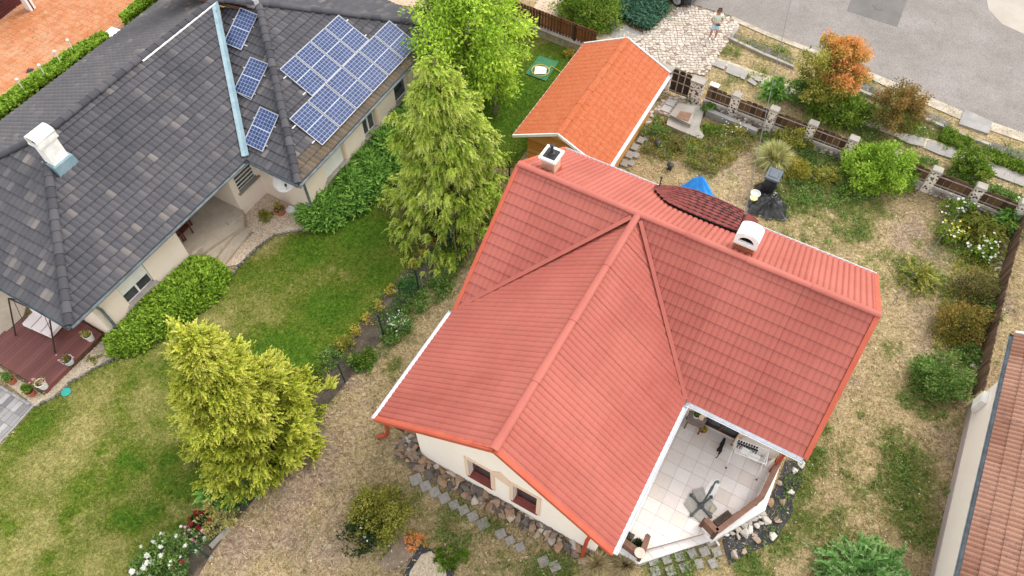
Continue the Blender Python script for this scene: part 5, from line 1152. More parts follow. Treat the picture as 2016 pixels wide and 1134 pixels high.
# satellite dish on the side wall of the wing
ds = thing("satellite_dish", "white satellite dish on the wall under the grey roof corner", "satellite dish", G(560, 372, 2.2)); dc = G(558, 358, 2.35); dn = Vector((.35, -.62, .55)).normalized(); dx = dn.cross(Zv).normalized(); dy = dx.cross(dn)
MB().lathe(dc, [(.02, -.07), (.2, -.05), (.36, 0), (.40, .03), (.40, .045), (.35, .018), (.19, -.03), (.0, -.05)], 24, axis=(dx, -dn.cross(dx), dn)).build("dish", WHITEP, ds)
MB().tube([dc - dy * .3, dc - dy * .1 + dn * .42], .014, 6).build("arm", GREYM, ds); MB().tube([dc - dy * .12 + dn * .38, dc - dy * .06 + dn * .5], .05, 10).build("receiver", BLACKPL, ds); MB().tube([dc - dn * .05, dc - dn * .4 - Zv * .1], .022, 8).build("bracket", GREYM, ds)

# ---------------------------------------------------------------- solar panels
CELL = M("blue_solar_cell", (.028, .06, .20), tints=[(.016, .036, .115), (.022, .046, .14), (.03, .058, .165)], fine=.06, fs=20, rough=.3, spec=.25)
CELLBK = M("white_backsheet", (.40, .44, .52), fine=0, rough=.3); ALU = M("anodised_panel_frame", (.50, .51, .52), fine=.02, rough=.4, metal=.3)
def solar(pl, q_uv, label, long_dir_first, group):
    """q_uv: four corners (a,b) on the slope in order; edge 0-1 is the long edge"""
    P = [pl.at(a, b, .13) for a, b in q_uv]; c = sum(P, Vector()) / 4; t = thing("solar_panel", label, "solar panel", c - pl.n * .06, group)
    f = MB(); e = .013; X = (P[1] - P[0]).normalized(); Y = (P[3] - P[0]).normalized(); N_ = pl.n; L, Wd = (P[1] - P[0]).length, (P[3] - P[0]).length
    f.beam(P[0] + Y * e / 2, P[1] + Y * e / 2, e, .04, up=N_); f.beam(P[3] - Y * e / 2, P[2] - Y * e / 2, e, .04, up=N_); f.beam(P[0] + Y * e + X * e / 2, P[3] - Y * e + X * e / 2, e, .039, up=N_); f.beam(P[1] + Y * e - X * e / 2, P[2] - Y * e - X * e / 2, e, .039, up=N_)
    f.build("frame", ALU, t); o = P[0]
    MB().slab([o + X * e + Y * e, o + X * (L - e) + Y * e, o + X * (L - e) + Y * (Wd - e), o + X * e + Y * (Wd - e)], -N_ * .02).build("backsheet", CELLBK, t)
    cm = MB(); nx_, ny_ = 10, 6; mid = .03; cw_ = (L - 2 * e - .03 - mid) / nx_; chh = (Wd - 2 * e - .03) / ny_; g = .007
    for i in range(nx_):
        x = e + .015 + i * cw_ + (mid if i >= nx_ // 2 else 0)
        for j in range(ny_):
            y = e + .015 + j * chh; cm.slab([o + X * (x + g) + Y * (y + g) + N_ * .001, o + X * (x + cw_ - g) + Y * (y + g) + N_ * .001, o + X * (x + cw_ - g) + Y * (y + chh - g) + N_ * .001, o + X * (x + g) + Y * (y + chh - g) + N_ * .001], N_ * .003, random.random())
    cm.build("cells", CELL, t, kind="stuff")
    return t
def array(pl, px, n, along, names, group):
    q = [pl.hit(*p, .13) for p in px]; uv = [((p - pl.o).dot(pl.a), (p - pl.o).dot(pl.b)) for p in q]      # left, top, right, bottom
    A, B_, C, D = [Vector((*p, 0)) for p in uv]
    for k in range(n):
        g = .02; t0, t1 = k / n + g / n, (k + 1) / n - g / n
        P = [A.lerp(B_, t0), D.lerp(C, t0), D.lerp(C, t1), A.lerp(B_, t1)]; solar(pl, [(p.x, p.y) for p in P], names[k], True, group)
lo_px = [(569, 235), (767, 40), (824, 87), (634, 287)]; up_px = [(550, 137), (667, 29), (727, 78), (614, 190)]
ordn = ["nearest the hip corner", "second from the hip corner", "third from the hip corner", "fourth from the hip corner", "second from the tree", "under the tree branches"]
array(Pwf, lo_px, 6, 0, ["blue solar panel in the lower row over the eave, " + s for s in ordn], "solar panels in the lower row over the eave")
ordu = ["nearest the hip", "second from the hip", "third from the hip", "topmost, farthest from the hip"]
array(Pwf, up_px, 4, 0, ["blue solar panel in the short upper row, " + s for s in ordu], "solar panels in the short upper row")
for px, lb in (([(473, 15), (508, 29), (474, 98.5), (440, 84)], "single tilted solar panel by the valley, the top one near the ridge"), ([(493, 112), (529, 126), (494, 197), (459, 179)], "single tilted solar panel by the valley, the middle one of three"), ([(512, 210), (549, 227), (517, 299), (479, 281)], "single tilted solar panel by the valley, the lowest, close to the eave")):
    q = [Pwl.hit(*p, .13) for p in px]; uv = [((p - Pwl.o).dot(Pwl.a), (p - Pwl.o).dot(Pwl.b)) for p in q]; solar(Pwl, [uv[0], uv[3], uv[2], uv[1]], lb, True, "single solar panels beside the valley")
rl = thing("panel_rails", "bright mounting rails whose ends stick out from under the solar panels", "mounting rails", Pwf.hit(640, 170))
for A, B_ in (((579, 250), (777, 52)), ((618, 279), (809, 84)), ((562, 152), (682, 42)), ((600, 184), (718, 72))): a, b = Pwf.hit(*A, .075), Pwf.hit(*B_, .075); dd = (b - a).normalized(); MB().beam(a - dd * .12, b + dd * .12, .045, .05, up=Pwf.n).build("rail", ALU, rl)
for A, B_ in (((459, 38), (500, 54)), ((446, 74), (487, 91)), ((479, 133), (522, 150)), ((465, 168), (503, 186)), ((499, 232), (543, 251)), ((484, 268), (527, 288))): a, b = Pwl.hit(*A, .075), Pwl.hit(*B_, .075); MB().beam(a, b, .045, .05, up=Pwl.n).build("rail", ALU, rl)

# ================================================================ HOUSE ON THE RIGHT, brown tiles
rh = thing("brown_roofed_house", "cream house with a brown clay tile roof, cut by the picture edge", "house", G(1960, 960))
e0, e1 = G(1998, 658, 2.85), G(1889, 1140, 2.85); rd = (e0 - e1).normalized(); rn = Vector((rd.y, -rd.x, 0)); e1 = e1 - rd * 2.5
# the left wall faces the yard (-rn)
sl = math.tan(math.radians(24)); up_ = 5.5
Pr = Plane2([e0, e1, e1 + rn * up_ + Zv * up_ * sl, e0 + rn * up_ + Zv * up_ * sl])
def rtone(p): a = fbm(np.array([p.x]), np.array([p.y]), 8, 1.1, 3)[0]; return .5 + .9 * (a - .5) + .3 * (random.random() - .5)
tiled_slope(Pr, TILEB, rh, .31, .40, roll=2, amp=.04, front=.04, limit=170, tone=rtone)
roof_deck([Pr], DARKWOOD, rh, t=.1, drop=.02)
gutter(e0 - rn * .06 - Zv * .05, e1 - rn * .06 - Zv * .05, .08, GUTD, rh, -rn)
MB().beam(e0 + rd * .03 + Zv * .03, e0 + rd * .03 + rn * up_ + Zv * (up_ * sl + .03), .06, .18).build("barge_board", WHITEP, rh)
f0, f1 = G(1909, 797), G(1832, 1134); wd_ = (f0 - f1).normalized(); f1 = f1 - wd_ * 2.5; wn_ = Vector((wd_.y, -wd_.x, 0))
BEIGEW = M("cream_white_render", (0.856, 0.788, 0.715), (0.888, 0.832, 0.759), ns=.7, fine=.04, fs=80, rough=.9, stain=(1.2, (0.663, 0.583, 0.506), .6, .85, .4))
MB().slab([f0, f1, f1 + Zv * 2.78, f0 + Zv * 2.78], wn_ * .3).build("wall", BEIGEW, rh)
MB().slab([f0 + wn_ * .002, f0 + wn_ * 5, f0 + wn_ * 5 + Zv * 4.6, f0 + wn_ * .3 + Zv * 2.8], -wd_ * .3).build("gable_wall", BEIGEW, rh)
MB().slab([f0 - wn_ * .03, f1 - wn_ * .03, f1 - wn_ * .03 + Zv * .32, f0 - wn_ * .03 + Zv * .32], wn_ * .029).build("plinth", M("mauve_plinth", (.42, .36, .34), fine=.12, rough=.9), rh)
vb = GP(1960, 815, f0, wn_); MB().box(vb - wn_ * .05, (.5, .1, .12), (wd_, wn_, Zv)).build("wall_vent", GREYM, rh)
ub = thing("meter_box", "white meter box on the corner of the cream wall by the plank fence", "meter box", f0 - wd_ * .1)
MB().box(f0 - wd_ * .45 - wn_ * .09 + Zv * 1.0, (.45, .16, .7), (wd_, wn_, Zv)).build("cabinet", WHITEP, ub); MB().box(f0 - wd_ * .45 - wn_ * .18 + Zv * 1.0, (.4, .015, .62), (wd_, wn_, Zv)).build("door", WHITEC, ub)
# ================================================================ FENCES AND STREET SIDE
WHSTONE = M("white_pillar_with_dark_chips", (.70, .66, .61), rough=.9, fine=.1)
def chip_material():
    m, N, L, P = _nodes("pebble_dashed_pillar"); g = N.new("ShaderNodeNewGeometry")
    v = N.new("ShaderNodeTexVoronoi"); v.inputs["Scale"].default_value = 8.5; L.new(g.outputs["Position"], v.inputs["Vector"]); v.inputs["Randomness"].default_value = 1
    v2 = N.new("ShaderNodeTexNoise"); v2.inputs["Scale"].default_value = 3.0; L.new(g.outputs["Position"], v2.inputs["Vector"])
    ad = N.new("ShaderNodeMath"); ad.operation = 'ADD'; L.new(v.outputs["Distance"], ad.inputs[0]); L.new(_bw(N, L, v2.outputs["Fac"], .3, .7, -.12, .12), ad.inputs[1])
    c = _ramp(N, L, ad.outputs[0], [(.0, (.06, .035, .03)), (.34, (.10, .055, .045)), (.42, (.66, .60, .54)), (1, (.74, .69, .63))])
    L.new(c, P.inputs["Base Color"]); P.inputs["Roughness"].default_value = .95
    b = N.new("ShaderNodeBump"); b.inputs["Distance"].default_value = .02; L.new(ad.outputs[0], b.inputs["Height"]); L.new(b.outputs[0], P.inputs["Normal"])
    return m
CHIP = chip_material()
SLAT = M("dark_stained_fence_board", (.085, .045, .025), tints=[(.055, .028, .018), (.085, .045, .024), (.12, .068, .035), (.15, .09, .05)], fine=.3, fs=40, rough=.85)
SLATR = M("red_brown_fence_board", (.2, .08, .03), tints=[(.13, .045, .02), (.18, .065, .028), (.23, .09, .04)], fine=.25, fs=40, rough=.75)
RUBBLE = M("fence_wall_stone", (.4, .35, .3), tints=[(.15, .11, .09), (.30, .25, .21), (.42, .37, .32), (.52, .47, .41), (.24, .17, .13)], fine=.2, fs=30, rough=.95)
def rock(mb, c, r, seed, flat=.7, t=.5, n=7):
    """broken angular stone: hull of a few random points"""
    rr = random.Random(seed); c = Vector(c); ax = rr.uniform(.7, 1.3); ro = rr.uniform(0, 6.28); b = bmesh.new()
    for _ in range(13):
        v = Vector((rr.gauss(0, 1), rr.gauss(0, 1), rr.gauss(0, 1))).normalized() * rr.uniform(.82, 1.12); v = Vector((v.x * ax, v.y / ax, v.z * flat))
        b.verts.new((v.x * math.cos(ro) - v.y * math.sin(ro), v.x * math.sin(ro) + v.y * math.cos(ro), v.z))
    h = bmesh.ops.convex_hull(b, input=b.verts); b.verts.index_update(); vs = [c + v.co * r for v in b.verts]; fs = [tuple(v.index for v in f.verts) for f in b.faces]; b.free()
    return mb.add(vs, fs, t)
caps = [G(*q, 1.25) for q in ((1452, 186), (1528, 211), (1604, 240), (1685, 268), (1766, 299), (1848, 332), (1935, 365), (2022, 399))]
line0 = Vector((caps[0].x, caps[0].y, 0)); line1 = Vector((caps[-1].x, caps[-1].y, 0)); FD = (line1 - line0).normalized(); FN = Vector((FD.y, -FD.x, 0))
if FN.y > 0: FN = -FN
sf = thing("street_fence", "street fence of dark boards between white stone-chip pillars on a rubble wall", "fence", line0)
cps = [line0 + FD * ((c - line0).dot(FD)) for c in caps]; gs = line0 - FD * 1.55
def pillar(p, w=.34, h=1.2, d=.30):
    po_ = MB().box(p + Zv * h / 2, (w, d, h), (FD, FN, Zv)).build("pillar", CHIP, sf); MB().box(p + Zv * (h + .04), (w + .10, d + .10, .08), (FD, FN, Zv), taper=.86).build("cap", CONC, po_)
for p in cps: pillar(p)
stns = [gs] + cps
for a, b in zip(stns[:-1], stns[1:]):
    L = (b - a).length; w0 = .17 if a is not gs else .0
    MB().box((a + b) / 2 + Zv * .16, (L - .34, .26, .32), (FD, FN, Zv)).build("base_wall", CONCG, sf)
    MB().box((a + b) / 2 + Zv * .35, (L - .34, .32, .06), (FD, FN, Zv)).build("coping", CONC, sf)
    k = int(L / .27)
    for i in range(k):
        for zr in (.09, .25):
            mb = MB(); rock(mb, a + FD * (.2 + (i + random.random() * .5) * (L - .4) / k) + FN * .14 + Zv * zr, .12, random.random() * 1e6, .75, random.random(), 6); mb.build("stone", RUBBLE, sf)
    for z in (.56, 1.0): MB().beam(a + FD * .17 + FN * .075 + Zv * z, b - FD * .17 + FN * .075 + Zv * z, .035, .04).build("rail", RAILM, sf)
    m = max(5, int((L - .4) / .265)); wv = (L - .42) / m
    for i in range(m):
        s = .21 + (i + .5) * wv; hh = 1.08 + .10 * math.sin(math.pi * (i + .5) / m) + random.uniform(-.015, .015); c = a + FD * s; ww = wv * .955 / 2; e = .045
        pts = [c - FD * ww + Zv * .42, c + FD * ww + Zv * .42, c + FD * ww + Zv * (hh - e), c + FD * ww * .5 + Zv * hh, c - FD * ww * .5 + Zv * hh, c - FD * ww + Zv * (hh - e)]
        MB().slab([p + FN * .02 for p in pts], FN * .024, random.random()).build("slat", SLAT, sf)
# gate with its piers
gt = thing("garden_gate", "tall dark boarded garden gate between two stone-chip piers", "gate", gs - FD * .9)
pier = lambda s0, s1, h: MB().box(line0 - FD * ((s0 + s1) / 2) + Zv * h / 2, (s1 - s0, .32, h), (FD, FN, Zv))
for s0, s1 in ((1.555, 2.12), (3.14, 3.8)):
    po_ = pier(s0, s1, 1.18).build("pillar", CHIP, gt); MB().box(line0 - FD * ((s0 + s1) / 2) + Zv * 1.23, (s1 - s0 + .08, .46, .10), (FD, FN, Zv)).build("cap", CONC, po_)
def gate_leaf(t, s0, s1, n):
    wv = (s1 - s0) / n
    for i in range(n):
        c = line0 - FD * (s1 - (i + .5) * wv); ww = wv * .86 / 2; hh = 1.34 + .05 * math.sin(math.pi * (i + .5) / n)
        pts = [c - FD * ww + Zv * .1, c + FD * ww + Zv * .1, c + FD * ww + Zv * (hh - .05), c + FD * ww * .4 + Zv * hh, c - FD * ww * .4 + Zv * hh, c - FD * ww + Zv * (hh - .05)]
        MB().slab(pts, FN * .025, random.random()).build("slat", M("gate_board", (.03, .022, .02), (.05, .035, .03), ns=5, rough=.8) if "gate_board" not in bpy.data.materials else bpy.data.materials["gate_board"], t)
    for z in (.2, .75, 1.2): MB().beam(line0 - FD * s1 + FN * .05 + Zv * z, line0 - FD * s0 + FN * .05 + Zv * z, .03, .045).build("rail", RAILM, t)
    for i in range(1, n): MB().beam(line0 - FD * (s1 - i * wv) + FN * .052 + Zv * .12, line0 - FD * (s1 - i * wv) + FN * .052 + Zv * 1.3, .035, .03, up=FD).build("stile", RAILM, t)
gate_leaf(gt, 2.15, 3.11, 3)
g2 = thing("driveway_gate", "dark boarded gate leaf half hidden under the orange shed roof", "gate", line0 - FD * 5); gate_leaf(g2, 3.83, 6.4, 7)
lb_ = line0 - FD * 1.1 + Zv * 1.12; mbx = thing("letter_box", "small white letter box hung on the fence boards beside the gate", "letter box", lb_)
MB().box(lb_ - FN * .06, (.36, .16, .26), (FD, FN, Zv)).build("box", M("brown_letter_box", (.20, .09, .05), rough=.5), mbx); MB().box(lb_ - FN * .05 + Zv * .15, (.42, .26, .04), (FD, FN, Zv)).build("lid", WHITEP, mbx)
# boarded fence on a stone wall, behind the shed
fa, fb = G(985, 40, .0), G(1170, 112, .0); fd = (fb - fa).normalized(); fn = Vector((fd.y, -fd.x, 0)); fn = fn if fn.y < 0 else -fn; FL = (fb - fa).length
bf = thing("boarded_fence", "reddish brown boarded fence on a low stone wall behind the shed", "fence", fa)
MB().box((fa + fb) / 2 + Zv * .22, (FL, .28, .44), (fd, fn, Zv)).build("base_wall", MORT, bf); MB().box((fa + fb) / 2 + Zv * .475, (FL, .40, .07), (fd, fn, Zv)).build("coping", CONC, bf)
FST = M("sandstone_facing", (.4, .3, .2), tints=[(.30, .24, .17), (.42, .33, .22), (.50, .42, .31), (.38, .27, .16), (.46, .44, .40)], fine=.2, fs=25, rough=.95)
k = int(FL / .34)
for i in range(k):
    for zr in (.11, .31):
        w_ = FL / k * random.uniform(.8, .95); p = fa + fd * ((i + .5 + random.uniform(-.05, .05)) * FL / k) + fn * .14 + Zv * zr
        MB().box(p, (w_, .05, .18 * random.uniform(.8, 1.05)), (fd, fn, Zv), random.random(), .85).build("stone", FST, bf)
for i in range(int(FL / .17)):
    p = fa + fd * (i + .5) * .17; MB().box(p - fn * .02 + Zv * .98, (.145, .025, .92 + random.uniform(-.02, .02)), (fd, fn, Zv), random.random()).build("slat", SLATR, bf)
for z in (.7, 1.28): MB().beam(fa + fn * .015 + Zv * z, fb + fn * .015 + Zv * z, .03, .05).build("rail", DARKWOOD, bf)
for s in np.arange(.3, FL, 2.0): MB().box(fa + fd * s + fn * .05 + Zv * .98, (.06, .05, .96), (fd, fn, Zv)).build("post", BLACKM, bf)
# plank fence down the right-hand boundary, on white edging stones
pb_px = [(2012, 415), (1992, 456), (1962, 558), (1929, 691), (1908, 790)]
pf_ = thing("plank_fence", "weathered brown plank fence along the right-hand boundary", "fence", G(1950, 620))
PLANK = M("weathered_brown_plank", (.14, .08, .05), tints=[(.085, .05, .032), (.12, .072, .045), (.16, .10, .065), (.20, .13, .09)], fine=.3, fs=40, rough=.95)
for p, d in along(pb_px, .125):
    n_ = Vector((d.y, -d.x, 0)); h = 1.02 + random.uniform(-.05, .05)
    MB().box(p + Zv * (.05 + h / 2) + n_ * random.uniform(-.006, .006), (.105, .022, h), (d, n_, (Zv + d * random.uniform(-.02, .02)).normalized()), random.random()).build("slat", PLANK, pf_)
for a, b in zip(pb_px[:-1], pb_px[1:]):
    A, B_ = G(*a), G(*b); n_ = (B_ - A).normalized(); n_ = Vector((n_.y, -n_.x, 0))
    for z in (.3, .85): MB().beam(A - n_ * .04 + Zv * z, B_ - n_ * .04 + Zv * z, .04, .07).build("rail", DARKWOOD, pf_)
WST = M("white_limestone", (.7, .66, .6), tints=[(.38, .34, .29), (.48, .44, .39), (.58, .55, .50)], fine=.15, rough=.9)
es = thing("stone_edging", "row of small white stones along the foot of the plank fence", "edging", G(1945, 620))
for p, d in along([(2000, 425), (1986, 456), (1956, 558), (1923, 691), (1904, 782)], .33):
    mb = MB(); n_ = Vector((-d.y, d.x, 0)); rock(mb, p + Vector((-.03, 0, .06)), random.uniform(.09, .17), random.random() * 1e6, .7, random.random()); mb.build("stone", WST, es)
# green chain-link fence
cl_px = [(300, 1230), (410, 1096), (505, 976), (595, 858), (680, 753), (755, 659), (825, 573), (888, 496), (950, 420), (1003, 352)]
ml = thing("chain_link_fence", "green chain-link fence with dark green posts between the two gardens", "fence", G(680, 753))
GREENP = M("dark_green_coating", (.01, .045, .03), (.015, .06, .04), ns=5, rough=.45, fine=.05)
PTS = [G(*q) for q in cl_px]; HM = 1.36
for p in PTS:
    po_ = MB().tube([p, p + Zv * 1.42], .032, 8).lathe(p + Zv * 1.42, [(.036, 0), (.036, .02), (0, .03)], 8).build("post", GREENP, ml)
    mb = MB(); rock(mb, p - Zv * .02, .12, random.random() * 1e5, .35); mb.build("footing", CONC, po_)
wv_, wf_ = [], []
def wire(a, b, r=.0022):
    d = (b - a).normalized(); u_ = d.cross(Zv); u_ = u_.normalized() if u_.length > .01 else Vector((1, 0, 0)); w_ = d.cross(u_); k = len(wv_)
    for P in (a, b):
        for an in (0, 2.094, 4.189): wv_.append(P + (u_ * math.cos(an) + w_ * math.sin(an)) * r)
    for i in range(3): wf_.append((k + i, k + (i + 1) % 3, k + 3 + (i + 1) % 3, k + 3 + i))
for a, b in zip(PTS[:-1], PTS[1:]):
    L = (b - a).length; st_ = .075
    for z in (.05, .7, HM): wire(a + Zv * z, b + Zv * z, .003)
    for sgn in (1, -1):
        for i in range(int(-HM / st_) if sgn > 0 else 0, int(L / st_) + (0 if sgn > 0 else int(HM / st_))):
            s0 = i * st_; s1 = s0 + sgn * HM; lo_t = 0; hi_t = 1
            f = lambda s: (s - s0) / (s1 - s0)
            t0, t1 = sorted((f(0), f(L))); lo_t, hi_t = max(0, t0), min(1, t1)
            if hi_t - lo_t < .02: continue
            g = lambda t: a.lerp(b, (s0 + (s1 - s0) * t) / L) + Zv * (.05 + (HM - .05) * t)
            wire(g(lo_t), g(hi_t), .0016)
np_mesh("wire_mesh", np.array([tuple(v) for v in wv_]), np.array(wf_), GREENP, None, ml, kind="stuff")
MB().beam(G(455, 1036) + Zv * .03, G(416, 1078) + Zv * .03, .16, .12).build("kerb", CONC, None)["kind"] = "structure"

# ---------------------------------------------------------------- yard things
def mound(name, mat, c, rx, ry, h, rot, seed, ridge=None, n=36, m=12, fold=.12, parent=None):
    vs, r = [], np.random.default_rng(seed); ca, sa = math.cos(rot), math.sin(rot)
    for j in range(m + 1):
        q = j / m
        for i in range(n):
            a = 2 * math.pi * i / n; e = 1 + .16 * math.sin(3 * a + seed) + .1 * math.sin(7 * a + 2 * seed) * q
            x, y = q * rx * e * math.cos(a), q * ry * e * math.sin(a); z = h * (1 - q ** 2.2)
            if ridge: z = h * max(0, 1 - q ** 1.6) * (.62 + .38 * math.exp(-((y / ry - ridge) / .35) ** 2))
            f = fbm(np.array([x * 3.2 + seed]), np.array([y * 3.2]), seed % 50, 1, 3)[0] - .5; z += fold * h * 2.6 * f * (1 - q) ** .3 * (q > 0) ; z += fold * .5 * h * math.sin(11 * a + 3 * seed) * q * (1 - q) * 2
            vs.append((c.x + x * ca - y * sa, c.y + x * sa + y * ca, max(c.z + .012 + .02 * (math.sin(9 * a) + 1) * (q > .9), c.z + z)))
    fs = [(j * n + i, j * n + (i + 1) % n, (j + 1) * n + (i + 1) % n, (j + 1) * n + i) for j in range(m) for i in range(n)]
    return MB().add(vs, fs).build(name, mat, parent, smooth=False)
TARPB = M("blue_tarpaulin", (.006, .22, .78), (.012, .29, .88), ns=4, fine=.05, rough=.32, spec=.5)
o = mound("blue_tarpaulin", TARPB, G(1372, 379), .72, .52, .95, -.45, 3, ridge=.15, fold=.10); tag(o, "bright blue tarpaulin draped over a heap behind the red-roofed house", "tarpaulin")
TARPK = M("black_plastic_sheet", (.012, .013, .014), (.03, .032, .035), ns=5, fine=.2, fs=20, rough=.3, spec=.55)
o = mound("black_sheeting", TARPK, G(1512, 408), .84, .74, .46, .3, 5, n=60, m=20, fold=.34); tag(o, "crumpled black plastic sheet in a heap beside the wheelie bin", "plastic sheet")
o = mound("refuse_sack", TARPK, G(1499, 374), .34, .3, .4, .2, 9, n=24, m=9, fold=.2); tag(o, "small black refuse sack against the foot of the wheelie bin", "refuse sack")
bn = thing("wheelie_bin", "black wheelie bin with a blue-grey lid standing on the grass", "bin", G(1510, 374)); bc = G(1511, 374)
MB().box(bc + Zv * .5, (.52, .62, .82), (HU, HV, Zv)).build("bin_body", BLACKPL, bn)
bb = bn.children[0] if len(bn.children) else None
LIDM = M("blue_grey_plastic_lid", (.075, .095, .12), (.10, .12, .145), ns=5, rough=.4, fine=.05)
ld = MB().box(bc + Zv * .945, (.62, .72, .07), (HU, HV, Zv), taper=.94).build("lid", LIDM, bn); MB().box(bc + Zv * .99, (.42, .46, .03), (HU, HV, Zv), taper=.85).build("lid_panel", LIDM, ld)
MB().tube([bc - HV * .40 - HU * .24 + Zv * .93, bc - HV * .40 + HU * .24 + Zv * .93], .02, 8).build("handle", BLACKPL, bn)
for s in (-1, 1): MB().lathe(bc - HV * .27 + HU * (s * .27) + Zv * .1, [(.1, -.025), (.1, .025)], 14, axis=(HV, Zv, HU)).build("wheel", BLACKPL, bn)
bk = thing("bucket", "white bucket with something yellow inside, by the black plastic sheet", "bucket", G(1484, 390))
MB().lathe(G(1484, 390), [(.15, 0), (.2, .3), (.215, .31), (.19, .31), (.17, .24), (.0, .235)], 18).build("shell", WHITEP, bk); MB().lathe(G(1484, 390, .24), [(.17, 0), (.17, .04), (0, .06)], 16).build("contents", M("pale_yellow_contents", (.72, .68, .28), (.78, .74, .42), ns=14, rough=.9), bk)
MB().tube([G(1484, 390, .29) + HU * .21, G(1484, 390, .20) + HV * .24, G(1484, 390, .29) - HU * .21], .006, 6).build("handle", GREYM, bk)
def garden_lamp(px, lb):
    c = G(*px); t = thing("garden_lamp", lb, "garden lamp", c)
    MB().lathe(c, [(.10, 0), (.10, .10), (.085, .12), (.085, .24)], 14).build("base", BLACKM, t); MB().lathe(c + Zv * .24, [(.15, 0), (.16, .03), (.12, .07), (.05, .09), (0, .095)], 16).build("hood", BLACKM, t)
garden_lamp((1293, 289), "short round black garden lamp nearest the concrete well slab"); garden_lamp((1318, 333), "short round black garden lamp standing alone between the shed and the blue tarpaulin")
MB().box(G(1300, 291) + Zv * .02, (.14, .12, .06), (HU, HV, Zv)).build("white_stone", WST); tag(bpy.data.objects["white_stone"], "small white stone at the foot of a garden lamp", "stone")
# concrete well slab
ws = thing("well_slab", "broken pale concrete well slab with a raised frame and rusty lid", "well cover", G(1350, 235))
RUST = M("rusty_plate", (.17, .09, .06), (.26, .16, .11), ns=3.5, fine=.25, rough=.9)
q = [G(*p, .22) for p in ((1317, 227), (1336, 201.5), (1388, 210), (1377, 250), (1386, 267), (1381, 274), (1346, 260), (1312, 245))]; MB().prism([(p.x, p.y) for p in q], 0, .22).build("slab", CONC, ws)
q = [G(*p, .40) for p in ((1319, 226), (1336, 203), (1369, 210), (1360, 245))]; MB().prism([(p.x, p.y) for p in q], .218, .40).build("frame", CONC, ws)
q = [G(*p, .42) for p in ((1331.7, 230), (1339.4, 218), (1362.6, 223), (1355, 239))]; MB().prism([(p.x, p.y) for p in q], .398, .42).build("lid", RUST, ws)
rw = MB(); A, B_ = G(1393, 215, .35), G(1492, 256, .35); rw.beam(Vector((A.x, A.y, .17)), Vector((B_.x, B_.y, .17)), .22, .36); o = rw.build("retaining_kerb", CONCG); tag(o, "long grey concrete kerb in front of the rubble fence wall", "kerb")
for px, lb in (((1320.5, 203), "small white square slab behind the well, nearer the gate"), ((1312, 215), "small white square slab behind the well, nearer the shed gutter")):
    tag(MB().box(G(*px, .05), (.42, .42, .09), (FD, FN, Zv)).build("square_slab", M("pale_grey_slab", (.50, .48, .46), fine=.15, rough=.9) if "pale_grey_slab" not in bpy.data.materials else bpy.data.materials["pale_grey_slab"]), lb, "slab")
tag(MB().tube([G(1306, 236, .05), G(1310, 250, .06), G(1308, 266, .05), G(1304, 277, .04)], .022, 7).build("orange_hose", M("orange_rubber", (.55, .12, .03), rough=.6)), "short length of orange hose on the ground beside the well slab", "hose")
SLG = "grey paving slabs beside the shed wall"
for k, (px, w_) in enumerate((((1262, 276), .6), ((1272, 273), .45), ((1250, 290), .6), ((1240, 305), .65), ((1252, 306), .5), ((1230, 322), .6), ((1243, 322), .45), ((1222, 340), .6))):
    tag(MB().box(G(*px, .03), (w_ * .62, w_ * .5, .07 + .004 * k), (SA, SB, Zv)).build("paving_slab", SLABM), f"grey paving slab beside the shed's gutter side, {ORD[k]} from the well end of the path", "slab", SLG)
# green mat with a white lid and a coiled yellow hose
MATM = M("green_plastic_sheet", (.035, .17, .075), (.05, .21, .10), ns=3, fine=.15, rough=.6)
q = [G(*p, .1) for p in ((1062, 108), (1100, 120.5), (1074.5, 158), (1034.4, 143.4))]; tag(MB().prism([(p.x, p.y) for p in q], .055, .07).build("green_sheet", MATM), "green sheet lying on the lawn under a square white board", "sheet")
q = [G(*p, .1) for p in ((1054, 131), (1077, 132.5), (1074.5, 146), (1051.6, 146))]; tag(MB().prism([(p.x, p.y) for p in q], .0705, .13).build("white_board", WHITEP), "square white board in the middle of the green sheet", "board")
hc_ = G(1064, 139, .16); pth = [hc_ + Vector((.42 * math.cos(a), .42 * math.sin(a), .012 * k_ / 24)) for k_, a in enumerate(np.linspace(.2, .2 + 4 * math.pi, 49))] + [G(1085, 130, .1), G(1097, 137, .09), G(1110, 146, .09)]
tag(MB().tube(pth, .02, 6).build("yellow_hose", M("yellow_hose", (.62, .46, .08), rough=.5)), "yellow garden hose coiled round the white board on the green sheet", "hose")
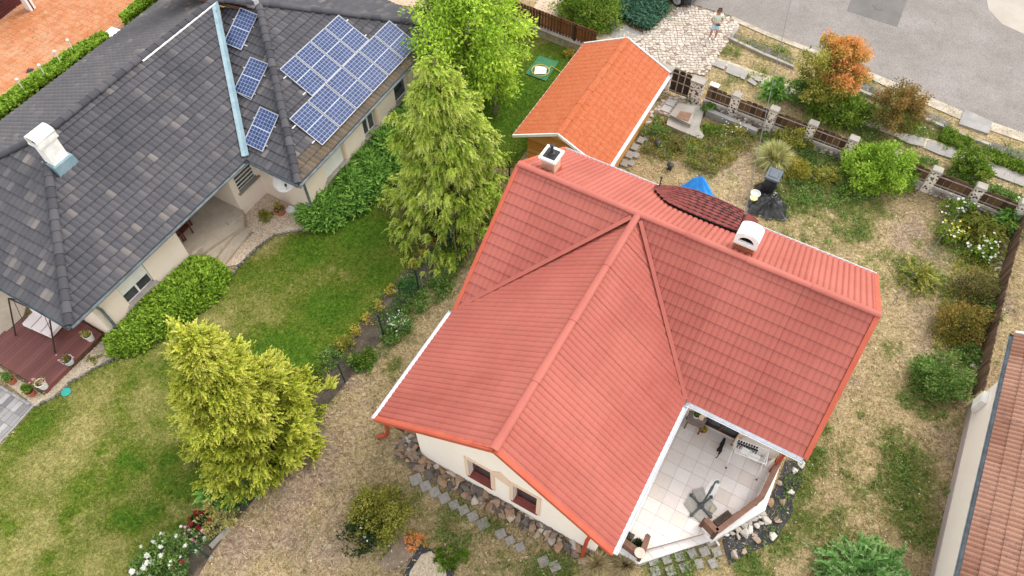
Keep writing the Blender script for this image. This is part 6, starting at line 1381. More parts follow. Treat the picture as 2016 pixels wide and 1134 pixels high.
# stepping slabs in front of the gable
STEPM = M("pebbled_slab", (.24, .225, .20), (.32, .30, .275), ns=12, fine=.35, fs=55, rough=.95)
for k, (px, s) in enumerate((((819, 944), .5), ((838, 957), .44), ((856, 969), .44), ((875, 981), .44), ((894, 994), .40), ((913, 1004), .40), ((931, 1017), .42), ((951, 1031), .46), ((986, 1051), .40), ((1004, 1064), .36), ((1024, 1077), .36), ((1070, 1105), .44), ((1092, 1115), .42))):
    tag(MB().box(G(*px, .02), (s * .8, s * .74, .06), (Vector((math.cos(YAW + .95), math.sin(YAW + .95), 0)), Vector((-math.sin(YAW + .95), math.cos(YAW + .95), 0)), Zv), taper=.94).build("stepping_slab", STEPM), "stepping slab at the head of the line along the gable wall, the largest" if k == 0 else f"square stepping slab in the line along the gable wall, {ORD[k]} from the left", "slab", "stepping slabs along the gable wall")
for row, (rn_, pts) in enumerate((("row nearest the terrace step", ((1288, 1084), (1317, 1082), (1335, 1075), (1358, 1068), (1377, 1064), (1399, 1065))), ("middle row", ((1262, 1104), (1286, 1104), (1312, 1101), (1338, 1096), (1363, 1090), (1387, 1086), (1411, 1087))), ("row at the bottom edge", ((1290, 1125), (1320, 1124), (1348, 1117), (1376, 1110), (1404, 1109))))):
    for k, px in enumerate(pts):
        an_ = .28 + random.uniform(-.12, .12); tag(MB().box(G(*px, .02), (.31 * random.uniform(.85, 1.08), .29, .06), (Vector((math.cos(an_), math.sin(an_), 0)), Vector((-math.sin(an_), math.cos(an_), 0)), Zv), taper=.93).build("paver", STEPM), f"square grey paver in the grass, {rn_}, {ORD[k]} from the left", "slab", "pavers in the grass below the terrace")
# rocks along the gable wall
ROCKM = M("garden_rock", (.4, .3, .2), tints=[(.10, .085, .075), (.15, .125, .11), (.24, .18, .14), (.33, .21, .13), (.40, .32, .25), (.50, .45, .39), (.30, .26, .23)], fine=.28, fs=22, rough=.95, stain=(6, (.35, .19, .09), .58, .72, .5))
rb = thing("rock_border", "border of mixed broken rocks heaped along the foot of the cream gable wall", "rock border", G(960, 985))
bd_ = Plane2([G(835, 902), G(1165, 1086), G(1190, 1130), G(820, 930)])
A, B_ = G(820, 893), G(1195, 1098); dd = (B_ - A).normalized(); nn = HV; Lr = (B_ - A).length; s = 0.05; rk_ = random.Random(4); k = 0
SITE = []
while s < Lr:
    wdt = .62 if s < 1.2 or s > 3.4 else .5
    for row in range(3):
        r_ = rk_.uniform(.10, .22); off = .08 + row * .16 + rk_.uniform(-.05, .05)
        if off > wdt: continue
        mb = MB(); rock(mb, A + dd * (s + rk_.uniform(-.1, .1)) + nn * off + Zv * r_ * .35, r_, rk_.random() * 1e6, rk_.uniform(.6, .9), min(.99, max(0, rk_.random() * .8 + (.25 if (s > Lr * .7) else 0) * (rk_.random() - .3))), 7); mb.build("stone", ROCKM, rb)
    s += rk_.uniform(.16, .23)
rp = thing("rubble_heap", "heap of broken stones and bricks under the left corner of the red roof", "rubble heap", G(805, 880))
for k in range(58):
    px, py = 782 + 46 * rk_.random(), 856 + 55 * rk_.random()
    if (px - 782) + (py - 856) * .35 < 2 or (py - 905) > (px - 800) * .5 + 5: continue
    r_ = rk_.uniform(.08, .18); mb = MB(); c_ = G(px, py, .05)
    if k % 3 == 0: mb.box(c_ + Zv * rk_.uniform(.03, .25), (.26, .13, .08), (Vector((math.cos(k), math.sin(k), .1)).normalized(), Vector((-math.sin(k), math.cos(k), 0)), Vector((-.1 * math.cos(k), -.1 * math.sin(k), 1)).normalized()), rk_.random() * .5, .95)
    else: rock(mb, c_ + Zv * rk_.uniform(.02, .2), r_, rk_.random() * 1e6, .8, rk_.random())
    mb.build("stone", ROCKM, rp)
# black landscape fabric with stones, outside the terrace
fab = sheet("landscape_fabric", [(1547, 905), (1583, 912), (1577, 950), (1560, 985), (1560, 1012), (1540, 1040), (1531, 1062), (1500, 1078), (1468, 1090), (1436, 1112), (1428, 1084), (1422, 1062), (1440, 1046), (1505, 1004), (1535, 940)], FABRIC, .02)
for k, (px, r_, tn, lb) in enumerate((((1576, 914), .15, .85, "cream stone at the top edge of the black fabric, under the red roof corner"), ((1564, 927), .13, 1., "white oblong stone on the black fabric below the red downpipe"), ((1533, 952), .11, .6, "tan stone on the black fabric against the brown railing"), ((1556, 970), .12, .8, "pinkish white stone on the outer edge of the black fabric"), ((1516, 990), .17, .5, "brown rock on the black fabric beside the railing bend"), ((1541, 989), .13, .55, "orange-brown rock in the middle of the black fabric"), ((1531, 1024), .14, .6, "cream rock with brown patches low on the black fabric"), ((1521, 1058), .15, .8, "pale rock at the lower edge of the black fabric"), ((1484, 1054), .10, .7, "small tan rock on the lower black fabric"), ((1488, 1064), .14, .6, "flat tan rock on the lower black fabric"), ((1445, 1093), .16, .7, "pale tan rock at the lowest tip of the black fabric"), ((1463, 1088), .11, .65, "small pale rock near the lowest tip of the black fabric"), ((1411, 1070), .12, .9, "round whitish stone at the end of the terrace step"))):
    mb = MB(); rock(mb, G(*px) + Zv * .06, r_, k * 77 + 5, .6, tn); tag(mb.build("rock", ROCKM if tn < .75 else WST), lb, "rock", None)
WH = "broken white stones against the terrace kerb"
for k, (px, r_) in enumerate((((1430, 1053), .10), ((1441, 1049), .12), ((1453, 1044), .13), ((1464, 1037), .16), ((1474, 1030), .13), ((1484, 1024), .12), ((1493, 1017), .10), ((1500, 1010), .18), ((1505, 1022), .2), ((1466, 1050), .2), ((1476, 1044), .14), ((1452, 1057), .11), ((1489, 1036), .11), ((1497, 1030), .10))):
    mb = MB(); rock(mb, G(*px) + Zv * .07, r_, k * 31 + 9, .6, rk_.random()); tag(mb.build("white_stone", WST), f"broken white stone against the terrace kerb, {ORD[k]} in the heap beside the fabric", "stone", WH)

# ---------------------------------------------------------------- neighbour's terrace things
DECKM = M("red_brown_decking", (.2, .08, .07), tints=[(.165, .062, .055), (.195, .075, .066), (.225, .09, .08)], fine=.12, fs=30, rough=.7)
dk = [G(*q, .22) for q in ((-70, 715), (48, 627), (158, 630), (201, 657.5), (86, 769), (-4, 715), (-60, 760))]; dkk = [G(*q, .22) for q in ((48, 627), (158, 630), (201, 657.5), (86, 769), (-60, 680))]
DX = (G(201, 657.5, .22) - G(86, 769, .22)).normalized(); DYv = Vector((DX.y, -DX.x, 0)); O_ = G(86, 769, .22)
deck = thing("wooden_deck", "red-brown plank deck at the corner of the grey-roofed house", "deck", O_)
cl_ = [((p - O_).dot(DX), (p - O_).dot(-DYv)) for p in [G(*q, .22) for q in ((86, 769), (201, 657.5), (156, 629), (47, 626), (-75, 712), (-40, 690))]]
cl_ = [((p - O_).dot(DX), (p - O_).dot(-DYv)) for p in [G(*q, .22) for q in ((86, 769), (201, 657.5), (156, 629), (47, 626), (-70, 713), (-4, 714))]]
y0 = min(q[1] for q in cl_); y1 = max(q[1] for q in cl_); j = 0; y = y0
hull = cl_[:4] + [cl_[4], cl_[5]]
MB().prism([((O_ + DX * a - DYv * b).x, (O_ + DX * a - DYv * b).y) for a, b in hull], .0, .19).build("joists", DARKWOOD, deck)
while y < y1:
    P = np.array(hull); xs_ = []
    ym = y + .07
    for i in range(len(hull)):
        (xa, ya), (xb, yb) = hull[i], hull[(i + 1) % len(hull)]
        if (ya - ym) * (yb - ym) < 0: xs_.append(xa + (xb - xa) * (ym - ya) / (yb - ya))
    if len(xs_) >= 2:
        a, b = min(xs_), max(xs_); MB().beam(O_ + DX * a - DYv * ym + Zv * -.012, O_ + DX * b - DYv * ym + Zv * -.012, .134, .025, t=random.random()).build("plank", DECKM, deck)
    y += .14
MB().beam(O_ + DYv * .02 - Zv * .10, G(201, 657.5, .12) + DYv * .02, .03, .2).build("fascia", DECKM, deck)
sheet("patio", [(-90, 640), (-40, 545), (60, 588), (49, 626), (-2, 674), (-80, 720)], PORM, .12, th=.15)
POTG = []
pot_plant("potted_flower", "tall white pot on the deck, nearest the house wall", G(180, 668, .22), .16, .34, WHITEP, L_OLIVE, .16, 8, 12)
pot_plant("potted_flower", "grey-white pot with pink flowers in the middle of the deck edge", G(138, 714, .22), .19, .26, M("pale_blue_grey_pot", (.55, .60, .66), rough=.4), L_RUST, .16, 10, 14, flower=FL_PINK)
pot_plant("potted_flower", "white pot with one pink flower at the deck's outer corner", G(88, 762, .22), .17, .34, WHITEP, L_OLIVE, .14, 6, 10, flower=FL_PINK)
pot_plant("potted_bush", "round green bush in a terracotta pot by the deck, nearer the frame edge", G(26, 752, .03), .17, .26, TERRA, L_MID, .42, 26, 34, l=.06)
pot_plant("potted_bush", "round green bush in a terracotta pot beside the corner of the deck", G(65, 776, .03), .16, .26, TERRA, L_BRIGHT, .36, 24, 34, l=.06)
pot_plant("potted_tree", "thin sprawling plant in a large terracotta pot on the tan gravel", G(553, 420, .02), .23, .28, TERRA, L_OLIVE, .5, 16, 9)
tag(MB().box(G(575, 414, .06), (.5, .34, .12), (NBv, NA, Zv), taper=.9).build("bag_of_compost", M("printed_compost_bag", (.72, .74, .72), (.20, .42, .18), ns=1.6, lo=.5, hi=.56, rough=.5)), "white and green plastic bag lying on the gravel beside the terracotta pot", "bag")
tag(MB().lathe(G(130, 772, .05), [(.16, 0), (.17, .01), (.15, .018), (0, .02)], 18).build("turquoise_disc", M("turquoise_plastic", (.03, .36, .30), rough=.4)), "flat turquoise disc lying on the lawn near the deck corner", "disc")
sw_ = thing("garden_swing", "garden swing seat with pale pink cushions under the grey roof corner", "swing seat", G(88, 640, .22)); MBK = M("dark_swing_frame", (.05, .035, .03), rough=.5)
CUSH = M("pale_pink_cushion", (.72, .64, .63), (.76, .69, .68), ns=4, fine=.06, fs=25, rough=.95)
s0, s1 = G(55, 627, .62), G(112, 652, .62); sd_ = (s1 - s0).normalized(); sn_ = Vector((-sd_.y, sd_.x, 0))
for k in range(3):
    a, b = s0.lerp(s1, k / 3 + .01), s0.lerp(s1, (k + 1) / 3 - .01); m_ = (a + b) / 2; L = (b - a).length
    MB().box(m_ + sn_ * .02, (L, .62, .15), (sd_, sn_, Zv), taper=.92).build("seat_cushion", CUSH, sw_); MB().box(m_ + sn_ * .33 + Zv * .26, (L, .13, .5), (sd_, sn_, Zv), taper=.93).build("back_cushion", CUSH, sw_)
for p in (s0 - sd_ * .25, s1 + sd_ * .25):
    for sg in (-.75, .75): MB().tube([p + sn_ * .1 + Zv * 1.05, Vector((p.x, p.y, .22)) + sn_ * (.1 + sg)], .028, 7).build("leg", MBK, sw_)
MB().tube([s0 - sd_ * .25 + sn_ * .1 + Zv * 1.05, s1 + sd_ * .25 + sn_ * .1 + Zv * 1.05], .028, 7).build("top_bar", MBK, sw_)
for p in (s0, s1): MB().tube([p + sn_ * .1 + Zv * 1.05, p - sn_ * .2], .012, 5).build("hanger", MBK, sw_)
MB().box((s0 + s1) / 2 - Zv * .09, ((s1 - s0).length, .6, .04), (sd_, sn_, Zv)).build("seat_frame", MBK, sw_)
MAHO = M("dark_red_wood", (.10, .028, .018), (.15, .045, .03), ns=4, fine=.15, rough=.5)
def chair(c, f, lb):
    t = thing("wooden_chair", lb, "chair", c); r_ = Vector((f.y, -f.x, 0)); s = .46
    MB().box(c + Zv * .44, (s, s, .04), (r_, f, Zv)).build("seat", MAHO, t)
    for a in (-1, 1):
        for b in (-1, 1): MB().box(c + r_ * a * .2 + f * b * .2 + Zv * .21, (.045, .045, .42), (r_, f, Zv)).build("leg", MAHO, t)
        MB().box(c - f * .21 + r_ * a * .2 + Zv * .7, (.045, .04, .5), (r_, f, Zv)).build("back_post", MAHO, t)
    for k in range(3): MB().box(c - f * .21 + Zv * (.6 + .15 * k), (.4, .025, .09), (r_, f, Zv)).build("back_slat", MAHO, t)
    return t
chair(G(366, 462, .45), -NA, "dark red wooden chair on the porch, the one out beyond the eave"); chair(G(348, 478, .45), NBv * -1, "dark red wooden chair on the porch, tucked behind the table")
tt = thing("wooden_table", "dark red wooden table on the porch half under the eave", "table", G(348, 452, .45)); tc = G(349, 453, .45)
MB().box(tc + Zv * .72, (1.1, .8, .045), (NA, NBv, Zv)).build("tabletop", MAHO, tt)
for a in (-1, 1):
    for b in (-1, 1): MB().box(tc + NA * a * .48 + NBv * b * .33 + Zv * .35, (.07, .07, .69), (NA, NBv, Zv)).build("leg", MAHO, tt)
# hedge lamps along the clay patio
for k, px in enumerate(((57, 187), (99, 159), (128, 132), (153, 110), (301, 12))):
    c = G(*px, 0); c = G(px[0] + 4, px[1] + 10); t = thing("path_lamp", ["white globe lamp in the clipped hedge, nearest the left frame edge", "white globe lamp in the clipped hedge, second from the left", "white globe lamp in the middle of the clipped hedge", "white globe lamp in the hedge near the gap", "white globe lamp in the far hedge beyond the gap"][k], "garden lamp", c)
    MB().tube([c, c + Zv * 1.15], .025, 7).build("post", WHITEP, t); MB().lathe(c + Zv * 1.12, [(.03, 0), (.06, .03), (.075, .08), (.06, .13), (.02, .155), (0, .16)], 12).build("globe", WHITEP, t)
gw = tag(MB().beam(G(232, 63, .25), G(214, 78, .25), .55, .45).build("garden_wall_block", WHITEC), "pale wall block closing the gap between the two clipped hedges", "wall")
# maroon building and white column at the top left corner
mbd = thing("maroon_building", "dark maroon building corner with a white column beside the clay patio", "building", G(0, 0))
ma, mbb = G(-60, 85, 0), G(62, -8, 0); md = (mbb - ma).normalized(); mn = Vector((-md.y, md.x, 0)); MAR = M("maroon_boarding", (.085, .022, .022), (.11, .03, .03), ns=2, fine=.15, rough=.7)
MB().slab([ma, mbb, mbb + Zv * 2.6, ma + Zv * 2.6], mn * .3).build("wall", MAR, mbd)
for k in range(16): MB().beam(ma - mn * .015 + Zv * (.1 + k * .16), mbb - mn * .015 + Zv * (.1 + k * .16), .028, .148, t=.5).build("plank", MAR, mbd)
cx_ = G(62, 18, 0); MB().box(cx_ + Zv * 1.2, (.34, .34, 2.4), (md, mn, Zv)).build("column", WHITEC, mbd); MB().box(cx_ + Zv * 1.2 - mn * .175, (.07, .012, 2.4), (md, mn, Zv)).build("red_stripe", MAR, mbd)

# ---------------------------------------------------------------- street: car and person
car = thing("parked_car", "dark parked car of which only a wheel and the sill show at the top edge", "car", G(1331, 11)); rdv = (G(1512, 66) - G(1345, 4)).normalized(); rsd = Vector((-rdv.y, rdv.x, 0))
CARM = M("dark_blue_car_paint", (.02, .025, .035), fine=0, rough=.3, spec=.5, coat=.6); TYRE = M("black_tyre", (.018, .018, .018), rough=.9); RIM = M("alloy_rim", (.55, .56, .58), rough=.35, metal=.6, fine=0)
w0 = G(1331, 11.5)
body_pts = [(-3.4, .3), (-3.35, .75), (-3.0, .95), (-2.6, 1.42), (-1.2, 1.48), (-.35, 1.0), (.55, .82), (.75, .6), (.75, .25), (-3.3, .25)]
pr = [w0 + rdv * a + rsd * .06 + Zv * z for a, z in body_pts]; MB().slab(pr, rsd * 1.66).build("body", CARM, car)
MB().slab([w0 + rdv * a + rsd * .045 + Zv * z for a, z in ((-2.5, .98), (-2.3, 1.36), (-1.3, 1.40), (-.6, 1.0))], rsd * .012).build("side_window", GLASS, car)
MB().slab([w0 + rdv * -1.12 + rsd * .2 + Zv * 1.475, w0 + rdv * -.38 + rsd * .2 + Zv * 1.03, w0 + rdv * -.38 + rsd * 1.6 + Zv * 1.03, w0 + rdv * -1.12 + rsd * 1.6 + Zv * 1.475], Vector((0, 0, .02))).build("windscreen", GLASS, car)
for a in (0, -2.55):
    for b in (.04, 1.74):
        c = w0 + rdv * a + rsd * b + Zv * .33; wh = MB().lathe(c, [(.2, -.1), (.31, -.1), (.33, -.06), (.33, .06), (.31, .1), (.2, .1)], 22, axis=(rdv, Zv, rsd)).build("wheel", TYRE, car)
        sg = -1 if b < 1 else 1; rm = MB().lathe(c + rsd * sg * .095, [(.03, .0), (.05, .012), (.05, .02), (0, .02)], 12, axis=(rdv, Zv, rsd * 1))
        for k in range(5): an = 2 * math.pi * k / 5; rm.beam(c + rsd * sg * .10, c + rsd * sg * .10 + (rdv * math.cos(an) + Zv * math.sin(an)) * .19, .05, .02, up=rsd)
        rm.lathe(c + rsd * sg * .09, [(.19, -.015), (.215, -.01), (.215, .015), (.19, .015)], 20, axis=(rdv, Zv, rsd)); rm.build("rim", RIM, wh)
SKIN = M("skin", (.50, .25, .17), fine=.04, rough=.6); HAIR = M("brown_hair", (.10, .06, .04), fine=.3, fs=120, rough=.8); SHIRT = M("pale_green_shirt", (.60, .68, .58), fine=.06, rough=.9); SHORT = M("light_blue_shorts", (.46, .64, .78), fine=.08, rough=.9); SHOE = M("white_trainers", (.70, .68, .66), rough=.7)
pp = G(1402, 77); pe = thing("person", "person in pale green shirt and light blue shorts standing on the stone drive", "person", pp)
Pf = Vector((0, -1, 0)); Pr_ = Vector((1, 0, 0)); PQ = lambda x, f, z: pp + Pr_ * x + Pf * f + Zv * z
V = [PQ(0, 0, .88), PQ(0, 0, 1.02), PQ(0, .0, 1.2), PQ(0, -.01, 1.36), PQ(0, .0, 1.44), PQ(0, .035, 1.52), PQ(0, .06, 1.61), PQ(0, .06, 1.67)]
E_ = [(i, i + 1) for i in range(7)]; R = [.125, .125, .135, .125, .058, .062, .092, .07]
def chain(root, pts, rs):
    k = len(V); V.extend(pts); R.extend(rs); E_.append((root, k)); E_.extend((k + i, k + i + 1) for i in range(len(pts) - 1))
for s in (-1, 1):
    chain(0, [PQ(s * .11, 0, .80), PQ(s * .13, .03, .48), PQ(s * .14, -.02 + .02 * s, .12), PQ(s * .14, -.01, .055), PQ(s * .15, .14, .04)], [.095, .062, .046, .045, .04])
    chain(3, [PQ(s * .19, -.01, 1.36), PQ(s * .27, -.02, 1.10), PQ(s * .13, .21, 1.02), PQ(s * .06, .26, 1.03)], [.062, .048, .037, .036])
body = skin_body("body", V, E_, R, SKIN, pe, 2)
hand = MB()
for s in (-1, 1):
    h0 = PQ(s * .06, .26, 1.03)
    for k in range(4): hand.tube([h0 + Zv * (.03 - .02 * k), h0 + Pf * .05 + Pr_ * -s * .02 + Zv * (.03 - .02 * k), h0 + Pf * .06 + Pr_ * -s * .05 + Zv * (.02 - .02 * k)], [.011, .01, .008], 6)
    hand.tube([h0 + Zv * .03, h0 + Zv * .06 + Pf * .03 - Pr_ * s * .02], [.012, .009], 6)
hand.build("fingers", SKIN, body)
skin_body("shirt", [PQ(0, 0, .95), PQ(0, 0, 1.08), PQ(0, 0, 1.22), PQ(0, -.01, 1.37), PQ(0, 0, 1.42), PQ(-.2, -.01, 1.37), PQ(-.255, -.02, 1.2), PQ(.2, -.01, 1.37), PQ(.255, -.02, 1.2)], [(0, 1), (1, 2), (2, 3), (3, 4), (3, 5), (5, 6), (3, 7), (7, 8)], [.155, .155, .16, .145, .08, .085, .08, .085, .08], SHIRT, pe, 2)
skin_body("shorts", [PQ(0, 0, .98), PQ(0, 0, .86), PQ(-.115, .01, .74), PQ(-.13, .025, .54), PQ(.115, .01, .74), PQ(.13, .025, .54)], [(0, 1), (1, 2), (2, 3), (1, 4), (4, 5)], [.15, .155, .115, .10, .115, .10], SHORT, pe, 2)
skin_body("hair", [PQ(0, .02, 1.66), PQ(0, .06, 1.715), PQ(0, .0, 1.62)], [(0, 1), (0, 2)], [.095, .075, .085], HAIR, pe, 2)
for s in (-1, 1): MB().box(PQ(s * .145, .06, .045), (.1, .27, .09), (Pr_, Pf, Zv), taper=.8).build("shoe", SHOE, pe)
MB().box(PQ(0, .08 + .085, 1.60), (.03, .04, .035), (Pr_, Pf, Zv), taper=.7).build("nose", SKIN, body)
MB().box(PQ(0, .31, 1.05), (.2, .1, .045), (Pr_, Pf, Zv)).build("held_remote", BLACKPL); tag(bpy.data.objects["held_remote"], "dark remote control held in the person's hands", "remote control")
# overhead service cable and the thin guy line over the yard
def sagline(name, a, b, sag, r, label, cat):
    pts = [a.lerp(b, t) - Zv * (sag * 4 * t * (1 - t)) for t in np.linspace(0, 1, 25)]; return tag(MB().tube(pts, r, 5).build(name, M("grey_cable", (.12, .12, .13), rough=.6) if "grey_cable" not in bpy.data.materials else bpy.data.materials["grey_cable"]), label, cat)
sagline("service_cable", mt, G(1575, -80, 4.5), .25, .012, "thin overhead cable running from the roof mast to the street", "cable")
sagline("guy_line", G(1752, 604, .05), G(1897, 408, .9), .05, .009, "thin grey line stretched over the right-hand yard to the fence", "line")
# ================================================================ TREES AND SHRUBS
def curve_limb(mb, pts, r0, r1, n=7):
    k = len(pts); mb.tube(pts, [r0 + (r1 - r0) * i / (k - 1) for i in range(k)], n)
def plumes(P, D, tone, k, L, cone, droop, n, l, w, seed, tip=.3):
    """ragged clumps: k short scale-leaf sprays fanning out from every point"""
    r = np.random.default_rng(seed); m = len(P); B = np.repeat(P, k, 0) + r.normal(size=(m * k, 3)) * .05
    DD = unit(np.repeat(D, k, 0) + r.normal(size=(m * k, 3)) * cone); LL = np.repeat(L, k) * (.55 + .6 * r.random(m * k))
    return sprays(B, DD, LL, n, l, w, droop, seed=seed + 7, spread=.9, tints=np.clip(np.repeat(tone, k) + r.normal(size=m * k) * .12, 0, 1))
# weeping golden cypress
def weeping_conifer():
    c = G(888, 424); Ht = 8.0; sd = nseed(); r = np.random.default_rng(sd); t = thing("weeping_cypress", "tall weeping golden cypress with drooping sprays beside the red roof gable", "tree", c)
    tr = MB(); curve_limb(tr, [c - Zv * .1, c + Zv * 2.5 + Vector((.1, .05, 0)), c + Zv * 5.2, c + Zv * 7.4 + Vector((-.05, .05, 0)), c + Zv * 7.9], .17, .02, 9)
    P_, D_, TT, L_ = [], [], [], []
    layers = 13
    for j in range(layers):
        f0 = (j + .5) / layers; nbr = int(11 - 6 * f0)
        for i in range(nbr):
            f = f0 + r.normal() * .018; z = .8 + (Ht - 1.0) * f ** .93; az = (i + .5 * (j % 2)) * 6.283 / nbr + r.normal() * .22
            reach = 2.6 * (1 - f) ** .7 * (.52 + .62 * r.random()) + .16
            if math.cos(az - 4.37) > .80 and .08 < f < .36: reach *= .42            # the gap in its near side
            if .66 < f < .76 and math.cos(az - .3) > .8: reach = 1.45
            o = np.array([math.cos(az), math.sin(az), 0]); sd_ = np.array([-o[1], o[0], 0]); base = np.array(c) + np.array([0, 0, z]); rise = .25 + .4 * f; tone = .30 + .5 * r.random()
            Q = lambda s: base + o * reach * s + np.array([0, 0, reach * (rise * s - .60 * s * s)])
            curve_limb(tr, [Vector(Q(s)) for s in (0, .35, .7, 1)], .035 * (1 - f) + .012, .006, 5)
            for k in range(int(3 + 4.6 * reach)):
                s = .28 + .75 * r.random() ** .8; wd = .30 * reach * s * r.normal() * .8
                p = Q(min(s, 1.02)) + sd_ * wd + np.array([0, 0, -.25 * abs(wd) + r.normal() * .05]); d = unit(o * .6 + sd_ * np.sign(wd) * .25 * r.random() + np.array([0, 0, -.3 - .5 * s])); tn = tone * .75 + .25 * s + .12 * r.normal() - .1
                for _ in range(4): P_.append(p + r.normal(size=3) * np.array([.10, .10, .07])); D_.append(unit(d + r.normal(size=3) * .22)); TT.append(tn + .05 * r.normal()); L_.append(.20 + .14 * r.random())
    P_, D_, TT, L_ = np.array(P_), np.array(D_), np.array(TT), np.array(L_)
    V, F, Tn = plumes(P_, D_, TT, 6, L_ * 1.18, .42, .35, 9, .075, .44, sd); np_mesh("crown", V, F, L_WEEP, Tn, t); tr.build("trunk", BARK, t)
weeping_conifer()
def golden_conifer():
    c = G(522, 872); Ht = 7.6; sd = nseed(); r = np.random.default_rng(sd); t = thing("golden_cypress", "broad golden yellow cypress at the edge of the neighbour's lawn", "tree", c)
    tr = MB(); curve_limb(tr, [c - Zv * .1, c + Zv * 3, c + Zv * 6.2], .16, .02, 9); P_, D_, TT, L_ = [], [], [], []
    nb_ = 125
    for i in range(nb_):
        f = (i + .5) / nb_; z = .3 + (Ht - .8) * f; prof = 2.15 * (min(1, .8 + 1.6 * f)) * (max(.03, 1 - f) ** .95)
        reach = prof * (.62 + .6 * r.random()); az = i * 2.399 + r.normal() * .25; o = np.array([math.cos(az), math.sin(az), 0]); sd_ = np.array([-o[1], o[0], 0]); base = np.array(c) + np.array([0, 0, z - .2 * reach]); tone = .25 + .5 * r.random()
        rise = .22 + .75 * f
        Q = lambda s: base + o * reach * s + np.array([0, 0, reach * (rise * s * s * .9)])
        curve_limb(tr, [Vector(Q(s)) for s in (0, .4, .8, 1)], .03, .006, 5)
        for k in range(int(3 + 4.4 * reach)):
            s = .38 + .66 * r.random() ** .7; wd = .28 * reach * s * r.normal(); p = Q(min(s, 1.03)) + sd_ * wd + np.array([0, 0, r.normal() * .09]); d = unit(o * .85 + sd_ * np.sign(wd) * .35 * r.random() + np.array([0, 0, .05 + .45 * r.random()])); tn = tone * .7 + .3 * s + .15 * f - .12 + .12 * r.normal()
            for _ in range(5): P_.append(p + r.normal(size=3) * .10); D_.append(unit(d + r.normal(size=3) * .22)); TT.append(tn + .05 * r.normal()); L_.append(.19 + .14 * r.random())
    P_, D_, TT, L_ = np.array(P_), np.array(D_), np.array(TT), np.array(L_)
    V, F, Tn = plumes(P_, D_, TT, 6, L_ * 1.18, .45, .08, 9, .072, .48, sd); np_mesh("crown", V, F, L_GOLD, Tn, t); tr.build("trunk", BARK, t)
golden_conifer()
def broad_tree(name, label, c, Ht, spread, n_limb, leafm, per, l, w, seed, droop=.3, r0=.13, base_z=1.2, cl=.32, part="crown", squash=1.0, azb=None, lean=(0, 0)):
    t = thing(name, label, "tree", c); r = np.random.default_rng(seed); tr = MB(); C = []; ln = Vector((lean[0], lean[1], 0))
    curve_limb(tr, [c - Zv * .1, c + Zv * base_z + ln * .2, c + Zv * Ht * .6 + ln * .6 + Vector((.1, .05, 0)), c + Zv * Ht * .9 + ln], r0, .03, 9)
    for i in range(n_limb):
        f = (i + .5) / n_limb; z = base_z * .8 + (Ht * .86 - base_z * .8) * f; az = i * 2.399 + r.normal() * .3; rc = spread * (math.sin(math.pi * (.18 + .74 * f)) ** .8) * (.65 + .45 * r.random())
        o = np.array([math.cos(az), math.sin(az) * squash, 0]); b = np.array(c + ln * (z / Ht)) + np.array([0, 0, z]); P = lambda s: b + o * rc * s + np.array([0, 0, rc * (.5 * s - droop * 1.2 * s * s)])
        curve_limb(tr, [Vector(P(s)) for s in (0, .3, .6, 1)], r0 * .45 * (1 - f * .6), .008, 5)
        for k in range(int(5 + 5 * rc)):
            s = .25 + .8 * r.random(); p = P(min(s, 1.02)) + r.normal(size=3) * np.array([.28, .28, .2]) * rc * .35; C.append(p)
            if k % 3 == 0: curve_limb(tr, [Vector(P(max(.1, s - .25))), Vector(p)], .014, .004, 4)
    C = np.array(C); V, F, Tn = crown_leaves(C, cl * (.7 + .6 * r.random(len(C))), per, l, w, up=-droop * 1.2, seed=seed, flat=.75, out_from=np.array(c) + np.array([0, 0, Ht * .45]))
    np_mesh(part, V, F, leafm, Tn, t); tr.build("trunk", BARK, t); return t, C
broad_tree("deciduous_tree", "fresh green deciduous tree with hanging branches between the two houses", G(942, 200), 6.6, 2.85, 52, L_TREE, 34, .17, .036, 11, droop=.42, cl=.42, azb=0, lean=(-.35, 1.5))
broad_tree("deciduous_tree", "yellow-green tree with drooping twigs near the boarded fence and green sheet", G(976, 226), 3.7, .95, 14, L_TREE, 18, .15, .032, 12, droop=.6, cl=.30, r0=.09, lean=(.1, .2))
broad_tree("deciduous_tree", "small leafy tree behind the deciduous crown, beside the roof's far corner", G(905, 112), 4.6, 2.3, 24, L_BRIGHT, 44, .15, .034, 13, droop=.35, cl=.38)
t, C = broad_tree("maple_tree", "maple turning from green to orange beside the street fence", G(1606, 212), 3.7, 1.45, 30, L_OLIVE, 40, .11, .032, 14, droop=.1, cl=.30, r0=.07, base_z=.5)
top = C[(C[:, 2] > 1.75) & (C[:, 0] > C[:, 0].mean() - .45)]; V, F, Tn = crown_leaves(top + np.array([.06, 0, .16]), .34, 70, .11, .034, seed=99, flat=.7); np_mesh("orange_crown", V, F, L_ORANGE, Tn, t)
t, C = broad_tree("small_tree", "small rusty ochre tree between the maple and the round green bush", G(1745, 258), 2.3, 1.15, 18, L_RUST, 46, .09, .026, 15, droop=.1, cl=.26, r0=.05, base_z=.3)
V, F, Tn = crown_leaves(C[C[:, 2] > 1.1] + np.array([.1, 0, .08]), .25, 36, .09, .028, seed=98); np_mesh("ochre_crown", V, F, leafmat("ochre_leaves", (.16, .10, .025), (.30, .18, .05), (.38, .23, .08)), Tn, t)

S_ = shrub
S_("round_bush", "large rounded green bush behind the boarded fence, beside the blue-green ground cover", "bush", G(1158, 40), 1.55, 1.5, 2.0, L_BRIGHT, "leaf", 260, 70, l=.11, w=.03, low=.3, lump=.17)
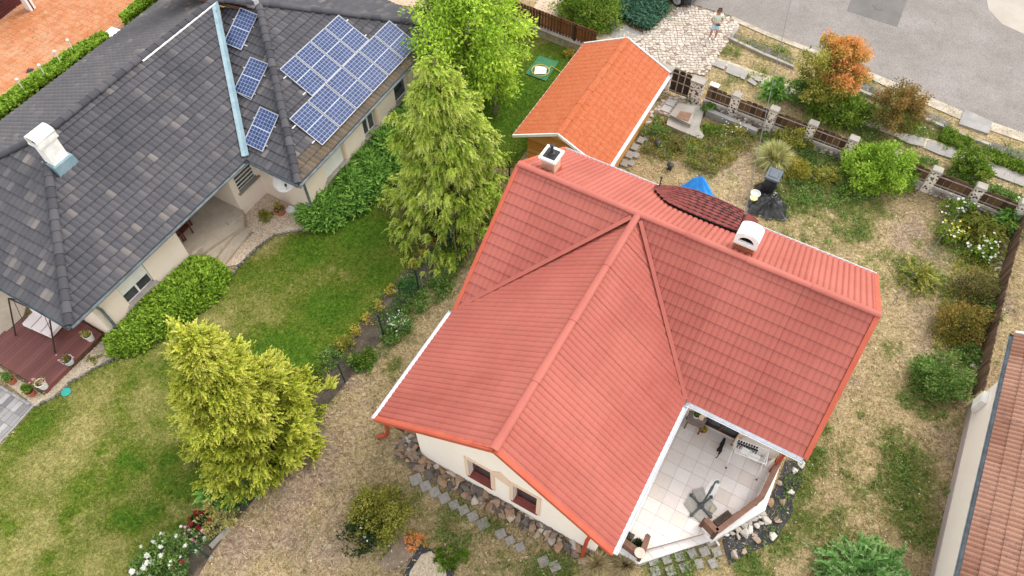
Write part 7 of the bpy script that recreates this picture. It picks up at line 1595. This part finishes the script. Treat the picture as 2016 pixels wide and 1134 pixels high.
# blue-green ground cover
gc = thing("ground_cover", "low mat of blue-green juniper between the round bush and the stone drive", "ground cover", G(1262, 20)); gpx = [(1205, -45), (1290, -25), (1317, 22), (1290, 52), (1273, 64), (1240, 50), (1212, 34), (1206, 10)]
def footprint_sprays(pts, n, z0, z1, hfun=None, seed=1):
    P = [(q.x, q.y) for q in poly(pts)]; a = np.array(P); r = np.random.default_rng(seed); lo, hi = a.min(0), a.max(0); c = r.random((n * 4, 2)) * (hi - lo) + lo; c = c[pip(c, P)][:n]; m = len(c)
    return c, r
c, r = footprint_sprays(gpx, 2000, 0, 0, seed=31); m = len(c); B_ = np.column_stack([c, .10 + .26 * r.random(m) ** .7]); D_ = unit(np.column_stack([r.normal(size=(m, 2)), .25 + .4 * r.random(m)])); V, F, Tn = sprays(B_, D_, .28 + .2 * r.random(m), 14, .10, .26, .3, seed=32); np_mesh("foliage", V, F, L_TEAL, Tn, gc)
def hedge(name, label, cat, pts, zmax, mat, n, l, Ls, clip=True, seed=1, tilt=.5, per=14, w=.32, dome=True, group=None):
    c, r = footprint_sprays(pts, n, 0, 0, seed=seed); m = len(c); P = np.array([(q.x, q.y) for q in poly(pts)]); ctr = c.mean(0)
    # height falls near the rim
    dist = np.full(m, 9.); k = len(P)
    for i in range(k):
        a, b = P[i], P[(i + 1) % k]; ab = b - a; t_ = np.clip(((c - a) @ ab) / (ab @ ab), 0, 1); dist = np.minimum(dist, np.linalg.norm(c - (a + t_[:, None] * ab), axis=1))
    h = zmax * (np.clip(dist / .55, 0, 1) ** .5 if dome else 1) * (.82 + .3 * fbm(c[:, 0], c[:, 1], seed, 1.6, 3)); z = h * np.where(r.random(m) < .62, .86 + .14 * r.random(m), r.random(m)); z = np.maximum(.08, z)
    od = unit(c - ctr); D_ = unit(np.column_stack([od * (.35 * (1 - np.clip(dist, 0, 1)))[:, None] + r.normal(size=(m, 2)) * .6, tilt + .5 * r.random(m)]))
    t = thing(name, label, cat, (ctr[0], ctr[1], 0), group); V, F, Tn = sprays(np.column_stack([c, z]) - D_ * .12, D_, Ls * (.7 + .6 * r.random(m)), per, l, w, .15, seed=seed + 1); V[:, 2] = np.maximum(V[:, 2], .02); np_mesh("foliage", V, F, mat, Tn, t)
    mb = MB()
    for i in r.choice(m, 10): p = Vector((c[i][0], c[i][1], 0)); mb.tube([p, p + Zv * max(.15, z[i] * .8)], [.03, .01], 5)
    mb.build("stem", BARK, t); return t
hedge("juniper_hedge", "bright green feathery juniper hedge under the window of the grey-roofed house", "hedge", [(222, 708), (212, 676), (270, 614), (335, 556), (385, 514), (425, 516), (456, 542), (446, 574), (404, 612), (338, 660), (278, 696)], .85, L_JUNB, 6600, .10, .26, seed=41, w=.34)
for k, (pts, h, lb) in enumerate((([(594, 436), (608, 408), (642, 376), (676, 384), (694, 412), (664, 446), (622, 454)], .7, "spreading green juniper at the outer corner of the wing"), ([(644, 376), (680, 340), (718, 354), (738, 388), (706, 424), (680, 410)], .75, "spreading green juniper, second along the wing wall from its corner"), ([(682, 340), (720, 300), (762, 320), (772, 362), (742, 396), (716, 366)], .8, "spreading green juniper in the middle of the wing wall"), ([(722, 300), (760, 260), (802, 278), (808, 322), (780, 362), (754, 336)], .85, "dark spreading juniper below the small wing window"), ([(762, 260), (804, 212), (850, 216), (850, 262), (814, 312), (784, 288)], .9, "dark spreading juniper behind the weeping cypress"))):
    hedge("spreading_juniper", lb, "shrub", pts, h, L_JUN, 1800, .12, .55, seed=51 + k, tilt=.35, per=18, w=.26, group="spreading junipers along the wing wall")
hedge("clipped_hedge", "long bright clipped hedge between the clay patio and the grey roof", "hedge", [(-60, 282), (-48, 256), (30, 205), (100, 152), (170, 105), (214, 84), (226, 92), (176, 128), (110, 176), (40, 228), (-40, 292)], .7, L_JUNB, 5000, .12, .22, seed=61, dome=False)
hedge("clipped_hedge", "short bright clipped hedge beyond the gap in the long one, by the top edge", "hedge", [(246, 52), (270, 32), (304, 6), (334, -16), (346, -8), (320, 14), (280, 40), (256, 60)], .7, L_JUNB, 2600, .12, .22, seed=62, dome=False)
S_("dark_shrub", "dark green shrub in the shade between the weeping cypress and the tree", "shrub", G(908, 205), 1.0, 1.2, 1.5, L_MID, "feather", 200, 40, l=.13, w=.034)
S_("dark_shrub", "low dark shrub under the deciduous crown, by the wing's far end", "shrub", G(872, 118), 1.1, 1.0, 1.3, L_MID, "leaf", 60, 60, l=.12, w=.036)
S_("dark_shrub", "small dark shrub at the foot of the weeping cypress, on the bed", "shrub", G(872, 460), .45, .45, .6, L_DARK, "leaf", 30, 40, l=.08)
S_("low_juniper", "blue-green juniper in front of the golden cypress on the flower bed", "shrub", G(452, 960), .95, .85, .8, L_JUN, "feather", 190, 44, l=.11, w=.03, low=.25, lump=.2)
S_("cream_shrub", "pale cream-yellow shrub at the lower end of the flower bed", "shrub", G(428, 1018), .6, .55, .6, L_CREAM, "leaf", 50, 34, l=.09, w=.032, low=.3, lump=.2)
t, C = S_("rose_bush", "rose bush with dark red flowers beside the cream shrub", "rose bush", G(402, 1034), .42, .35, .55, L_DARK, "leaf", 30, 26, l=.08); blossoms(t, C, FL_RED, 18, .08, seed=1)
t, C = S_("rose_bush", "rose bush with small pale pink flowers by the green fence post", "rose bush", G(378, 1058), .5, .4, .5, L_MID, "leaf", 34, 30, l=.07); blossoms(t, C, FL_PINK, 26, .05, seed=2); blossoms(t, C, FL_WHITE, 8, .08, seed=3, name="white_blossom")
t, C = S_("rose_bush", "white-flowered rose bush at the lower edge of the picture", "rose bush", G(342, 1090), .75, .55, .7, L_MID, "leaf", 60, 36, l=.09); blossoms(t, C, FL_WHITE, 30, .075, seed=4)
t, C = S_("rose_bush", "white rose bush cut by the bottom edge of the picture", "rose bush", G(302, 1120), .6, .5, .6, L_MID, "leaf", 40, 36, l=.09); blossoms(t, C, FL_WHITE, 16, .10, seed=5)
t, C = S_("rose_bush", "low rose bush with a few red flowers at the bottom edge", "rose bush", G(358, 1126), .35, .3, .4, L_MID, "leaf", 22, 22, l=.07); blossoms(t, C, FL_RED, 6, .07, seed=6)
for k, ((px, py), r_) in enumerate((((851, 482), .20), ((832, 502), .20), ((815, 526), .22), ((771, 575), .20), ((745, 606), .23), ((724, 632), .20), ((702, 657), .19))):
    S_("golden_shrublet", ["small golden shrublet at the top of the flower bed", "second golden shrublet from the top of the bed", "third golden shrublet, beside the top of a fence post", "golden shrublet in the middle of the row", "fifth golden shrublet down the bed, the widest", "sixth golden shrublet down the flower bed", "lowest and most compact golden shrublet in the row"][k], "shrub", G(px, py), r_, r_, .34, L_YEL, "leaf", 14, 16, l=.07, w=.024, lump=.35, group="golden shrublets along the bed")
for k, ((px, py), r_, mt_, lb) in enumerate((((678, 682), .34, L_OLIVE, "small olive-green bush below the lowest golden shrublet"), ((652, 708), .42, L_MID, "loose dark green bush at the lawn edge of the bed"), ((626, 740), .36, L_BRIGHT, "small bright bush behind the golden cypress"), ((608, 768), .35, L_JUN, "small dark bush touching the golden cypress"))): S_("bed_bush", lb, "bush", G(px, py), r_, r_, .5, mt_, "leaf", 30, 30, l=.07, w=.024)
for k, ((px, py), r_, h, mt_, lb) in enumerate((((716, 710), .42, .5, L_BRIGHT, "bright leafy weed by the green fence, below the third post"), ((803, 566), .30, .25, leafmat("fresh_weed", (.05, .14, .03), (.09, .22, .05), (.14, .28, .08)), "low fresh green plant between two fence posts"), ((768, 670), .3, .3, L_MID, "small green weed at the foot of a fence post"), ((812, 598), .5, .4, L_MID, "tangled green weed beside the upper fence post"), ((886, 505), .45, .7, L_BRIGHT, "tall fresh green sapling between the fence and the red roof"), ((862, 556), .4, .35, L_MID, "weed patch between the chain-link fence and the red roof"), ((716, 720), .25, .2, L_MID, "little weed in front of the bright leafy one"))): S_("weed_clump", lb, "weed", G(px, py), r_, r_, h, mt_, "leaf", 26, 26, l=.11 if k < 2 else .08, w=.04 if k < 2 else .026)
t, C = S_("weed_clump", "weed with tiny white flowers beside the chain-link fence", "weed", G(786, 642), .42, .42, .45, L_SILV, "leaf", 30, 24, l=.08); blossoms(t, C, FL_WHITE, 34, .035, seed=7)
for k in range(3): mb = MB(); p = G(948 + 6 * k, 428 + 9 * k); mb.tube([p + Zv * .05, p + Vector((.3, .2, .12)), p + Vector((.55, .1 + .1 * k, .08))], [.05, .06, .03], 7); tag(mb.build("log", M("bleached_wood", (.34, .31, .29), fine=.3, rough=.95) if "bleached_wood" not in bpy.data.materials else bpy.data.materials["bleached_wood"]), f"bleached dead wood under the weeping cypress, {ORD[k]} piece from the top", "log", "dead wood under the weeping cypress")
# street side
S_("pine_bush", "dark little pine bush outside the fence near the slab path", "bush", G(1520, 188), .62, .6, 1.1, L_JUN, "feather", 90, 40, l=.13, w=.022, low=.2)
S_("green_bush", "large fresh green bush against the fence below the orange maple", "bush", G(1648, 232), 1.45, .85, 1.25, L_BRIGHT, "leaf", 130, 52, l=.11, w=.036)
S_("green_bush", "dark green bush at the left foot of the maple", "bush", G(1575, 196), .8, .7, 1.2, L_MID, "leaf", 70, 50, l=.10, w=.03)
S_("round_bush", "large round bright green bush inside the fence, hiding a pillar", "bush", G(1722, 350), 1.55, 1.3, 1.7, L_JUNB, "leaf", 240, 60, l=.11, w=.03, low=.25, lump=.16)
S_("pampas_grass", "tuft of pale pampas grass behind the wheelie bin", "ornamental grass", G(1522, 318), .85, .85, 1.0, L_STRAWG, "blade", 60, 34, w=.012)
S_("yellow_bush", "small yellow-green bush between the pampas grass and the bin", "bush", G(1567, 342), .62, .58, .7, leafmat("yellow_green_leaves", (.09, .10, .012), (.24, .23, .03), (.42, .37, .06), (.55, .47, .10)), "leaf", 60, 46, l=.07, w=.022)
S_("dark_bush", "dark olive bush behind the pampas grass, under the fence", "bush", G(1560, 285), 1.0, .7, .85, L_OLIVE, "leaf", 70, 46, l=.09)
S_("loose_bush", "loose pale green bush right of the yellow one", "bush", G(1618, 352), .75, .7, .55, L_OLIVE, "leaf", 36, 36, l=.08)
S_("green_bush", "bright green bush outside the fence by the pavement slabs", "bush", G(1907, 338), .75, .65, 1.1, L_BRIGHT, "leaf", 70, 46, l=.10, w=.036)
# corner bed
S_("fern_clump", "large olive-green clump of arching fronds in the corner of the yard", "fern", G(1925, 462), 1.15, 1.05, .85, leafmat("olive_fronds", (.06, .075, .008), (.13, .145, .015), (.20, .20, .03), (.27, .26, .05)), "feather", 150, 54, l=.12, w=.03, low=.2, lump=.42, droop=.45, spray_n=18)
S_("green_bush", "mid green bush at the plank fence behind the fern clump", "bush", G(1980, 440), .95, .9, 1.0, L_JUN, "feather", 130, 36, l=.11, w=.03, low=.2)
for k, ((px, py), r_, lb) in enumerate((((1882, 424), .62, "white-flowered bush at the top of the corner bed"), ((1864, 470), .45, "yellow and white flowered bush at the left of the fern clump"), ((1926, 500), .50, "white-flowered bush at the lower side of the fern clump"), ((2006, 420), .45, "pale-flowered bush where the two fences meet"))):
    t, C = S_("flowering_bush", lb, "bush", G(px, py), r_, r_, .75, L_BRIGHT, "leaf", 40, 40, l=.08, w=.026); blossoms(t, C, FL_WHITE if k != 1 else FL_YEL, 46, .065, seed=20 + k); 
    if k == 1: blossoms(t, C, FL_WHITE, 20, .06, seed=33, name="white_blossom")
t, C = S_("wispy_shrub", "wispy olive shrub alone in the dry grass right of the red roof", "shrub", G(1810, 548), .85, .95, .75, L_OLIVE, "feather", 90, 24, l=.09, w=.02, lump=.22)
S_("side_shrub", "dark rusty shrub uppermost of the row along the plank fence", "shrub", G(1912, 580), .82, .85, .9, leafmat("dark_rusty_leaves", (.04, .06, .016), (.10, .12, .03), (.20, .17, .05), (.34, .20, .08)), "leaf", 90, 46, l=.075, w=.024)
S_("side_shrub", "orange-tinged bushy shrub in the middle of the row along the plank fence", "shrub", G(1890, 645), 1.0, .95, 1.0, leafmat("orange_tinged_leaves", (.07, .08, .016), (.17, .165, .03), (.32, .24, .055), (.50, .26, .09)), "leaf", 120, 48, l=.08, w=.025)
S_("side_shrub", "small green shrub between the two rusty ones", "shrub", G(1938, 622), .55, .6, .6, L_MID, "leaf", 50, 40, l=.08)
S_("side_shrub", "low green plants at the foot of the plank fence, lower end", "shrub", G(1905, 700), .5, .6, .4, L_MID, "leaf", 50, 36, l=.08)
S_("side_shrub", "rounded dark green shrub lowest in the row by the cream house", "shrub", G(1848, 752), 1.0, .9, 1.0, L_MID, "leaf", 130, 50, l=.085, w=.027)
S_("silver_bush", "silvery green bush at the bottom edge right of the terrace", "bush", G(1690, 1140), 1.5, 1.2, 1.5, L_SILV, "feather", 330, 36, l=.11, w=.026, low=.2, lump=.17)
S_("olive_bush", "dense olive-green bush in the dry grass in front of the gable wall", "bush", G(748, 1018), .95, .85, .75, L_OLIVE, "leaf", 120, 54, l=.075, w=.024)
t, C = S_("rose_bush", "sparse rose bush with a few cream buds beside the olive bush", "rose bush", G(712, 1058), .6, .55, .65, L_DARK, "leaf", 40, 30, l=.08, w=.028); blossoms(t, C, FL_WHITE, 7, .06, seed=40)
S_("orange_plant", "small orange-leaved plant at the tip of the gravel patch", "plant", G(818, 1068), .3, .28, .35, L_ORANGE, "leaf", 18, 22, l=.07)
S_("strawberry_plants", "low patch of green strawberry-like plants beside the gravel patch", "plant", G(886, 1098), .55, .4, .22, L_BRIGHT, "leaf", 40, 26, l=.08, w=.034)
for k, ((px, py), rx, h, mt_, st, lb) in enumerate((((1286, 262), .6, .4, L_MID, "leaf", "green weeds beside the shed gutter near the well slab"), ((1392, 222), .3, .6, L_MID, "leaf", "leafy green climber in the gap between well slab and kerb"), ((1402, 262), .6, .35, L_BRIGHT, "leaf", "green weeds below the well slab's pointed end"), ((1440, 262), .55, .4, L_OLIVE, "leaf", "wild plants with white flowers below the grey kerb"), ((1372, 292), .7, .3, L_OLIVE, "leaf", "tangle of dry green weeds in the middle of the front yard"), ((1420, 310), .55, .3, L_OLIVE, "leaf", "olive weeds beside the trodden path to the bin"), ((1330, 296), .5, .28, L_RUST, "leaf", "brownish weeds near the garden lamps"), ((1360, 198), .28, .35, L_JUN, "feather", "grassy tuft growing behind the raised well frame"), ((1212, 362), .3, .3, L_MID, "leaf", "weed at the near corner of the shed"), ((1120, 110), .3, .35, L_YEL, "leaf", "small yellow-green plant on the lawn by the shed eave"))):
    t, C = S_("wild_plants", lb, "weed", G(px, py), rx, rx * .8, h, mt_, st, 34, 26, l=.085, w=.026)
    if k == 3: blossoms(t, C, FL_WHITE, 40, .04, seed=60)
S_("dry_grass_tuft", "tuft of long dry grass at the end of the red downpipe", "ornamental grass", G(1175, 1112), .6, .5, .45, L_DRYG, "blade", 30, 22, w=.008)
S_("dry_grass_tuft", "tuft of dry grass at the wall corner below the roof tip", "ornamental grass", G(1232, 1114), .5, .4, .38, L_DRYG, "blade", 26, 20, w=.008)
S_("gravel_shrub", "small dark green shrub in the tan gravel beside the terracotta pot", "shrub", G(526, 428), .32, .3, .3, L_OLIVE, "leaf", 26, 24, l=.06)
S_("gravel_shrub", "tiny straw-coloured plant in the pale gravel strip by the deck", "shrub", G(186, 709), .26, .22, .12, L_OLIVE, "leaf", 14, 14, l=.05)

# ================================================================ GRASS (nobody could count it)
solid = [[(p.x, p.y) for p in poly(q)] for q in (road_px, drive_px, bed_px, grav1, grav2, grav4, lawn_px, [(1498,262),(1520,268),(1490,300),(1478,345),(1470,385),(1410,380),(1380,350),(1415,325),(1452,290)], [(798,1134),(828,1090),(846,1084),(870,1100),(882,1134)])]
solid += [[(q.x, q.y) for q in (hp(-3.4, -3.1), hp(7, -3.1), hp(7, 3.2), hp(3.3, 3.2), hp(3.3, 8.3), hp(-3.4, 8.3))], txy, [(q.x, q.y) for q in (sp_(.5, -1.6), sp_(EL - .5, -1.6), sp_(EL - .5, 1.8), sp_(.5, 1.8))]]
GRASSM = leafmat("yard_grass_blades", (.55, .45, .29), (.42, .33, .18), (.28, .25, .09), (.15, .18, .04), (.07, .12, .02), trans=.2, rough=.9)
LAWNB = leafmat("lawn_grass_blades", (.36, .32, .13), (.21, .23, .055), (.12, .17, .022), (.065, .125, .012), (.035, .085, .006), trans=.2, rough=.9)
def blades(name, xy, tint, mat, h0, h1, w, seed, lay=.6, z=.0):
    r = np.random.default_rng(seed); n = len(xy); an = r.random(n) * 6.283; h = h0 + (h1 - h0) * r.random(n) ** 1.5; ln = h * lay * (.4 + r.random(n)); b = np.column_stack([xy, np.full(n, z)])
    sx, sy = -np.sin(an) * w * (.6 + .8 * r.random(n)), np.cos(an) * w; tip = b + np.column_stack([np.cos(an) * ln, np.sin(an) * ln, h]); s = np.column_stack([sx, sy, 0 * an])
    return np_mesh(name, np.stack([b - s, b + s, tip], 1).reshape(-1, 3), np.arange(n * 3).reshape(n, 3), mat, np.clip(tint + r.normal(size=n) * .09, .0, 1), kind="stuff")
def scatter(n, box, seed, inc=None, exc=()):
    r = np.random.default_rng(seed); c = np.column_stack([box[0] + (box[2] - box[0]) * r.random(n), box[1] + (box[3] - box[1]) * r.random(n)])
    if inc is not None: c = c[pip(c, inc)]
    for e in exc: c = c[~pip(c, e)]
    return c
vis = [(q.x, q.y) for q in poly([(-40, -20), (2056, -20), (2040, 1160), (-20, 1160)])]
c = scatter(330000, (-26, 4, 26, 34), 201, vis, solid); g_, b_ = ground_attr(c[:, 0], c[:, 1]); rr_ = np.random.default_rng(5); keep = rr_.random(len(c)) < np.clip(.55 + .45 * g_ - .5 * b_, .08, 1); c, g_ = c[keep], g_[keep]
blades("dry_grass", c, np.clip(.04 + g_ * 1.0 + .3 * (fbm(c[:, 0], c[:, 1], 91, 3.) - .5), 0, 1), GRASSM, .03, .13, .014, 202, lay=1.2)
c = scatter(300000, (-24, 4, 6, 33), 211, lp); rr_ = np.random.default_rng(6); dv = dryness(c[:, 0], c[:, 1]); c = c[:150000]; dv = dv[:150000]
blades("lawn_grass", c, np.clip(.40 - .5 * dv + .5 * (fbm(c[:, 0], c[:, 1], 77, .5) - .5) + .35 * (fbm(c[:, 0], c[:, 1], 78, 2.) - .5), 0, 1), LAWNB, .03, .08, .012, 212, lay=1.0, z=.02)

# low broad-leaved weeds scattered where the yard is greenest
c = scatter(42000, (-26, 4, 26, 34), 221, vis, solid); g_, b_ = ground_attr(c[:, 0], c[:, 1]); c = c[(g_ > .52) & (fbm(c[:, 0], c[:, 1], 95, 1.2) > .46)][:2600]
V, F, Tn = crown_leaves(np.column_stack([c, np.full(len(c), .05)]), .07, 9, .075, .026, up=.6, seed=222, flat=.6, zmin=.0); np_mesh("weeds", V, F, L_MID, Tn, kind="stuff")
# dead leaves and chips of straw lying about
c = scatter(30000, (-26, 4, 26, 34), 231, vis, solid)[:6000]; r = np.random.default_rng(232); m = len(c); D = unit(np.column_stack([r.normal(size=(m, 2)), .1 * r.normal(size=m)])); Nn = unit(np.column_stack([.4 * r.normal(size=(m, 2)), np.ones(m)]))
np_mesh("leaf_litter", leaf_quads(np.column_stack([c, np.full(m, .03)]), D, Nn, .06 + .06 * r.random(m), .012 + .016 * r.random(m)), quadF(m), leafmat("dead_leaves", (.62, .52, .36), (.40, .26, .13), (.22, .12, .06), (.70, .62, .48), trans=.1), r.random(m), kind="stuff")

def weed_patch(pts, n, h, mat, seed, l=.085, w=.028, per=10, r_=.09):
    c, r = footprint_sprays(pts, n, 0, 0, seed=seed); c = c[fbm(c[:, 0], c[:, 1], seed, 1.5, 3) > .42]
    V, F, Tn = crown_leaves(np.column_stack([c, h * (.25 + .75 * r.random(len(c)))]), r_, per, l, w, up=.5, seed=seed + 1, flat=.8, zmin=.0); np_mesh("weeds", V, F, mat, Tn, kind="stuff")
yard_px = [(1262, 300), (1290, 262), (1320, 258), (1385, 285), (1400, 258), (1440, 252), (1492, 268), (1488, 290), (1440, 318), (1405, 345), (1350, 326), (1300, 312)]
weed_patch(yard_px, 560, .18, L_OLIVE, 301, per=7); weed_patch(yard_px, 300, .24, L_MID, 303, per=8); weed_patch(yard_px, 700, .22, L_RUST, 305, l=.11, w=.012, per=8); weed_patch(yard_px, 700, .2, L_DRYG, 306, l=.12, w=.010, per=8)
weed_patch([(1690, 236), (1790, 222), (1850, 250), (1930, 290), (2016, 328), (2030, 352), (1900, 300), (1840, 276), (1770, 258)], 2300, .22, L_BRIGHT, 307)
weed_patch([(1500, 266), (1560, 250), (1640, 290), (1680, 345), (1700, 400), (1640, 410), (1560, 400), (1545, 350), (1500, 330)], 1100, .16, L_MID, 309, per=7)
weed_patch([(1780, 300), (1900, 340), (2016, 395), (2016, 410), (1900, 360), (1780, 318)], 700, .18, L_MID, 311)
weed_patch([(735, 600), (800, 540), (880, 470), (925, 480), (900, 560), (850, 610), (780, 680), (720, 740), (690, 720)], 700, .16, L_MID, 313, per=7)
weed_patch([(1440, 70), (1520, 100), (1620, 145), (1800, 225), (1960, 295), (1955, 305), (1800, 238), (1620, 158), (1520, 112), (1436, 82)], 500, .14, L_OLIVE, 315, per=7)
weed_patch([(1930, 420), (2000, 430), (1985, 520), (1950, 640), (1915, 760), (1880, 790), (1830, 700), (1860, 560)], 900, .18, L_OLIVE, 317, per=7)
c = scatter(90000, (-26, 4, 26, 34), 241, vis, solid); g_, b_ = ground_attr(c[:, 0], c[:, 1]); c = c[g_ > .5]; g_ = g_[g_ > .5]
blades("tall_grass", c, .35 + .6 * g_ - .25, GRASSM, .08, .24, .012, 242, lay=.9)
